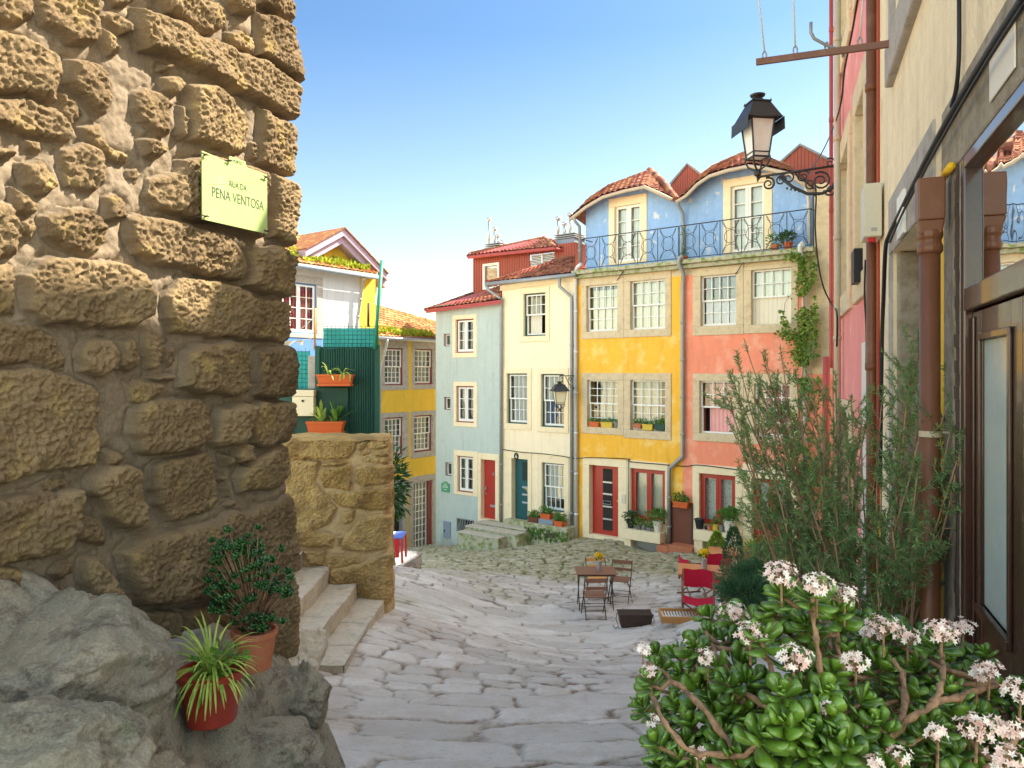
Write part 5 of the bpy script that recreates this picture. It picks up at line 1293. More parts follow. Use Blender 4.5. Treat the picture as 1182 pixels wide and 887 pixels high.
def boulder(px, py, Y, rx, ry, rz_, rot, seed, label, mat=None, sub=6, name='boulder', nrm=.22):
    me = bpy.data.meshes.new(name); import bmesh
    bm = bmesh.new(); bmesh.ops.create_icosphere(bm, subdivisions=sub, radius=1)
    v = np.array([q.co[:] for q in bm.verts]); n = v.copy()
    # facet planes cut the ball into a broken block
    rg = np.random.default_rng(seed); 
    for q in range(9):
        pn = rg.normal(size=3); pn /= np.linalg.norm(pn); dd = v@pn-rg.uniform(.55, .82); v = v-np.clip(dd, 0, None)[:,None]*pn*.92
    rr = 1+nrm*fbm(n[:,0]*1.3+seed, n[:,1]*1.3, n[:,2]*1.3, 3)*.6+.05*fbm(v[:,0]*5+seed, v[:,1]*5, v[:,2]*5, 4)+.018*fbm(v[:,0]*18, v[:,1]*18, v[:,2]*18, 3)
    q1 = v[:,0]*.8+v[:,2]*1.4+seed
    strata = 1-np.abs(fbm(q1*2.2, v[:,1]*.9+v[:,0]*.5, v[:,2]*2.2, 3)); split = np.clip(1-np.abs(fbm(v[:,0]*1.3+seed*3, v[:,1]*1.3, v[:,2]*2.0, 2))*10, 0, 1)
    rr = rr+.085*(strata-.75)-.055*split+.03*np.floor(3*fbm(v[:,0]*1.6, v[:,1]*1.6+seed, v[:,2]*2.6, 2))/3
    v = v*rr[:,None]*np.array([rx, ry, rz_])
    cr, sr = math.cos(rot), math.sin(rot); v = np.stack([v[:,0]*cr-v[:,1]*sr, v[:,0]*sr+v[:,1]*cr, v[:,2]], 1)
    for q, p in zip(bm.verts, v): q.co = p
    bm.to_mesh(me); bm.free(); me.polygons.foreach_set('use_smooth', [True]*len(me.polygons)); me.materials.append(mat or MT['outcrop'])
    o = bpy.data.objects.new(name, me); C.objects.link(o); o.location = V(px, py, Y); return tag(o, label, 'rock')
boulder(40, 800, 2.75, .44, .60, .34, .5, 4, 'large smooth grey-green boulder at the foot of the rough wall, upper left of the rocks')
boulder(20, 905, 2.1, .34, .36, .22, .2, 9, 'broad cracked boulder in the lower left corner')
boulder(300, 885, 3.75, .36, .38, .20, .3, 21, 'flat boulder in front of and below the red flower pot')
boulder(345, 815, 4.6, .26, .36, .28, .2, 27, 'rounded dark boulder at the near end of the steps')
boulder(352, 765, 6.5, .20, .42, .30, .0, 33, 'pale smooth stone leaning against the lowest steps', MT['stepstone'])
boulder(470, 652, 17, .42, .5, .28, 0, 41, 'low grey rock beside the lane behind the pillar', MT['greytrim'])
# ------------------------------------------------------------------ NEAR HOUSE ON THE RIGHT
F = NB
H = thing('corner_house', F.P(1100, 900), 'weathered cream plastered house with stone doorway and brown glazed door, nearest on the right', 'house')
uE = F.L+.92      # ends level with the camera
holes = []; bands = []
def zz(px, py): return F.uv(px, py)[1]
# big glazed door
dL, dR = F.uv(1112, 300)[0], F.L+.66
zt = .852; holes.append((dL, dR, -2.3, zt))
lin = MB(); F.box(lin, F.uv(1090,150)[0], dR+.24, -.3, .012, zt-.001, 1.17); F.box(lin, F.uv(1092,300)[0], dL-.001, -.3, .010, -2.6, zt-.002); F.box(lin, dR+.001, dR+.24, -.3, .010, -2.6, zt-.002)
lin.build('door_surround', MT['rawstone'], H, bevel=.01)
# far stone doorway
rL, rR = F.uv(1031, 300)[0], F.uv(1078, 300)[0]
holes.append((rL, rR, -3.4, .83))
sr = MB(); F.box(sr, rL-.16, rL-.001, -.55, .012, -3.4, .829); F.box(sr, rL-.16, rR+.05, -.55, .014, .831, 1.22); F.box(sr, rR+.001, rR+.05, -.55, .012, -3.4, .829)
sr.build('doorway_surround', MT['greytrim'], H, bevel=.012)
rv = MB(); F.box(rv, rL+.0, rL+.05, -.62, -.02, -3.4, .825); F.box(rv, rL+.051, rR-.001, -.60, -.55, -3.4, .825); rv.build('doorway_reveal', MT['rawstone'], H, bevel=.02)
# upper window
wl = F.uv(1034, 60)[0]; wr = wl+1.15; w0 = 2.24
holes.append((wl, wr, w0, 3.9))
sw = MB(); F.box(sw, wl-.16, wl-.001, -.3, .03, w0-.001, 4.1); F.box(sw, wl-.18, wr+.18, -.3, .05, 1.97, w0-.002); F.box(sw, wr+.001, wr+.16, -.3, .03, w0-.001, 4.1)
W = None
fm = MB(); bars(F, fm, wl, wr, w0, 3.9, -.10, -.04, 2, 3, st=.07, w=.04); W = fm.build('window', MT['bluegrey'], H)
sw.build('stone_surround', MT['greytrim'], W, bevel=.012)
g = MB(); F.box(g, wl+.03, wr-.03, -.085, -.08, w0+.05, 3.85); g.build('pane', MT['bigglass'], W)
bands = [(F.uv(1085.5,300)[0], F.uv(1092,300)[0], -3.5, .95, MT['yellowstrip']), (F.uv(1011,300)[0]-.1, F.uv(1016,300)[0], -3.5, 6, MT['yellowstrip'])]
wall(F, H, 0, uE, -3.6, 5.5, holes, MT['nbcream'], back=5.5, reveal=.65, bands=bands)
rm = MB(); F.box(rm, -.1, uE+.1, -5.6, .35, 5.51, 5.65); rm.build('roof', MT['tile'], H)
# brown door: frame, transom, two leaves
D = -.02; fmb = MB()
F.box(fmb, dL+.001, dL+.06, D-.06, D+.03, -2.3, zt-.002); F.box(fmb, dR-.06, dR-.001, D-.06, D+.03, -2.3, zt-.002)
F.box(fmb, dL+.06, dR-.06, D-.06, D+.03, .245, .335); F.box(fmb, dL+.06, dR-.06, D-.06, D+.03, zt-.05, zt-.002)
door_ = fmb.build('door', MT['doorbrown'], H, bevel=.006)
g = MB(); F.box(g, dL+.06, dR-.06, D-.012, D-.004, .335, zt-.05); g.build('fanlight', MT['bigglass'], door_)
g = MB(); F.box(g, dL+.06, dR-.06, D-.30, D-.28, -2.2, zt-.05); g.build('dark_lining', MT['dark'], door_)
ft = MB(); F.box(ft, F.uv(1120,300,D)[0]+.02, F.uv(1120,300,D)[0]+.035, D-.004, D+.012, .335, zt-.05); ft.build('glazing_bar', MT['black'], door_)
a1 = F.uv(1167,500,D)[0]; um = a1+.13; a0 = F.uv(1133,500,D)[0]
for a, b, p0, p1 in ((dL+.063, um, a0, a1), (um+.006, dR-.063, um+.12, dR-.18)):
    lf = MB(); zb, zt3 = -2.28, .24
    F.box(lf, a, p0, D-.05, D-.0, zb, zt3); F.box(lf, p1, b, D-.05, D, zb, zt3); F.box(lf, p0, p1, D-.05, D, .135, zt3); F.box(lf, p0, p1, D-.05, D, zb, -.86)
    F.box(lf, p0-.02, p0+.006, D, D+.012, -.86, .15); F.box(lf, p1-.006, p1+.02, D, D+.012, -.86, .15); F.box(lf, p0-.02, p1+.02, D, D+.013, .125, .152); F.box(lf, p0-.02, p1+.02, D, D+.02, -.885, -.85)
    F.box(lf, p0+.0, p1, D, D+.012, -1.9, -1.05); F.box(lf, a+.03, a+.045, D, D+.008, zb, zt3-.02)
    lo = lf.build('door_leaf', MT['doorbrown'], door_, bevel=.004)
    g = MB(); F.box(g, p0+.006, p1-.006, D-.02, D-.008, -.85, .125); g.build('frosted_pane', MT['frost'], door_)
# rusty strip beside the door jamb
rs = MB(); n = 60
for i in range(n):
    z0_, z1_ = -2.3+(zt-.01+2.3)*i/n, -2.3+(zt-.01+2.3)*(i+1)/n; a = random.uniform(-.012,.012)
    F.box(rs, dL-.055+a, dL-.02+a*.5, .011, .016+random.random()*.006, z0_, z1_-.001)
rs.build('rust_stain_strip', MT['rustiron'], H)
pipe('pipe_stub', [F.P(1091,201.5,.03), F.P(1091,201.5,.03)+F.U*.14+F.N*.0], .016, 'yellowstrip', 'short yellowish pipe stub above the yellow strip', 'pipe', clips=False)
# plaques
def plate(px0, py0, px1, py1, lab, d=.02, mat='whitewood', name='wall_plate', th=.02):
    m_ = MB(); u0, zt_ = F.uv((px0), py0, d); u1 = F.uv(px1, py0, d)[0]; zb_ = F.uv(px0, py1, d)[1]
    F.box(m_, u0, u1, d, d+th, zb_, zt_); return tag(m_.build(name, MT[mat], None, bevel=.003), lab, 'plate')
plate(1144, 57, 1173.5, 119, 'blank pale blue-white plate on the lintel of the brown glazed door', d=.014, mat='potwhite', th=.006)
plate(1039, 230, 1046.5, 278, 'narrow cream plate with brown edge on the doorway lintel', d=.016)
# meter box
T = thing('meter_box', F.P(1010, 272, .1), 'cream plastic meter box on the wall beside the brown drainpipe', 'meter box')
u0 = F.uv(1021,240)[0]; m = MB(); F.box(m, u0-.30, u0, .016, .14, F.uv(1021,272)[1], F.uv(1021,210)[1]); m.build('case', MT['boxcream'], T, bevel=.008)
m = MB(); F.box(m, u0-.001, u0+.003, .05, .09, F.uv(1021,266)[1], F.uv(1021,262)[1]); m.build('label_plate', MT['zinc'], T)
m = MB(); m.tube([F.pt(u0-.08,.08,F.uv(1021,272)[1]+.0), F.pt(u0-.08,.08,F.uv(1021,272)[1]-.03)], .03, 10); m.build('knob', MT['redplastic'], T)
# big brown pipe with hopper
p = F.P(1073.5, 205, .085); c = Vector((p.x, p.y, 0))
T = thing('drainpipe', Vector((c.x, c.y, -3.2)), 'large brown drainpipe with square hopper beside the yellow strip', 'pipe')
m = MB(); m.tube([c+Vector((0,0,-3.4)), c+Vector((0,0,p.z-.28))], .040, 20); m.build('tube', MT['brownpipe'], T, smooth=True)
m = MB(); zc = p.z
m.lathe(c+Vector((0,0,zc-.33)), [(.042,0),(.050,.01),(.050,.035),(.043,.045),(.043,.06),(.050,.07),(.05,.10)], 20)
w = .050; m.hexa([c+F.U*a*w*.8+F.N*b*w*.8+Vector((0,0,zc-.25)) for a,b in ((-1,-1),(1,-1),(1,1),(-1,1))]+[c+F.U*a*w+F.N*b*w+Vector((0,0,zc-.19)) for a,b in ((-1,-1),(1,-1),(1,1),(-1,1))])
m.hexa([c+F.U*a*w+F.N*b*w+Vector((0,0,zc-.1895)) for a,b in ((-1,-1),(1,-1),(1,1),(-1,1))]+[c+F.U*a*w*1.02+F.N*b*w*1.05+Vector((0,0,zc-.01)) for a,b in ((-1,-1),(1,-1),(1,1),(-1,1))])
m.build('hopper', MT['brownpipe'], T, bevel=.008)
m = MB(); m.tube([c+F.N*.04+Vector((0,0,.0-.25)), c-F.N*.09+Vector((0,0,-.25))], .006, 6); m.lathe(c+Vector((0,0,-.27)), [(.041,0),(.044,.002),(.044,.025),(.041,.027)], 20); m.build('bracket', MT['creampipe'], T)
pipe('drainpipe', [F.P(1006,-60,.052), F.P(1006,520,.052), F.P(1006,700,.052)], .040, 'brownpipe', 'brown drainpipe at the joint between the cream house and the pink house', n=16)
pipe('conduit', [F.P(1013.5,-60,.012), F.P(1013.5,600,.012)], .012, 'redpipe', 'thin red conduit right behind the brown drainpipe', clips=False)
# ------------------------------------------------------------------ PINK HOUSE
F = PB
H = thing('pink_house', F.P(985, 640), 'pink plastered house with tan stone window surrounds, middle right above the bush', 'house')
holes = []
for (x0, x1) in ((971.5,982.5),(991,1001.5)):
    for (za, zb2) in ((.95,2.6),(3.95,5.6)):
        u0, u1 = F.uv(x0,200)[0], F.uv(x1,200)[0]; 
        m_ = MB(); um_=(u0+u1)/2
        for a, b in ((u0,um_-.004),(um_+.004,u1)): bars(F, m_, a, b, za, zb2, -.1, -.06, 1, 3, st=.055)
        W = m_.build('window', MT['whitewood'], H); g = MB(); F.box(g, u0+.02,u1-.02,-.085,-.08,za+.02,zb2-.02); g.build('pane', MT['glass'], W)
        curtain(F, W, u0, u1, za, zb2, -.16, MT['curtain'])
        surround(F, W, (u0-.2,u1+.2,za-.24,zb2+.26), (u0,u1,za,zb2), proud=.04, mat=MT['trim']); holes.append((u0-.02,u1+.02,za-.02,zb2+.02))
u0, u1 = F.uv(974,600)[0], F.uv(983,600)[0]
holes.append(door(F, H, (973,480,983,720), 'brownred', so=(969.5,462,986.5,722), trim='trim'))
wall(F, H, 0, F.L+.05, -5.2, 6.1, holes, MT['pink'], back=5.0, bands=[(0,.55,-5.2,7,MT['trim']),(F.L-.75,F.L+.06,-5.2,.3,MT['whitepipe'])])
rm = MB(); F.box(rm, -.3, F.L+.1, -5.1, .35, 6.11, 6.25); rm.build('roof', MT['tile'], H)
T = thing('cable_box', F.P(995,325,.05), 'small black cable box on the pink house next to the drainpipe', 'box')
m = MB(); u0 = F.uv(999.5,300)[0]; F.box(m, u0-.28, u0, .01, .10, F.uv(999.5,325)[1], F.uv(999.5,286)[1]); m.build('case', MT['black'], T, bevel=.006)
pipe('conduit', [F.P(959.5,-70,.05), F.P(959.5,410,.05), F.P(959.5,425,.05)], .028, 'redpipe', 'thin raspberry red pipe running the full height of the pink house corner', n=12)
pipe('drainpipe', [F.P(966.5,-70,.07), F.P(966.5,690,.07)], .04, 'creampipe', 'tan pipe running down the pink house corner beside the raspberry one', n=12)
pipe('drainpipe', [F.P(954,412,.08), F.P(953.5,470,.08), F.P(953,690,.08)], .052, 'redpipe', 'thick red lower pipe below the raspberry pipe', n=12)
T = thing('rear_sun_block', Vector((7, 14, -4.5)), 'plain tan plastered house standing behind the pink house', 'house')
m = MB(); m.hexa([(5.5,12.0,-5.5),(12,10.5,-5.5),(17,24,-5.5),(12.3,24.5,-5.5),(5.5,12.0,12),(12,10.5,12),(17,24,12),(12.3,24.5,12)]); m.build('wall', MT['trim'], T)  # unseen block, added and sized to keep direct sun off the paving
m = MB(); m.hexa([(5.5,12.0,12.01),(12.2,10.3,12.01),(17.2,24.1,12.01),(12.2,24.6,12.01),(8,13.5,13),(10,13,13),(10.2,15,13),(9,15,13)]); m.build('roof', MT['tile'], T)
# ------------------------------------------------------------------ LANTERN on its bracket
def lantern(name, top, h, wid, label, mat_glass='lampglass', skirt=True):
    """four sided lantern hanging/standing, base at top-h"""
    T = thing(name, top-Vector((0,0,h)), label, 'street lamp')
    b = top.copy(); s = h/.93; w = wid/2
    def ring(r, z): return [b+Vector((r*a, r*c, z)) for a, c in ((-1,-1),(1,-1),(1,1),(-1,1))]
    def rot(p): # turned a little
        q = p-b; a = R(8); return b+Vector((q.x*math.cos(a)-q.y*math.sin(a), q.x*math.sin(a)+q.y*math.cos(a), q.z))
    m = MB()
    def fr(r0,z0,r1,z1,mm=0): m.hexa([rot(p) for p in ring(r0,z0)]+[rot(p) for p in ring(r1,z1)], mm)
    fr(w*.94,-.34*s,w*.50,-.13*s); fr(w*.56,-.13*s,w*.56,-.115*s); fr(w*1.0,-.36*s,w*.96,-.341*s)
    m.lathe(b, [(.10*s,-.115*s),(.09*s,-.09*s),(.05*s,-.06*s),(.045*s,-.045*s),(.09*s,-.035*s),(.10*s,-.015*s),(.07*s,-.003*s),(.01*s,0)], 16)
    for p in ring(w*.52,-.115*s): q = rot(p); m.tube([q, q+Vector((0,0,.02*s))], .006*s, 6)
    roof = m.build('lamp_roof', MT['blackiron'], T)
    if skirt:
        A = [rot(p) for p in ring(w*1.02,-.36*s)]; B = [rot(p) for p in ring(w*1.04,-.52*s)]
        for i in (1, 3):
            m = MB(); j = (i+1)%4; n_ = (Vector((A[i].x+A[j].x, A[i].y+A[j].y,0))/2-Vector((b.x,b.y,0))).normalized()*.008
            m.hexa([B[i],B[j],B[j]+n_,B[i]+n_,A[i],A[j],A[j]+n_,A[i]+n_]); m.build('lamp_shield', MT['blackiron'], T)
    m = MB(); A = [rot(p) for p in ring(w*.66,-.36*s)]; B = [rot(p) for p in ring(w*.44,-.84*s)]
    for i in range(4):
        j = (i+1)%4; m.tube([A[i],B[i]], .011*s, 6); m.tube([A[i],A[j]], .012*s, 6); m.tube([B[i],B[j]], .013*s, 6)
        C2 = [rot(p) for p in ring(w*.462,-.78*s)]; m.tube([C2[i],C2[j]], .008*s, 6)
    m.build('lamp_frame', MT['blackiron'], T)
    m = MB(); A = [rot(p) for p in ring(w*.63,-.365*s)]; B = [rot(p) for p in ring(w*.41,-.835*s)]
    for i in range(4): j = (i+1)%4; m.poly([B[i],B[j],A[j],A[i]])
    m.poly(B[::-1]); m.build('lamp_glass', MT[mat_glass], T)
    m = MB()
    for sx in (-1, 1):
        for sy in (-1, 1):
            pts = [rot(b+Vector((sx*w*.44, sy*w*.44, -.80*s))), rot(b+Vector((sx*w*.5, sy*w*.5,-.87*s))), rot(b+Vector((sx*w*.36,sy*w*.36,-.95*s))), rot(b+Vector((sx*w*.12,sy*w*.12,-.99*s))), b+Vector((0,0,-1.0*s))]
            m.tube(pts, .012*s, 6)
    m.lathe(b, [(.02*s,-1.08*s),(.045*s,-1.06*s),(.05*s,-1.02*s),(.03*s,-.99*s)], 12)
    m.build('lamp_support', MT['blackiron'], T)
    return T
pm = PB.P(966, 193, .02)                    # bracket root on the wall corner
dirv = PB.N; Ltop = 1.02
tipY = pm.y+dirv.y*Ltop
c = pm+dirv*Ltop
top = V(874.5, 108.5, c.y); top = Vector((top.x, top.y, top.z))
off = Vector((top.x, top.y, 0))-Vector((c.x, c.y, 0)); Ltop = (Vector((top.x-pm.x, top.y-pm.y, 0))).length; dirv = Vector((top.x-pm.x, top.y-pm.y, 0)).normalized()
lantern('street_lantern', top, .99, .50, 'large black square lantern on scrolled iron bracket at the pink house corner')
T = thing('lamp_bracket', pm, 'black wrought iron scroll bracket carrying the large lantern', 'bracket')
def bp(t, z): return pm+dirv*(Ltop*t)+Vector((0,0,z))
m = MB(); m.tube([bp(0,.02), bp(.97,-.04)], .017, 8); m.tube([bp(0,.12), bp(0,-.42)], .022, 8)
m.tube([bp(.72,-.06),bp(.55,-.22),bp(.36,-.33),bp(.18,-.34),bp(.06,-.28),bp(0,-.16)], .022, 8); m.tube([bp(.97,-.04),bp(1.0,-.10),bp(1.0,-.02)], .02, 8)
m.build('arm', MT['blackiron'], T, smooth=True)
def spiral(mb, c0, ex, ez, r, a0, turns, rad, k=22):
    pts = []
    for i in range(k+1):
        t = i/k; a = a0+turns*2*math.pi*t; rr = r*(1-.78*t); pts.append(c0+ex*(rr*math.cos(a))+ez*(rr*math.sin(a)))
    mb.tube(pts, [rad*(1-.4*i/k) for i in range(k+1)], 6)
m = MB(); ez = Vector((0,0,1))
spiral(m, bp(.86,-.15), dirv, ez, .09, 1.2, 1.6, .016); spiral(m, bp(.70,-.12), dirv, ez, .07, 3.0, -1.5, .013)
spiral(m, bp(.60,-.09), dirv, ez, .085, 0, 1.5, .013); spiral(m, bp(.42,-.09), dirv, ez, .085, 2.6, -1.5, .014); spiral(m, bp(.20,-.17), dirv, ez, .13, 1.0, 1.7, .016)
spiral(m, bp(.33,-.20), dirv, ez, .07, 4.0, 1.4, .012); spiral(m, bp(.08,-.30), dirv, ez, .08, 0, -1.4, .014); spiral(m, bp(.08,.06), dirv, ez, .07, 1.0, 1.3, .012)
for i in range(11):
    t = .12+i*.05; z = -.36+abs(t-.25)*.35; q = bp(t, z); m.lathe(q-Vector((0,0,.02)), [(.004,0),(.016,.015),(.012,.03)], 6)
m.build('scrollwork', MT['blackiron'], T)
# small lantern on the cream house
F = ROW
a = F.P(663.5, 434, .1)
T = thing('lamp_bracket', F.P(663.5, 470, .1), 'small iron wall bracket at the cream house drainpipes', 'bracket')
m = MB(); e = F.P(646, 434, .9); m.tube([a, Vector((e.x, e.y, a.z))], .018, 6); m.tube([F.P(663.5,428,.12), F.P(663.5,462,.12)], .022, 6)
e2 = Vector((e.x,e.y,a.z)); m.tube([a+Vector((0,0,-.45)), a.lerp(e2,.35)+Vector((0,0,-.28)), a.lerp(e2,.62)+Vector((0,0,-.03))], .014, 6)
spiral(m, a.lerp(e2,.3)+Vector((0,0,-.12)), (e2-a).normalized(), ez, .09, 0, 1.4, .012); m.tube([e2, e2+Vector((0,0,-.22))], .014, 6)
m.build('arm', MT['blackiron'], T)
lantern('street_lantern', e2+Vector((0,0,-.17)), .80, .56, 'small black lantern with cream glass hanging before the cream house window', 'mailcream', skirt=False)
# ------------------------------------------------------------------ CLOTHESLINE BAR, HOOK, CABLES
pA = NB.P(1030, 50.5, .03); pB_ = V(873, 72, pA.y+.42)
T = thing('clothesline_bar', pA, 'dark red iron bar jutting from the right house with clothesline pulleys', 'bar')
m = MB(); d_ = (pB_-pA).normalized(); sd = d_.cross(ez).normalized()*.012; up = Vector((0,0,.022))
m.hexa([pA-sd-up,pA+sd-up,pB_+sd-up,pB_-sd-up,pA-sd+up,pA+sd+up,pB_+sd+up,pB_-sd+up]); m.build('bar', MT['brownpipe'], T)
for px, py, qx in ((882.5,66,869),(918,60,913),(992.5,50.5,1001),(954.5,56,None)):
    t = (pA.x-(px-CX)/FPX*pA.y)/(pA.x-pB_.x)
    P0 = pA.lerp(pB_, max(0,min(1,t))); P0 = V(px, py, P0.y)
    m = MB(); m.tube([P0+Vector((0,0,.045)),P0+Vector((.014,0,.02)),P0+Vector((.012,0,-.03)),P0+Vector((-.012,0,-.03)),P0+Vector((-.014,0,.02)),P0+Vector((0,0,.045))], .006, 6)
    m.build('pulley', MT['zinc'], T)
    if qx:
        e = V(qx, -60, P0.y); 
        pipe('clothesline', [P0+Vector((0,0,.04)), e], .006, 'whitepipe', {869:'leftmost of the three thin lines rising from the iron bar',913:'middle one of the three thin lines rising from the iron bar',1001:'rightmost of the three thin lines rising from the iron bar, against the pink wall'}[qx], 'line', clips=False, n=6)
Yh = pA.lerp(pB_, .5).y
pipe('iron_hook', [V(936,26,Yh), V(936,38,Yh), V(940,45,Yh), V(955,53,Yh), V(972,59,Yh), V(974,66,Yh)], .011, 'zinc', 'bent grey metal hook tied to the iron bar', 'hook', clips=False)
def cable(pts, r, lab, mat='black', name='cable'):
    # smooth the line
    P_ = [Vector(p) for p in pts]; out = []
    for i in range(len(P_)-1):
        p0 = P_[max(0,i-1)]; p1 = P_[i]; p2 = P_[i+1]; p3 = P_[min(len(P_)-1,i+2)]
        for q in range(8):
            t = q/8; out.append(.5*((2*p1)+(p2-p0)*t+(2*p0-5*p1+4*p2-p3)*t*t+(3*p1-p0-3*p2+p3)*t**3))
    out.append(P_[-1]); return pipe(name, out, r, mat, lab, 'cable', clips=False, n=6)
cable([NB.P(1185,-8,.03),NB.P(1140,62,.03),NB.P(1100,128,.03),NB.P(1070,183,.03),NB.P(1045,233,.03),NB.P(1026,272,.04),NB.P(1022,290,.05),NB.P(1020,340,.04),NB.P(1018,400,.04),NB.P(1016,560,.04)], .014, 'thick black cable bundle running diagonally down the near right house')
cable([NB.P(1183,4,.05),NB.P(1139,72,.05),NB.P(1101,136,.05),NB.P(1068,196,.05),NB.P(1042,246,.05),NB.P(1027,280,.06)], .007, 'thinner black cable strapped along the diagonal bundle')
cable([NB.P(1107,-20,.02),NB.P(1107,60,.02),NB.P(1104,100,.02),NB.P(1098,124,.03)], .008, 'black cable dropping from above to the diagonal bundle')
cable([PB.P(993,-20,.05),PB.P(984,35,.06),PB.P(975,80,.08),PB.P(968,130,.10),V(951,172,13),V(932,203,10.3),V(925,208,10.35)], .010, 'black cable hanging from the pink house to the scroll bracket')
cable([V(940,212,10.3),V(942,225,10.3),V(941,262,10.3),V(944,300,10.3),V(950,330,10.3),V(960,352,10.3),PB.P(966,362,.12),PB.P(966,400,.12)], .011, 'black cable looping down from the scroll bracket to the tan pipe')
cable([PB.P(999,300,.06),PB.P(998,340,.06),PB.P(1000,380,.05),PB.P(1000,420,.05)], .008, 'short black cable below the cable box')
cable([ROW.P(580,519,.06),ROW.P(600,522,.06),ROW.P(625,524,.06),ROW.P(650,527,.06),ROW.P(664,529.5,.14),ROW.P(680,528.5,.06),ROW.P(724,530,.06),ROW.P(726,533,.06),ROW.P(760,536,.06),ROW.P(790,538.5,.06),ROW.P(806,537,.06),ROW.P(840,541,.06),ROW.P(870,545,.06),ROW.P(925,552,.06)], .014, 'black cable strung along the ground floor fronts of the row')
pipe('conduit', [ROW.P(725.3,529,.06),ROW.P(725.3,595,.06)], .018, 'zinc', 'thin grey conduit between the red door and red window of the yellow house', clips=False)
for (x,y,x2,y2,l) in ((720,313,712,324,'left'),(858,303,849,317,'right')):
    pipe('iron_strut', [ROW.P(x,y,.28),ROW.P(x2,y2,.03)], .012, 'blackiron', 'short slanting iron strut under the balcony, %s one' % l, 'strut', clips=False)
m = MB(); a = ROW.rect(718.5,571,723,581); ROW.box(m, a[0],a[1],.036,.06,a[2],a[3]); tag(m.build('intercom', MT['boxcream'], None, bevel=.005), 'small pale intercom plate right of the red door', 'intercom')
# ------------------------------------------------------------------ STREET FRONT BITS: steps, planter block
F = ROW
T = thing('front_steps', F.P(570, 628, .5), 'mossy stone front steps below the red door of the grey-blue house', 'steps')
for i, (x0, x1, yt, d1) in enumerate(((549,607,604,.75),(537,598,610.5,1.25),(528,575,619,1.7))):
    u0 = F.uv(x0, yt, d1)[0]; u1 = F.uv(x1, yt, d1)[0]; z = F.uv(550, yt, d1)[1]; zr = F.uv(x1, yt+9, d1)[1]
    m = MB()
    m.hexa([F.pt(u0,d1,-7.4),F.pt(u1,d1,-7.4),F.pt(u1,0.003,-7.4),F.pt(u0,0.003,-7.4),F.pt(u0,d1,z),F.pt(u1,d1,z+.0),F.pt(u1,.003,z),F.pt(u0,.003,z)])
    m.build('step', MT['mossstone'], T, bevel=.02)
    m = MB(); m.hexa([F.pt(u0-.01,d1+.02,z+.001),F.pt(u1,d1+.02,z+.001),F.pt(u1,d1-.42,z+.001),F.pt(u0-.01,d1-.42,z+.001),F.pt(u0-.01,d1+.02,z+.05),F.pt(u1,d1+.02,z+.05),F.pt(u1,d1-.42,z+.05),F.pt(u0-.01,d1-.42,z+.05)]); m.build('tread', MT['stepstone'], T, bevel=.015)
T = thing('door_step', F.P(598, 612, .3), 'stone threshold block below the teal door', 'step')
a = F.rect(583,601.5,614,609,.35); m = MB(); F.box(m, a[0],a[1],.04,.4,-6.6,a[3]); m.build('block', MT['mossstone'], T, bevel=.02)
T = thing('planter_block', F.P(632, 628, .5), 'low mossy masonry block with two round vents under the cream house window', 'planter')
a = F.rect(608,607,655.5,626,.55); m = MB(); F.box(m, a[0],a[1],.02,.6,-6.4,a[3]+.02); m.build('block', MT['mossstone'], T, bevel=.03)
BLK = (a[0], a[1], a[3]+.02)
m = MB()
for px in (632, 638): c = F.P(px, 618.5, .6); m.tube([c, c+F.N*.02], .085, 14)
m.build('round_vent', MT['rustiron'], T)
n = 260; t = RNG.random(n); uu = a[0]+(a[1]-a[0])*t**1.5; z = a[2]+(a[3]-a[2])*RNG.random(n)*.7
P = np.stack([F.O.x+F.U.x*uu+F.N.x*.62, F.O.y+F.U.y*uu+F.N.y*.62, z], 1)
tag(leaves_mesh('wall_weeds', P, rvec(n)*.6+np.array([0,0,1.]), rvec(n), .14, .04, MT['fern'], None, kind='blade', cup=.1), 'tuft of green weeds growing up the low masonry block', 'weeds', kind='stuff')
# ------------------------------------------------------------------ POTS AND PLANTS
def potted(name, p, r, h, potmat, label, cat='flower pot', fol='fern', plant='bush', pr=None, n=140, leaf=.05, taper=.72, group=None, ph=None, foldn='foliage'):
    """p = base centre of the pot"""
    T = thing(name, p, label, cat, group)
    pot = pot_mb(p, r, h, taper).build('pot', MT[potmat], T, smooth=False, bevel=0)
    s = MB(); s.lathe(p+Vector((0,0,h-.04)), [(r*.88,0),(r*.5,.008),(.01,.012)], 14); s.build('soil', MT['soil'], T)
    pr = pr or r*1.4; ph = ph or pr
    top = p+Vector((0,0,h))
    if plant == 'bush':
        small_plant(T, top+Vector((0,0,ph*.55)), pr, MT[fol], n, leaf)
        m = MB()
        for i in range(4): m.tube([top-Vector((0,0,.03)), top+Vector((random.uniform(-.4,.4)*pr, random.uniform(-.4,.4)*pr, ph*.7))], [.006,.002], 5)
        m.build('stem', MT['bark'], T)
    elif plant == 'strap': strap_plant(T, top-Vector((0,0,.02)), n, pr, leaf, MT[fol])
    elif plant == 'cone':
        hh = ph; t = RNG.random(n)**.8; a = RNG.random(n)*6.283; rr = pr*(1-t)**.75*(.65+.35*RNG.random(n))+.02
        rr = rr*(1+.25*fbm(np.cos(a)*2, np.sin(a)*2, t*4, 2))
        P = np.stack([top.x+rr*np.cos(a), top.y+rr*np.sin(a), top.z+t*hh], 1); d = np.stack([np.cos(a), np.sin(a), .9+0*a], 1)+rvec(n)*.4
        leaves_mesh('foliage', P, d, rvec(n), leaf*(.6+.8*RNG.random(n)), leaf*.4, MT[fol], T)
        m = MB(); m.tube([top-Vector((0,0,.04)), top+Vector((0,0,hh*.85))], [.02,.005], 6); m.build('trunk', MT['bark'], T)
    return T
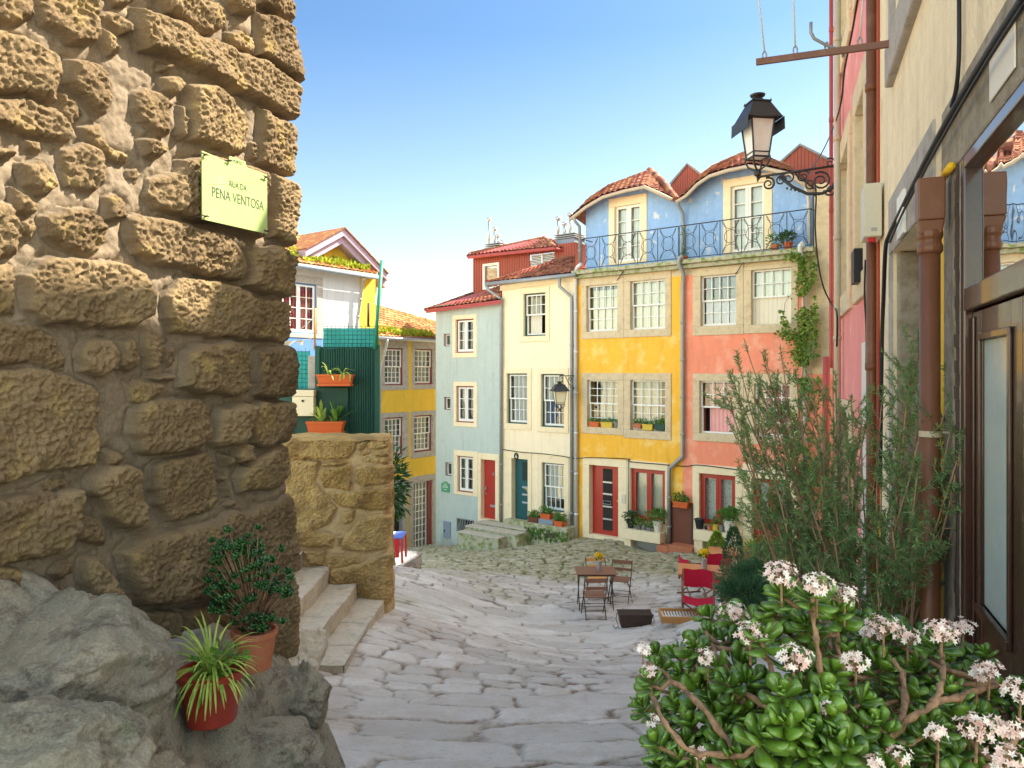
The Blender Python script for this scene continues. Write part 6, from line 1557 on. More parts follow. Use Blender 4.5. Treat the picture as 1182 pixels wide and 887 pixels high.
def box_planter(F, u0, u1, d0, d1, z0, z1, mat, label, fol='fern', n=150, leaf=.05, ph=.15, kind='bush', saucer=True):
    c = F.pt((u0+u1)/2, (d0+d1)/2, z0); T = thing('window_box', c, label, 'window box')
    m = MB(); t = .012; tp = .03
    m.hexa([F.pt(u0+tp,d1-tp*.6,z0),F.pt(u1-tp,d1-tp*.6,z0),F.pt(u1-tp,d0+tp*.6,z0),F.pt(u0+tp,d0+tp*.6,z0),F.pt(u0,d1,z1-.03),F.pt(u1,d1,z1-.03),F.pt(u1,d0,z1-.03),F.pt(u0,d0,z1-.03)])
    F.box(m, u0-.008, u1+.008, d1-.005, d1+.012, z1-.032, z1); F.box(m, u0-.008, u1+.008, d0-.008, d0+.006, z1-.032, z1); F.box(m, u0-.008, u0+.01, d0, d1, z1-.032, z1); F.box(m, u1-.01, u1+.008, d0, d1, z1-.032, z1)
    m.build('box', MT[mat], T, bevel=.004)
    if saucer: m = MB(); F.box(m, u0+.01, u1-.01, d0-.01, d1+.02, z0-.02, z0+.015); m.build('saucer', MT[mat], T, bevel=.004)
    m = MB(); F.box(m, u0+.01, u1-.01, d0+.01, d1-.01, z1-.035, z1-.015); m.build('soil', MT['soil'], T)
    k = RNG.random(n); q = RNG.random(n); hh = RNG.random(n)*ph*(.6+.5*np.abs(fbm(k*5, q*0+hash(label)%50, 0, 2)))
    u = u0+(u1-u0)*k; d = d0+(d1-d0)*q
    if kind == 'bush':
        P = np.stack([F.O.x+F.U.x*u+F.N.x*d, F.O.y+F.U.y*u+F.N.y*d, z1-.02+hh], 1)
        leaves_mesh('foliage', P, rvec(n)+np.array([F.N.x*.4,F.N.y*.4,.6]), rvec(n)+np.array([0,0,.6]), leaf*(.7+.6*RNG.random(n)), leaf*.5, MT[fol], T)
    else: 
        for f_ in (.3, .7): strap_plant(T, F.pt(u0+(u1-u0)*f_, (d0+d1)/2, z1-.02), n//12, ph, leaf, MT[fol], droop=1.5)
    return T
F = ROW
def sill(px0, px1, py0, py1, mat, label, d0=-.09, d1=.06, **k):
    u0, u1 = F.uv(px0, py0, d1)[0], F.uv(px1, py0, d1)[0]; z0 = F.uv((px0+px1)/2, py1, d1)[1]; z1 = F.uv((px0+px1)/2, py0, d1)[1]
    return box_planter(F, u0, u1, d0, d1, z0, z1, mat, label, saucer=False, **k)
sill(679.5,691,487,493.3,'orangeplastic','orange box of small plants on the left sill of the yellow house, first floor', n=90, leaf=.07, ph=.12)
sill(693,706.5,487.5,494,'potyellow','ochre bowl of small plants beside the orange box on the yellow house left sill', n=90, leaf=.07, ph=.13)
sill(708,712.5,487,493,'potgrey','small grey pot at the right end of the left sill of the yellow house', n=30, leaf=.05, ph=.1)
sill(730.5,739.5,489,495,'terracotta','terracotta box with small plants on the right sill of the yellow house, leftmost there', n=90, leaf=.07, ph=.18)
sill(741,753,490,497,'potyellow','ochre box with trailing leaves in the middle of the right sill of the yellow house', n=90, leaf=.07, ph=.14)
sill(755,767,490,497.5,'darkgreen','dark green box of leafy plants on the right sill of the yellow house', n=130, leaf=.07, ph=.2)
# ground ledges
def on(F, px, d, z): u = F.uv(px, 600, d)[0]; return F.pt(u, d, z)
lz = LEDY[2]; lr = LEDR[2]
potted('potted_plant', on(F,728,.2,lz), .12, .26, 'potblack', 'black pot with dark bushy plant, leftmost on the stone ledge of the yellow house', fol='jadedark', pr=.19, n=220, leaf=.08)
potted('potted_plant', on(F,736.5,.24,lz), .11, .14, 'potgrey', 'small grey pot with bright leaves, second from left on the yellow house ledge', pr=.16, n=160, leaf=.08)
potted('potted_plant', on(F,743.5,.22,lz), .07, .16, 'potgrey', 'tall narrow grey pot in the middle of the yellow house ledge', pr=.07, n=40, leaf=.05)
potted('potted_plant', on(F,750,.26,lz), .11, .12, 'potgrey', 'low grey pot with small leaves beside the white pot on the yellow house ledge', pr=.13, n=120, leaf=.07)
potted('potted_plant', on(F,759.3,.24,lz), .15, .33, 'potwhite', 'tall white tapered pot with round bush on the yellow house ledge', fol='fern', pr=.27, n=420, leaf=.08, taper=.6)
potted('potted_plant', on(F,807.5,.2,lr), .14, .28, 'potblack', 'black pot with nothing much growing, leftmost on the salmon house ledge', pr=.05, n=12, leaf=.03, taper=.65)
potted('potted_plant', on(F,815,.2,lr), .05, .10, 'potblack', 'tiny dark pot beside the black pot on the salmon house ledge', pr=.06, n=40, leaf=.04)
potted('potted_plant', on(F,819,.24,lr), .075, .13, 'terracotta', 'small terracotta pot on the salmon house ledge', pr=.05, n=20, leaf=.04)
potted('potted_plant', on(F,826,.22,lr), .09, .2, 'potyellow', 'yellow pot with green leaves on the salmon house ledge', pr=.13, n=120, leaf=.07)
potted('potted_plant', on(F,833,.2,lr), .08, .2, 'potgrey', 'dark grey pot between the yellow and white pots on the salmon house ledge', pr=.05, n=20, leaf=.04)
potted('potted_plant', on(F,842,.24,lr), .17, .36, 'potwhite', 'tall white tapered pot with leafy plant on the salmon house ledge', fol='fern', pr=.26, n=420, leaf=.09, taper=.6)
# box on the brown gate
u0,u1 = F.uv(776.5,580,.2)[0], F.uv(794,580,.2)[0]
box_planter(F, u0, u1, .05, .22, F.uv(785,585.5,.22)[1], F.uv(785,579.5,.22)[1], 'orangeplastic', 'orange window box with bushy plant hung on the brown gate', n=160, leaf=.09, ph=.25, fol='fern')
# cream house block
bz = BLK[2]
m = MB(); a = F.rect(621.5,600,638,610,.5); zc = a[3]; F.box(m, a[0],a[1],.12,.5,bz,zc)
for i in range(7): u = a[0]+(a[1]-a[0])*(i+.5)/7; F.box(m, u-.008,u+.008,.5,.508,bz,zc)
tag(m.build('storage_box', MT['bluegrey'], None, bevel=.01), 'grey grooved box standing on the mossy block under the cream house window', 'box')
def bx(px0,px1,py0,py1,d0,d1,mat,label,**k):
    u0,u1 = F.uv(px0,py0,d1)[0], F.uv(px1,py0,d1)[0]; z1 = F.uv((px0+px1)/2,py0,d1)[1]; z0=F.uv((px0+px1)/2,py1,d1)[1]
    return box_planter(F,u0,u1,d0,d1,z0,z1,mat,label,**k)
u0,u1 = F.uv(608.5,600,.5)[0], F.uv(620.5,600,.5)[0]; box_planter(F,u0,u1,.28,.5,bz,bz+.17,'brownpanel','brown box with leafy plants left of the grey grooved box on the mossy block',n=220,leaf=.08,ph=.2)
u0,u1 = F.uv(622.5,600,.45)[0], F.uv(634.5,600,.45)[0]; box_planter(F,u0,u1,.22,.44,zc,zc+.17,'orangeplastic','orange box with leafy plants on top of the grey grooved box',n=220,leaf=.08,ph=.22)
u0,u1 = F.uv(639,600,.5)[0], F.uv(649.5,600,.5)[0]; box_planter(F,u0,u1,.3,.52,bz,bz+.17,'orangeplastic','orange box with strap leaved plant right of the grey grooved box',n=240,leaf=.09,ph=.28)
potted('potted_plant', on(F,652.8,.35,bz), .06, .14, 'terracotta', 'tiny terracotta pot at the right end of the mossy block', pr=.05, n=20, leaf=.04)
# balcony pots
potted('potted_plant', F.pt(F.uv(894.5,283,.1)[0], .1, zS-.02), .11, .17, 'terracotta', 'terracotta pot with spreading plant on the right balcony, left of its pair', pr=.22, n=130, leaf=.09)
potted('potted_plant', F.pt(F.uv(909.5,283,.1)[0], .1, zS-.02), .13, .2, 'orangeplastic', 'orange pot with spiky upright plant on the right balcony', pr=.17, n=160, leaf=.10, ph=.3, fol='jadedark')
potted('potted_plant', F.pt(F.uv(789.5,295,.1)[0], .05, zS-.02), .09, .13, 'orangeplastic', 'small orange pot with trailing plant at the middle of the balcony', pr=.1, n=50, leaf=.06)
n = 70; t = RNG.random(n); q = F.pt(F.uv(789.5,295,.1)[0], .1, 0)
P = np.stack([q.x+RNG.normal(size=n)*.04, q.y+RNG.normal(size=n)*.04, zS+.1+t*.9], 1); tag(leaves_mesh('climbing_vine', P, rvec(n), rvec(n), .07, .05, MT['ivy']), 'thin green vine climbing the balcony rail between the two gables', 'vine')
# IVY on white drainpipe
segs = [(913,292,926,300,140,.25),(926,296,930,420,1300,.17),(905,335,925,345,260,.16),(903,360,912,392,130,.10),(918,388,925,398,200,.12),(899,385,928,388,160,.10),(924,400,934,470,1500,.26),(922,470,936,560,1500,.28),(925,560,936,640,900,.26),(938,300,940,410,500,.12),(940,400,950,440,700,.2)]
PP = []
for x0,y0,x1,y1,n,w in segs:
    for i in range(n):
        t = random.random(); p = F.P(x0+(x1-x0)*t, y0+(y1-y0)*t, .2+random.random()*.22)
        wv = w*(.55+.75*abs(math.sin(t*9+x0))); p = p+F.U*random.gauss(0, wv*.42)+Vector((0,0,random.gauss(0,.06))); PP.append(p)
PP = np.array([p[:] for p in PP]); PP = PP[fbm(PP[:,0]*3.2, PP[:,2]*3.2, 4, 2) > -.22]; n = len(PP); T = thing('ivy', F.P(928,645,.2), 'bright green ivy climbing the white drainpipe of the salmon house', 'climber')
leaves_mesh('foliage', PP, rvec(n)*.8+np.array([F.N.x,F.N.y,-.5])*.7, rvec(n)*.5+np.array([F.N.x,F.N.y,.3]), .085*(.6+.8*RNG.random(n)), .07, MT['ivy'], T, cup=.08)
m = MB(); m.tube([F.P(926,645,.18),F.P(930,560,.24),F.P(925,470,.2),F.P(929,380,.2),F.P(926,300,.22)], .018, 6); m.tube([F.P(925,345,.22),F.P(915,338,.24),F.P(906,350,.24),F.P(903,390,.25)], .008, 5); m.build('stem', MT['bark'], T)
# fence boxes
F = FE
u0,u1 = F.uv(365,435,.28)[0], F.uv(405.5,435,.28)[0]; box_planter(F,u0,u1,.08,.27,F.uv(385,444.5,.27)[1],F.uv(385,432.5,.27)[1],'orangeplastic','upper orange window box on the green fence',kind='strap',n=190,leaf=.022,ph=.26,fol='spider')
u0,u1 = F.uv(353,490,.34)[0], F.uv(395,490,.34)[0]; T = box_planter(F,u0,u1,.12,.32,F.uv(374,500,.32)[1],F.uv(374,487,.32)[1],'orangeplastic','lower orange window box with pointed striped leaves on the green gate',kind='strap',n=110,leaf=.02,ph=.2,fol='spider')
strap_plant(T, F.P(388,488,.22), 16, .36, .07, MT['fern'], droop=.15, spread=.5); strap_plant(T, F.P(371,488,.22), 8, .42, .05, MT['spider'], droop=.5, spread=.6)
# oleander and red plastic table behind the pillar
p = V(452, 640, 13.5); T = thing('oleander', p, 'dark leafy oleander shrub showing right behind the golden pillar', 'shrub')
q = V(447, 560, 13.5); n = 900; P, d = bush_cloud(q, .55, n, 1.4); P[:,0] = q.x+(P[:,0]-q.x)*.55
leaves_mesh('foliage', P, d/.5+rvec(n)*.5+np.array([0,0,-.2]), rvec(n), .17*(.7+.6*RNG.random(n)), .04, MT['jadedark'], T)
m = MB(); [m.tube([p+Vector((random.uniform(-.1,.1),0,-.2)), q+Vector((random.uniform(-.3,.2),0,random.uniform(-.2,.5)))], [.02,.008], 6) for i in range(6)]; m.build('stem', MT['bark'], T)
p = V(452, 641, 15.5); T = thing('plastic_table', p, 'small red plastic table with blue and white top behind the pillar', 'table')
hgt = (641-617)/850*15.5; m = MB(); c = p+Vector((.0,0,hgt)); m.box(c.x-.35,c.x+.28,c.y-.3,c.y+.3,c.z-.03,c.z); m.build('table_top', MT['blueplastic'], T, bevel=.01)
m = MB(); m.box(c.x-.30,c.x+.05,c.y-.28,c.y+.25,c.z+.001,c.z+.006); m.build('cover', MT['whiteink'], T)
m = MB(); m.box(c.x-.33,c.x+.20,c.y-.29,c.y-.26,c.z-.42,c.z-.031); m.build('front_panel', MT['redplastic'], T)
for sx, sy in ((-.32,-.27),(.25,-.27),(-.32,.27),(.25,.27)):
    m = MB(); m.tube([c+Vector((sx,sy,-.03)), c+Vector((sx*1.05,sy,-hgt-.1))], .024, 8); m.build('leg', MT['redplastic'], T)
# ------------------------------------------------------------------ BISTRO SET
def gp(px, Y): x = (px-CX)/FPX*Y; return Vector((x, Y, ground_z(x, Y)+.02))
def make_chair(name, label, wood):
    T = thing(name, (0,0,0), label, 'chair', 'folding slat chairs around the bistro table'); w = .20
    m = MB()
    for i in range(5): y = -.19+i*.085; m.box(-w, w, y, y+.07, .435, .455)
    m.build('seat', MT[wood], T, bevel=.004)
    m = MB(); m.box(-w,w,.205,.225,.72,.80); m.box(-w,w,.192,.21,.58,.64); m.build('backrest', MT[wood], T, bevel=.004)
    for s in (-1,1):
        m = MB(); x = s*(w+.012); m.tube([(x,-.26,0),(x,.05,.43),(x,.225,.81)], .010, 6); m.build('leg', MT['rustiron'], T)
        m = MB(); x = s*(w-.012); m.tube([(x,.24,0),(x,.02,.30),(x,-.19,.44)], .010, 6); m.build('leg', MT['rustiron'], T)
    m = MB(); m.tube([(-w-.012,-.24,.03),(w+.012,-.24,.03)], .006, 5); m.tube([(-w,.22,.03),(w,.22,.03)], .006, 5); m.tube([(-w,-.12,.17),(w,-.12,.17)], .006, 5); m.tube([(-w,.12,.17),(w,.12,.17)], .006, 5)
    m.build('stretcher', MT['rustiron'], T); return T
c1 = make_chair('folding_chair', 'dark brown slat folding chair with its back to the viewer, nearest of the bistro chairs', 'bistrowood')
c2 = copy_tree(c1); c2['label'] = 'dark brown slat folding chair standing right of the bistro table'
c3 = make_chair('folding_chair', 'orange-brown slat folding chair behind the bistro table', 'lightwood')
for c_, px, Y, rz in ((c1, 686, 14.0, math.pi+.05), (c2, 716, 15.6, -.35), (c3, 689, 16.0, .05)): c_.location = gp(px, Y); c_.rotation_euler = (0,0,rz)
b = gp(687, 15.0); T = thing('bistro_table', b, 'brown slatted folding bistro table with thin dark legs', 'table')
m = MB()
for i in range(7): y = -.30+i*.087; m.box(b.x-.40, b.x+.42, b.y+y, b.y+y+.078, b.z+.745, b.z+.765)
m.build('table_top', MT['bistrowood'], T, bevel=.003)
for s in (-1,1):
    for q in (-1,1):
        m = MB(); m.tube([b+Vector((s*.34,q*.26,0)), b+Vector((s*.34,-q*.22,.74))], .011, 6); m.build('leg', MT['rustiron'], T)
m = MB(); m.tube([b+Vector((-.34,.2,.15)), b+Vector((.34,.2,.15))], .007, 5); m.tube([b+Vector((-.34,-.2,.15)), b+Vector((.34,-.2,.15))], .007, 5); m.box(b.x-.38,b.x+.38,b.y-.27,b.y-.25,b.z+.71,b.z+.744); m.build('stretcher', MT['rustiron'], T)
def vase(p, label):
    T = thing('flower_can', p, label, 'vase'); m = MB(); m.lathe(p, [(.045,0),(.05,.005),(.05,.19),(.047,.195)], 14); m.build('can', MT['galv'], T)
    n = 90; P, d = bush_cloud(p+Vector((0,0,.30)), .075, n, .7); leaves_mesh('petals', P, d+rvec(n)*.05+np.array([0,0,.05]), rvec(n), .045, .035, MT['yellowflower'], T, cup=.1)
    n = 40; P, d = bush_cloud(p+Vector((0,0,.23)), .06, n, .7); leaves_mesh('foliage', P, d+np.array([0,0,.05]), rvec(n), .06, .03, MT['fern'], T)
vase(b+Vector((.08,-.02,.766)), 'tin can of yellow flowers on the brown bistro table')
# ------------------------------------------------------------------ ORANGE TABLES + CRIMSON CHAIRS
def plain_table(px, Y, lx, ly, h, rz, label):
    b = gp(px, Y); T = thing('square_table', b, label, 'table', None)
    m = MB(); m.box(-lx,lx,-ly,ly,h-.03,h); o = m.build('table_top', MT['tablewood'], None, bevel=.006); o.parent = T
    m = MB(); m.box(-lx+.05,lx-.05,-ly+.05,ly-.05,h-.09,h-.031); o = m.build('apron', MT['bistrowood'], None); o.parent = T
    for s in (-1,1):
        for q in (-1,1):
            m = MB(); m.box(s*(lx-.08)-.02,s*(lx-.08)+.02,q*(ly-.08)-.02,q*(ly-.08)+.02,0,h-.091); o = m.build('leg', MT['bistrowood'], None); o.parent = T
    T.rotation_euler = (0,0,rz); return T
t1 = plain_table(811, 12.9, .42, .36, .70, -.22, 'orange square table with yellow flowers, nearer of the two orange tables')
t2 = plain_table(838, 16.2, .36, .34, .72, -.2, 'orange table farther away beside the bright conifer')
bpy.context.view_layer.update()
vase(t1.location+Vector((.02,-.03,.701)), 'tin can of yellow flowers on the nearer orange table')
def director(label):
    T = thing('director_chair', (0,0,0), label, 'chair', 'crimson canvas chairs at the orange tables'); w = .25
    def add(m, n, mt, **k): o = m.build(n, MT[mt], T, **k); return o
    m = MB()
    for s in (-1,1):
        m.box(s*w-.015,s*w+.015,.20,.23,0.30,.80); m.box(s*w-.02,s*w+.02,-.26,.24,.58,.605); m.box(s*w-.013,s*w+.013,-.24,-.21,.30,.58); m.box(s*w-.015,s*w+.015,-.26,.26,.0,.03); m.box(s*w-.015,s*w+.015,-.24,.22,.34,.37)
    add(m, 'frame', 'bistrowood')
    for q in (-.18,.16):
        for s in (-1,1): m = MB(); m.tube([(s*w,q,.02),(-s*w,q+.01*s,.36)], .014, 6); add(m, 'leg', 'bistrowood')
    U_, Z_ = np.meshgrid(np.linspace(-w,w,16), np.linspace(.50,.80,8))
    add_ = grid_obj('backrest', np.stack([U_, .225+.05*(1-(U_/w)**2), Z_+.01*np.sin(U_*20)], -1), MT['redcloth'], T)
    U_, Y_ = np.meshgrid(np.linspace(-w,w,16), np.linspace(-.22,.2,10)); grid_obj('seat', np.stack([U_, Y_, .38-.05*(1-(U_/w)**2)], -1), MT['redcloth'], T)
    return T
d1 = director('crimson canvas chair with its back to the viewer, nearest of the canvas chairs'); d1.location = gp(806, 12.15)+Vector((0,0,-.12)); d1.rotation_euler = (0,.0,-.25)
d2 = copy_tree(d1); d2['label'] = 'crimson canvas chair behind the nearer orange table, mostly showing its backrest'; d2.location = gp(829, 14.2)+Vector((0,0,.05)); d2.rotation_euler = (0,0,-.15)
d3 = copy_tree(d1); d3['label'] = 'crimson canvas chair seen from the side, left of the other canvas chairs'; d3.location = gp(801, 15.0)+Vector((0,0,.05)); d3.rotation_euler = (0,0,1.75)
# trough + tray on the paving
p = gp(733, 12.7); T = thing('trough', p, 'empty black metal trough with wire handles lying on the paving', 'planter')
m = MB(); m.hexa([p+Vector(v) for v in ((-.25,-.1,0),(.25,-.1,0),(.25,.1,0),(-.25,.1,0),(-.29,-.14,.23),(.29,-.14,.23),(.29,.14,.23),(-.29,.14,.23))]); m.box(p.x-.30,p.x+.30,p.y-.15,p.y-.135,p.z+.215,p.z+.24); m.box(p.x-.30,p.x+.30,p.y+.135,p.y+.15,p.z+.215,p.z+.24); m.build('body', MT['rustiron'], T, bevel=.006)
m = MB(); m.box(p.x-.27,p.x+.27,p.y-.13,p.y+.13,p.z+.231,p.z+.236); m.build('soil', MT['soil'], T)
for s in (-1,1): m = MB(); m.tube([p+Vector((s*.29,.1,.2)),p+Vector((s*.33,.0,.12)),p+Vector((s*.30,-.12,.02)),p+Vector((s*.37,-.15,.01)),p+Vector((s*.40,-.13,.06))], .007, 6); m.build('handle', MT['blackiron'], T)
p = gp(793, 12.1); T = thing('wood_tray', p, 'honey wooden tray box with pale slats on the paving', 'tray')
m = MB(); lx, ly = .44, .19
m.box(p.x-lx,p.x+lx,p.y-ly,p.y-ly+.025,p.z,p.z+.11); m.box(p.x-lx,p.x+lx,p.y+ly-.025,p.y+ly,p.z,p.z+.11); m.box(p.x-lx,p.x-lx+.025,p.y-ly+.026,p.y+ly-.026,p.z,p.z+.11); m.box(p.x+lx-.025,p.x+lx,p.y-ly+.026,p.y+ly-.026,p.z,p.z+.11)
m.build('side', MT['traywood'], T, bevel=.004)
m = MB()
for i in range(17): x = p.x-lx+.035+i*.049; m.box(x,x+.028,p.y-ly+.027,p.y+ly-.027,p.z+.05,p.z+.07)
m.build('slat', MT['slat'], T)
T.rotation_euler = (R(4),0,-.06)
# conifers, shrubs by the terrace
potted('potted_conifer', gp(827.5,17.2), .2, .28, 'potwhite', 'bright yellow-green conifer in a pot beside the farther orange table', 'potted tree', 'conifer', 'cone', pr=.27, n=1500, leaf=.07, ph=.72)
T = potted('potted_conifer', gp(847,12.5), .2, .5, 'terracotta', 'small dark pointed conifer rising left of the juniper mass', 'potted tree', 'juniper', 'cone', pr=.22, n=1600, leaf=.05, ph=.72)
b = gp(872, 10.0); T = thing('juniper_bush', b, 'wide dark green juniper bush beside the crimson chairs', 'shrub')
PP=[]; DD=[]
for (px,py,Y,r,n) in ((858,668,10.2,.26,1500),(878,660,10.3,.24,1300),(866,690,9.8,.30,1900),(845,682,9.9,.18,900),(893,680,9.9,.26,1500),(880,712,9.6,.32,2000),(858,712,9.6,.24,1200),(905,706,9.4,.28,1500),(888,640,10.6,.14,400)):
    P, d = bush_cloud(V(px,py,Y), r, n, .9); PP.append(P); DD.append(d/r+rvec(n)*.6+np.array([-.2,0,.5]))
PP = np.concatenate(PP); DD = np.concatenate(DD); n = len(PP); leaves_mesh('foliage', PP, DD, rvec(n), .075*(.6+.8*RNG.random(n)), .014, MT['juniper'], T, cup=.05)
m = MB(); [m.tube([b+Vector((random.uniform(-.1,.1),0,-.1)), V(px,py,Y)], [.03,.008], 6) for (px,py,Y) in ((858,668,10.2),(878,660,10.3),(866,690,9.8),(893,680,9.9),(905,706,9.4))]; m.build('trunk', MT['bark'], T)
for (px,py,Y,lab,fo,L_) in ((872,632,18.2,'strap leaved plant in terracotta trough by the french door, left of its pair','spider',.34),(897,634,17.8,'strap leaved plant in terracotta trough by the french door, right of its pair','spider',.34)):
    p = V(px, py+6, Y); p.z = ground_z(p.x,p.y)
    T = thing('potted_plant', p, lab, 'flower pot'); h_ = (V(px,py,Y).z-p.z); m = MB(); m.box(p.x-.3,p.x+.28,p.y-.15,p.y+.15,p.z-.05,p.z+h_); m.build('trough', MT['terracotta'], T, bevel=.01)
    strap_plant(T, p+Vector((-.1,0,h_)), 60, L_, .035, MT[fo], droop=1.2); strap_plant(T, p+Vector((.15,0,h_)), 50, L_, .03, MT['fern'], droop=.9)
p = gp(905, 13.0); T = thing('low_shrub', p, 'loose pale green flowering shrub between the juniper and the wispy bush', 'shrub'); 
PP=[];
for (px,py,Y,r,n) in ((905,665,13,.4,700),(930,660,13,.4,700),(950,680,12,.4,700),(925,700,11.5,.45,900),(880,648,14,.3,400)): PP.append(bush_cloud(V(px,py,Y), r, n, .9)[0])
PP = np.concatenate(PP); n = len(PP); leaves_mesh('foliage', PP, rvec(n)+np.array([0,0,.5]), rvec(n), .09*(.6+.8*RNG.random(n)), .025, MT['needle'], T)
n = 60; Q = PP[RNG.integers(0, len(PP), n)]; leaves_mesh('petals', Q+np.array([0,-.1,.05]), rvec(n), rvec(n), .05, .04, MT['yellowflower'], T)
m = MB(); [m.tube([p, V(px,py,Y)], [.02,.006], 5) for (px,py,Y) in ((905,665,13),(930,660,13),(950,680,12),(925,700,11.5))]; m.build('stem', MT['bark'], T)
# ------------------------------------------------------------------ WISPY BUSH by the right wall
base = Vector((1.80, 3.75, -2.45)); T = thing('wispy_bush', base, 'tall wispy needle leaved bush with bare brown stems against the right wall', 'shrub')
tips = []
for (px,py,Y,k) in ((850,452,3.9,2),(838,470,3.9,1),(868,420,3.9,2),(892,425,4.0,2),(905,415,4.0,1),(930,415,4.1,1),(878,445,3.8,3),(900,455,3.9,3),(925,450,4.1,2),(860,500,3.8,2),(885,490,3.7,3),(910,490,3.8,2),(940,470,4.0,3),(960,455,4.1,2),(975,480,3.9,3),(955,510,3.8,2),
    (868,560,3.6,2),(860,585,3.6,1),(895,570,3.6,2),(925,560,3.6,3),(945,540,3.7,2),(900,610,3.5,2),(930,600,3.5,3),(955,590,3.5,3),(985,530,3.6,3),(1000,490,3.7,2),(1012,470,3.7,1),(1045,440,3.6,2),(1052,410,3.6,1),(1060,395,3.6,1),(1040,470,3.5,2),(1072,455,3.4,2),(1062,500,3.3,3),(1085,480,3.2,1),
    (1108,425,3.1,1),(1100,470,3.1,1),(1112,500,3.0,2),(1128,520,3.0,1),(1105,540,3.0,2),(1085,550,3.1,2),(1050,560,3.2,3),(1020,560,3.3,3),(990,590,3.4,3),(970,630,3.4,3),(1000,640,3.3,3),(1035,620,3.2,3),(1070,620,3.1,2),(1100,600,3.0,1),(940,650,3.4,2),(1060,670,3.1,2),(1020,690,3.2,2),(985,680,3.3,2)):
    for q in range(min(k,2)): tips.append((px+random.uniform(-9,9), py+random.uniform(-9,9), Y+random.uniform(-.15,.2)))
st = MB(); NP=[]; ND=[]
for (px,py,Y) in tips:
    e = V(px,py,Y); b0 = base+Vector((random.uniform(-.16,.16), random.uniform(-.12,.12), 0)); dv = e-b0; L = dv.length
    side = Vector((dv.x, dv.y, 0)); pts = []
    for i in range(11):
        t = i/10; hx = t**1.18; p = Vector((b0.x+dv.x*hx, b0.y+dv.y*hx, b0.z+dv.z*(t**.92)))
        p += Vector((math.sin(t*7+px)*.018, math.cos(t*6+py)*.018, 0)); pts.append(p)
    st.tube(pts, [.0072*(1-.75*i/10)+.0012 for i in range(11)], 5)
    for j in range(14):
        t = .56+.44*random.random()**.8; k_ = min(9, int(t*10)); p = pts[k_].lerp(pts[k_+1], t*10-k_)
        ax = (pts[k_+1]-pts[k_]).normalized(); dr = (ax+Vector(rvec(1)[0])*.85+Vector((-.15,0,0))).normalized(); l = random.uniform(.07,.21)
        if j == 0: p = pts[10]; dr = ax; l = .10
        q = p+dr*l*.5; r_ = q+(dr+Vector((0,0,.35))).normalized()*l*.5; st.tube([p,q,r_], [.0025,.0018,.001], 4, cap=False)
        m_ = int(l*280)
        for i in range(m_):
            f = .25+.75*i/m_; w = p.lerp(q, f*2) if f < .5 else q.lerp(r_, f*2-1)
            NP.append(w[:]); ND.append((dr*.75+Vector(rvec(1)[0])*.8)[:])
st.build('stems', MT['bark'], T, smooth=True)
n = len(NP); print('needles', n); leaves_mesh('foliage', NP, ND, rvec(n), .028*(.6+.8*RNG.random(n)), .0045, MT['needle'], T, kind='blade', cup=.03)
tag(pot_mb(base+Vector((0,0,-.1)), .26, .34, .75).build('planter_pot', MT['terracotta']), 'terracotta tub in which the wispy bush grows', 'flower pot')
# ------------------------------------------------------------------ JADE PLANT (near, lower right)
jb = V(965, 1000, 1.62); T = thing('jade_plant', jb, 'big jade plant with thick spoon leaves and pale pink star blossom, lower right foreground', 'succulent')
ros = []
outline = [(740,768),(756,745),(790,742),(812,708),(838,690),(868,700),(905,668),(938,662),(962,690),(1000,700),(1045,720),(1085,722),(1120,752),(1150,775),(1200,790),(1260,800)]
def top_y(x):
    for (a,ya),(b_,yb) in zip(outline[:-1], outline[1:]):
        if a <= x <= b_: return ya+(yb-ya)*(x-a)/(b_-a)
    return 800
rj = random.Random(5)
grid_pts = []
tries = 0
while len(grid_pts) < 158 and tries < 9000:
    tries += 1
    x = rj.uniform(738, 1230); y = rj.uniform(660, 950); ty = top_y(x)+12
    if y < ty: continue
    if x < 765 and y > 835: continue
    dpt = max(0, min(1, (y-ty)/150)); cxn = (x-985)/250
    Y = 1.98-.62*math.sqrt(dpt)+.18*cxn*cxn+rj.uniform(-.05,.10)
    if any((x-a)**2+(y-b_)**2 < 21**2 and abs(Y-c_) < .22 for a,b_,c_ in grid_pts): continue
    grid_pts.append((x,y,Y))
for x,y,Y in ((905,690,1.55),(938,688,1.5),(965,708,1.55),(800,752,1.75),(1080,745,1.6),(1100,800,1.45),(760,862,1.5),(1135,760,1.7),(752,790,1.6),(880,740,1.5)): grid_pts.append((x,y,Y))
st = MB(); LP=[]; LD=[]; LU=[]; LLn=[]; LR=[]
limbs = []
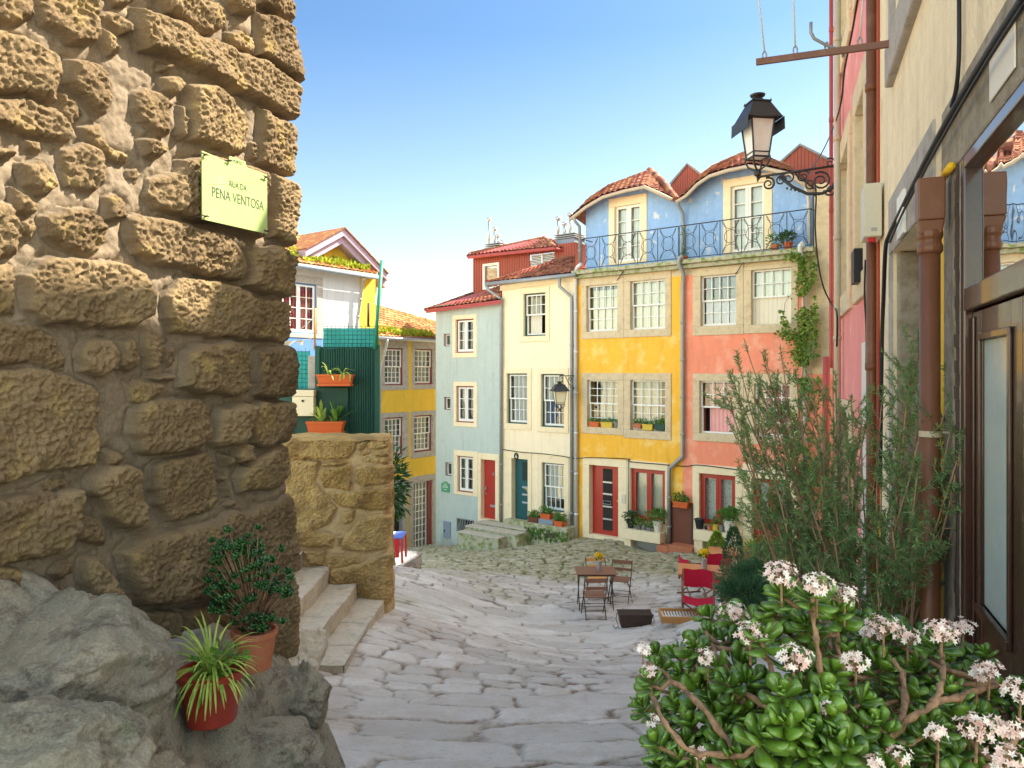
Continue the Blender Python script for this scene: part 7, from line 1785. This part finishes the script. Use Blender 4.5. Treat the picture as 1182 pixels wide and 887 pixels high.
for (pl) in ([(965,1000,1.62),(900,940,1.5),(850,880,1.38),(800,868,1.35),(768,835,1.38),(752,800,1.5)],[(965,1000,1.62),(935,900,1.45),(925,830,1.36),(900,790,1.4),(880,750,1.5)],[(965,1000,1.62),(960,880,1.45),(948,790,1.42),(941,730,1.44),(935,695,1.5)],
             [(965,1000,1.62),(1000,900,1.45),(1040,840,1.36),(1078,812,1.34),(1088,775,1.42),(1085,745,1.55)],[(965,1000,1.62),(1080,930,1.4),(1150,880,1.35),(1190,830,1.4)],[(850,880,1.38),(815,820,1.45),(775,785,1.55),(748,765,1.62)],
             [(925,830,1.36),(860,800,1.5),(830,760,1.65),(815,730,1.8)],[(1000,900,1.45),(985,820,1.5),(970,760,1.55),(968,715,1.6)],[(1078,812,1.34),(1120,800,1.42),(1150,790,1.55)],[(965,1000,1.62),(1020,880,1.7),(1030,800,1.85),(1020,740,1.95)],[(965,1000,1.62),(900,860,1.75),(870,780,1.85),(850,720,1.95)],[(1040,840,1.36),(1045,790,1.45),(1030,760,1.5)]):
    P_ = [V(p[0],p[1],p[2]+.035) for p in pl]; out = []
    for i in range(len(P_)-1):
        p0 = P_[max(0,i-1)]; p1 = P_[i]; p2 = P_[i+1]; p3 = P_[min(len(P_)-1,i+2)]
        for q in range(6):
            t = q/6; out.append(.5*((2*p1)+(p2-p0)*t+(2*p0-5*p1+4*p2-p3)*t*t+(3*p1-p0-3*p2+p3)*t**3)+Vector(rvec(1)[0])*.003)
    out.append(P_[-1]); n_ = len(out); st.tube(out, [.0078*(1-.5*i/n_)+.0015*math.sin(i*1.9) for i in range(n_)], 8); limbs.append(out)
allp = [p for l in limbs for p in l]
for (x,y,Y) in grid_pts:
    c = V(x,y,Y); near = min(allp, key=lambda p: (p-c).length+max(0,(p.z-c.z))*1.5)
    if (near-c).length > .02:
        mid = near.lerp(c,.5)+Vector((0,0,-.015)); st.tube([near, mid, c], [.0065,.0055,.0045], 6)
    ax = (c-near); ax = (ax.normalized()*.5+Vector((0,-.35,.8))+Vector(rvec(1)[0])*.25).normalized()
    e1 = ax.orthogonal().normalized(); e2 = ax.cross(e1); ph = rj.uniform(0,6.28); sz = rj.uniform(.85,1.2); tone = rj.random()
    for w, (cnt, el, l, up_) in enumerate(((4,.15,.046,-.012),(4,.55,.044,.0),(2,1.0,.034,.008),(2,1.35,.02,.012))):
        for q in range(cnt):
            a = ph+w*.8+q*2*math.pi/cnt+rj.uniform(-.2,.2); rd = e1*math.cos(a)+e2*math.sin(a); d_ = (rd*math.cos(el)+ax*math.sin(el)).normalized()
            LP.append((c+ax*up_*1.3+rd*.003)[:]); LD.append(d_[:]); LU.append((ax*math.cos(el)-rd*math.sin(el))[:]); LLn.append(l*sz*rj.uniform(.85,1.15)); LR.append(min(1, tone*.6+.12*w+rj.random()*.3))
st.build('stems', MT['jadebark'], T, smooth=True)
LLn = np.array(LLn); leaves_mesh('foliage', LP, LD, LU, LLn*.92, LLn*.76, MT['jade'], T, cup=.10, rnd=LR, kind='spoon')
# blossoms
for (x,y,Y,r) in ((902,662,1.5,.040),(943,674,1.47,.036),(975,686,1.52,.034),(848,705,1.85,.04),(866,730,1.5,.034),(916,757,1.42,.036),(1020,722,1.55,.038),(1087,728,1.5,.040),(1048,733,1.6,.03),(988,762,1.45,.03),(742,748,1.62,.020),(800,744,1.75,.024),(752,775,1.6,.022),(817,757,1.6,.026),(1128,775,1.55,.026),(1142,771,1.5,.026),(1178,797,1.4,.036),(1128,838,1.3,.034),(1160,836,1.3,.030),(955,818,1.36,.018),(1083,846,1.3,.022),(1040,872,1.3,.02),(1165,876,1.25,.036),(805,868,1.42,.02),(1003,730,1.7,.03),(1112,722,1.75,.03),(930,700,1.8,.03),(755,832,1.55,.018),(1010,880,1.3,.02)):
    BP=[];BD=[];BU=[];BR=[]; stalk = MB(); c = V(x,y,Y); stalk.tube([c+Vector((.004,.01,-.07)), c+Vector((0,0,-.02))], [.0028,.002], 5)
    nf = int(34*(r/.03)**1.6)
    for i in range(nf):
        o = Vector(rvec(1)[0])*r*random.random()**.4; o.z *= .6; f = c+o; o = o if o.length > 1e-4 else Vector((0,0,1)); ax = (o.normalized()+Vector((0,-.3,.7))).normalized(); e1 = ax.orthogonal().normalized(); e2 = ax.cross(e1); ph = random.random()*6; tone = random.random()
        if i % 3 == 0: stalk.tube([c+Vector((0,0,-.022)), f], .0009, 4, cap=False)
        for q in range(5):
            a = ph+q*1.2566; rd = e1*math.cos(a)+e2*math.sin(a); BP.append(f[:]); BD.append((rd+ax*.35)[:]); BU.append(ax[:]); BR.append(tone)
    bl_ = leaves_mesh('blossom', BP, BD, BU, .0085, .0042, MT['blossom'], T, rnd=BR, cup=.05)
    stalk.build('flower_stalk', MT['jadebark'], bl_)
T2 = thing('plant_tub', jb+Vector((0,.05,-.45)), 'large terracotta tub holding the big jade plant', 'flower pot')
pot_mb(jb+Vector((0,.05,-.42)), .30, .40, .75, n=32).build('pot', MT['terracotta'], T2); s = MB(); s.lathe(jb+Vector((0,.05,-.06)), [(.275,0),(.1,.01),(.01,.012)], 20); s.build('soil', MT['soil'], T2)
g0 = ground_z(jb.x, jb.y); m = MB(); m.box(jb.x-.34, jb.x+.42, jb.y-.32, jb.y+.42, g0-.2, jb.z-.421); tag(m.build('plinth', MT['rawstone'], None, bevel=.02), 'rough stone plinth under the jade plant tub', 'plinth')
# ------------------------------------------------------------------ LEFT POTS on the rocks
pz = outcrop_z((245-CX)/FPX*3.4, 3.4); p = V(244, 831, 3.4); print('pot z', p.z, pz)
T = thing('potted_plant', p, 'dark red plastic pot with arching striped spider plant on the rocks', 'flower pot')
pot_mb(p, .142, .235, .78, n=36).build('pot', MT['potred'], T, smooth=False); s = MB(); s.lathe(p+Vector((0,0,.19)), [(.125,0),(.06,.008),(.01,.01)], 14); s.build('soil', MT['soil'], T)
strap_plant(T, p+Vector((0,0,.20)), 110, .28, .010, MT['spider'], droop=1.3, seg=8); small_plant(T, p+Vector((.05,0,.27)), .10, MT['fern'], 160, .035)
p = V(294, 771, 4.0); pz = outcrop_z(p.x, p.y); print('pot2 z', p.z, pz)
T = thing('potted_plant', p, 'pale terracotta pot with upright dark jade shrub against the rough wall', 'flower pot')
pot_mb(p, .115, .21, .75, n=36).build('pot', MT['terracotta'], T); s = MB(); s.lathe(p+Vector((0,0,.17)), [(.10,0),(.05,.008),(.01,.01)], 14); s.build('soil', MT['soil'], T)
st = MB(); LP=[];LD=[];LU=[];LLn=[];LR=[]; b0 = p+Vector((0,0,.18)); rl = random.Random(3)
for (x,y,Y) in [(rl.gauss(cx,sx), rl.gauss(cy,sy), 4.0+rl.uniform(-.12,.12)) for (cx,cy,sx,sy,k) in ((272,638,14,11,46),(266,668,14,14,50),(318,678,12,8,30),(285,700,14,13,34),(256,690,9,10,20),(300,724,13,7,22),(300,650,12,12,16)) for _ in range(k)]:
    c = V(x,y,Y); mid = b0.lerp(c,.55)+Vector((0,0,.03)); st.tube([b0+Vector((rl.uniform(-.02,.02),rl.uniform(-.02,.02),0)), mid, c], [.006,.004,.0025], 5)
    ax = (Vector((0,-.3,1))+Vector(rvec(1)[0])*.5).normalized(); e1 = ax.orthogonal().normalized(); e2 = ax.cross(e1)
    for q in range(9):
        a = q*2.4; el = .1+q*.12; rd = e1*math.cos(a)+e2*math.sin(a); d_ = rd*math.cos(el)+ax*math.sin(el); LP.append(c[:]); LD.append(d_[:]); LU.append(ax[:]); LLn.append(rl.uniform(.024,.040)); LR.append(rl.random())
st.build('stems', MT['jadebark'], T, smooth=True); LLn = np.array(LLn); leaves_mesh('foliage', LP, LD, LU, LLn, LLn*.7, MT['jadedark'], T, cup=.12, rnd=LR, kind='spoon')
# ------------------------------------------------------------------ LIGHT, SKY, CAMERA
AZ, EL = R(67), R(48)
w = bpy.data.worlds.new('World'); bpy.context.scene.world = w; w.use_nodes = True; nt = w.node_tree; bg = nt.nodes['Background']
sky = nt.nodes.new('ShaderNodeTexSky'); sky.sky_type = 'NISHITA'; sky.sun_disc = False; sky.sun_elevation = EL; sky.sun_rotation = AZ; sky.air_density = 1.0; sky.dust_density = 1.3; sky.ozone_density = 2.0
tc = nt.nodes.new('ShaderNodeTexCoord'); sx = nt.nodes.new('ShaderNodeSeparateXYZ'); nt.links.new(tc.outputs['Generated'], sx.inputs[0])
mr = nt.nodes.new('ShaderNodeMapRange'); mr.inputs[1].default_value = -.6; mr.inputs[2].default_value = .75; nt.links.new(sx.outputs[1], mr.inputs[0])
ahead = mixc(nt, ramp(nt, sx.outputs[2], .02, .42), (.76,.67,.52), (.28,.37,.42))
sky_tint = mixc(nt, mr.outputs[0], (2.15,1.75,1.2), ahead)      # added warm gain behind the camera lights the facades, dimmer and bluer ahead
skc = mixc(nt, 1.0, sky.outputs[0], sky_tint, 'MULTIPLY')
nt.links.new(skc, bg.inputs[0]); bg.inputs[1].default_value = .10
sd = bpy.data.lights.new('Sun', 'SUN'); sd.energy = 3.3; sd.angle = R(.55); sd.color = (1, .90, .74); so_ = bpy.data.objects.new('Sun', sd); C.objects.link(so_)
sv = Vector((math.cos(EL)*math.sin(AZ), math.cos(EL)*math.cos(AZ), math.sin(EL))); so_.rotation_euler = sv.to_track_quat('Z', 'Y').to_euler(); so_.location = sv*50
cam = bpy.data.cameras.new('Camera'); co_ = bpy.data.objects.new('Camera', cam); C.objects.link(co_); bpy.context.scene.camera = co_
co_.location = (0,0,0); co_.rotation_euler = (R(90),0,0); cam.sensor_width = 36; cam.lens = FPX/1182*36; cam.shift_y = -(443.5-CY)/1182; cam.clip_start = .05; cam.clip_end = 1500
vs = bpy.context.scene.view_settings; vs.view_transform = 'Standard'; vs.look = 'None'; vs.exposure = 2.45; vs.gamma = 1
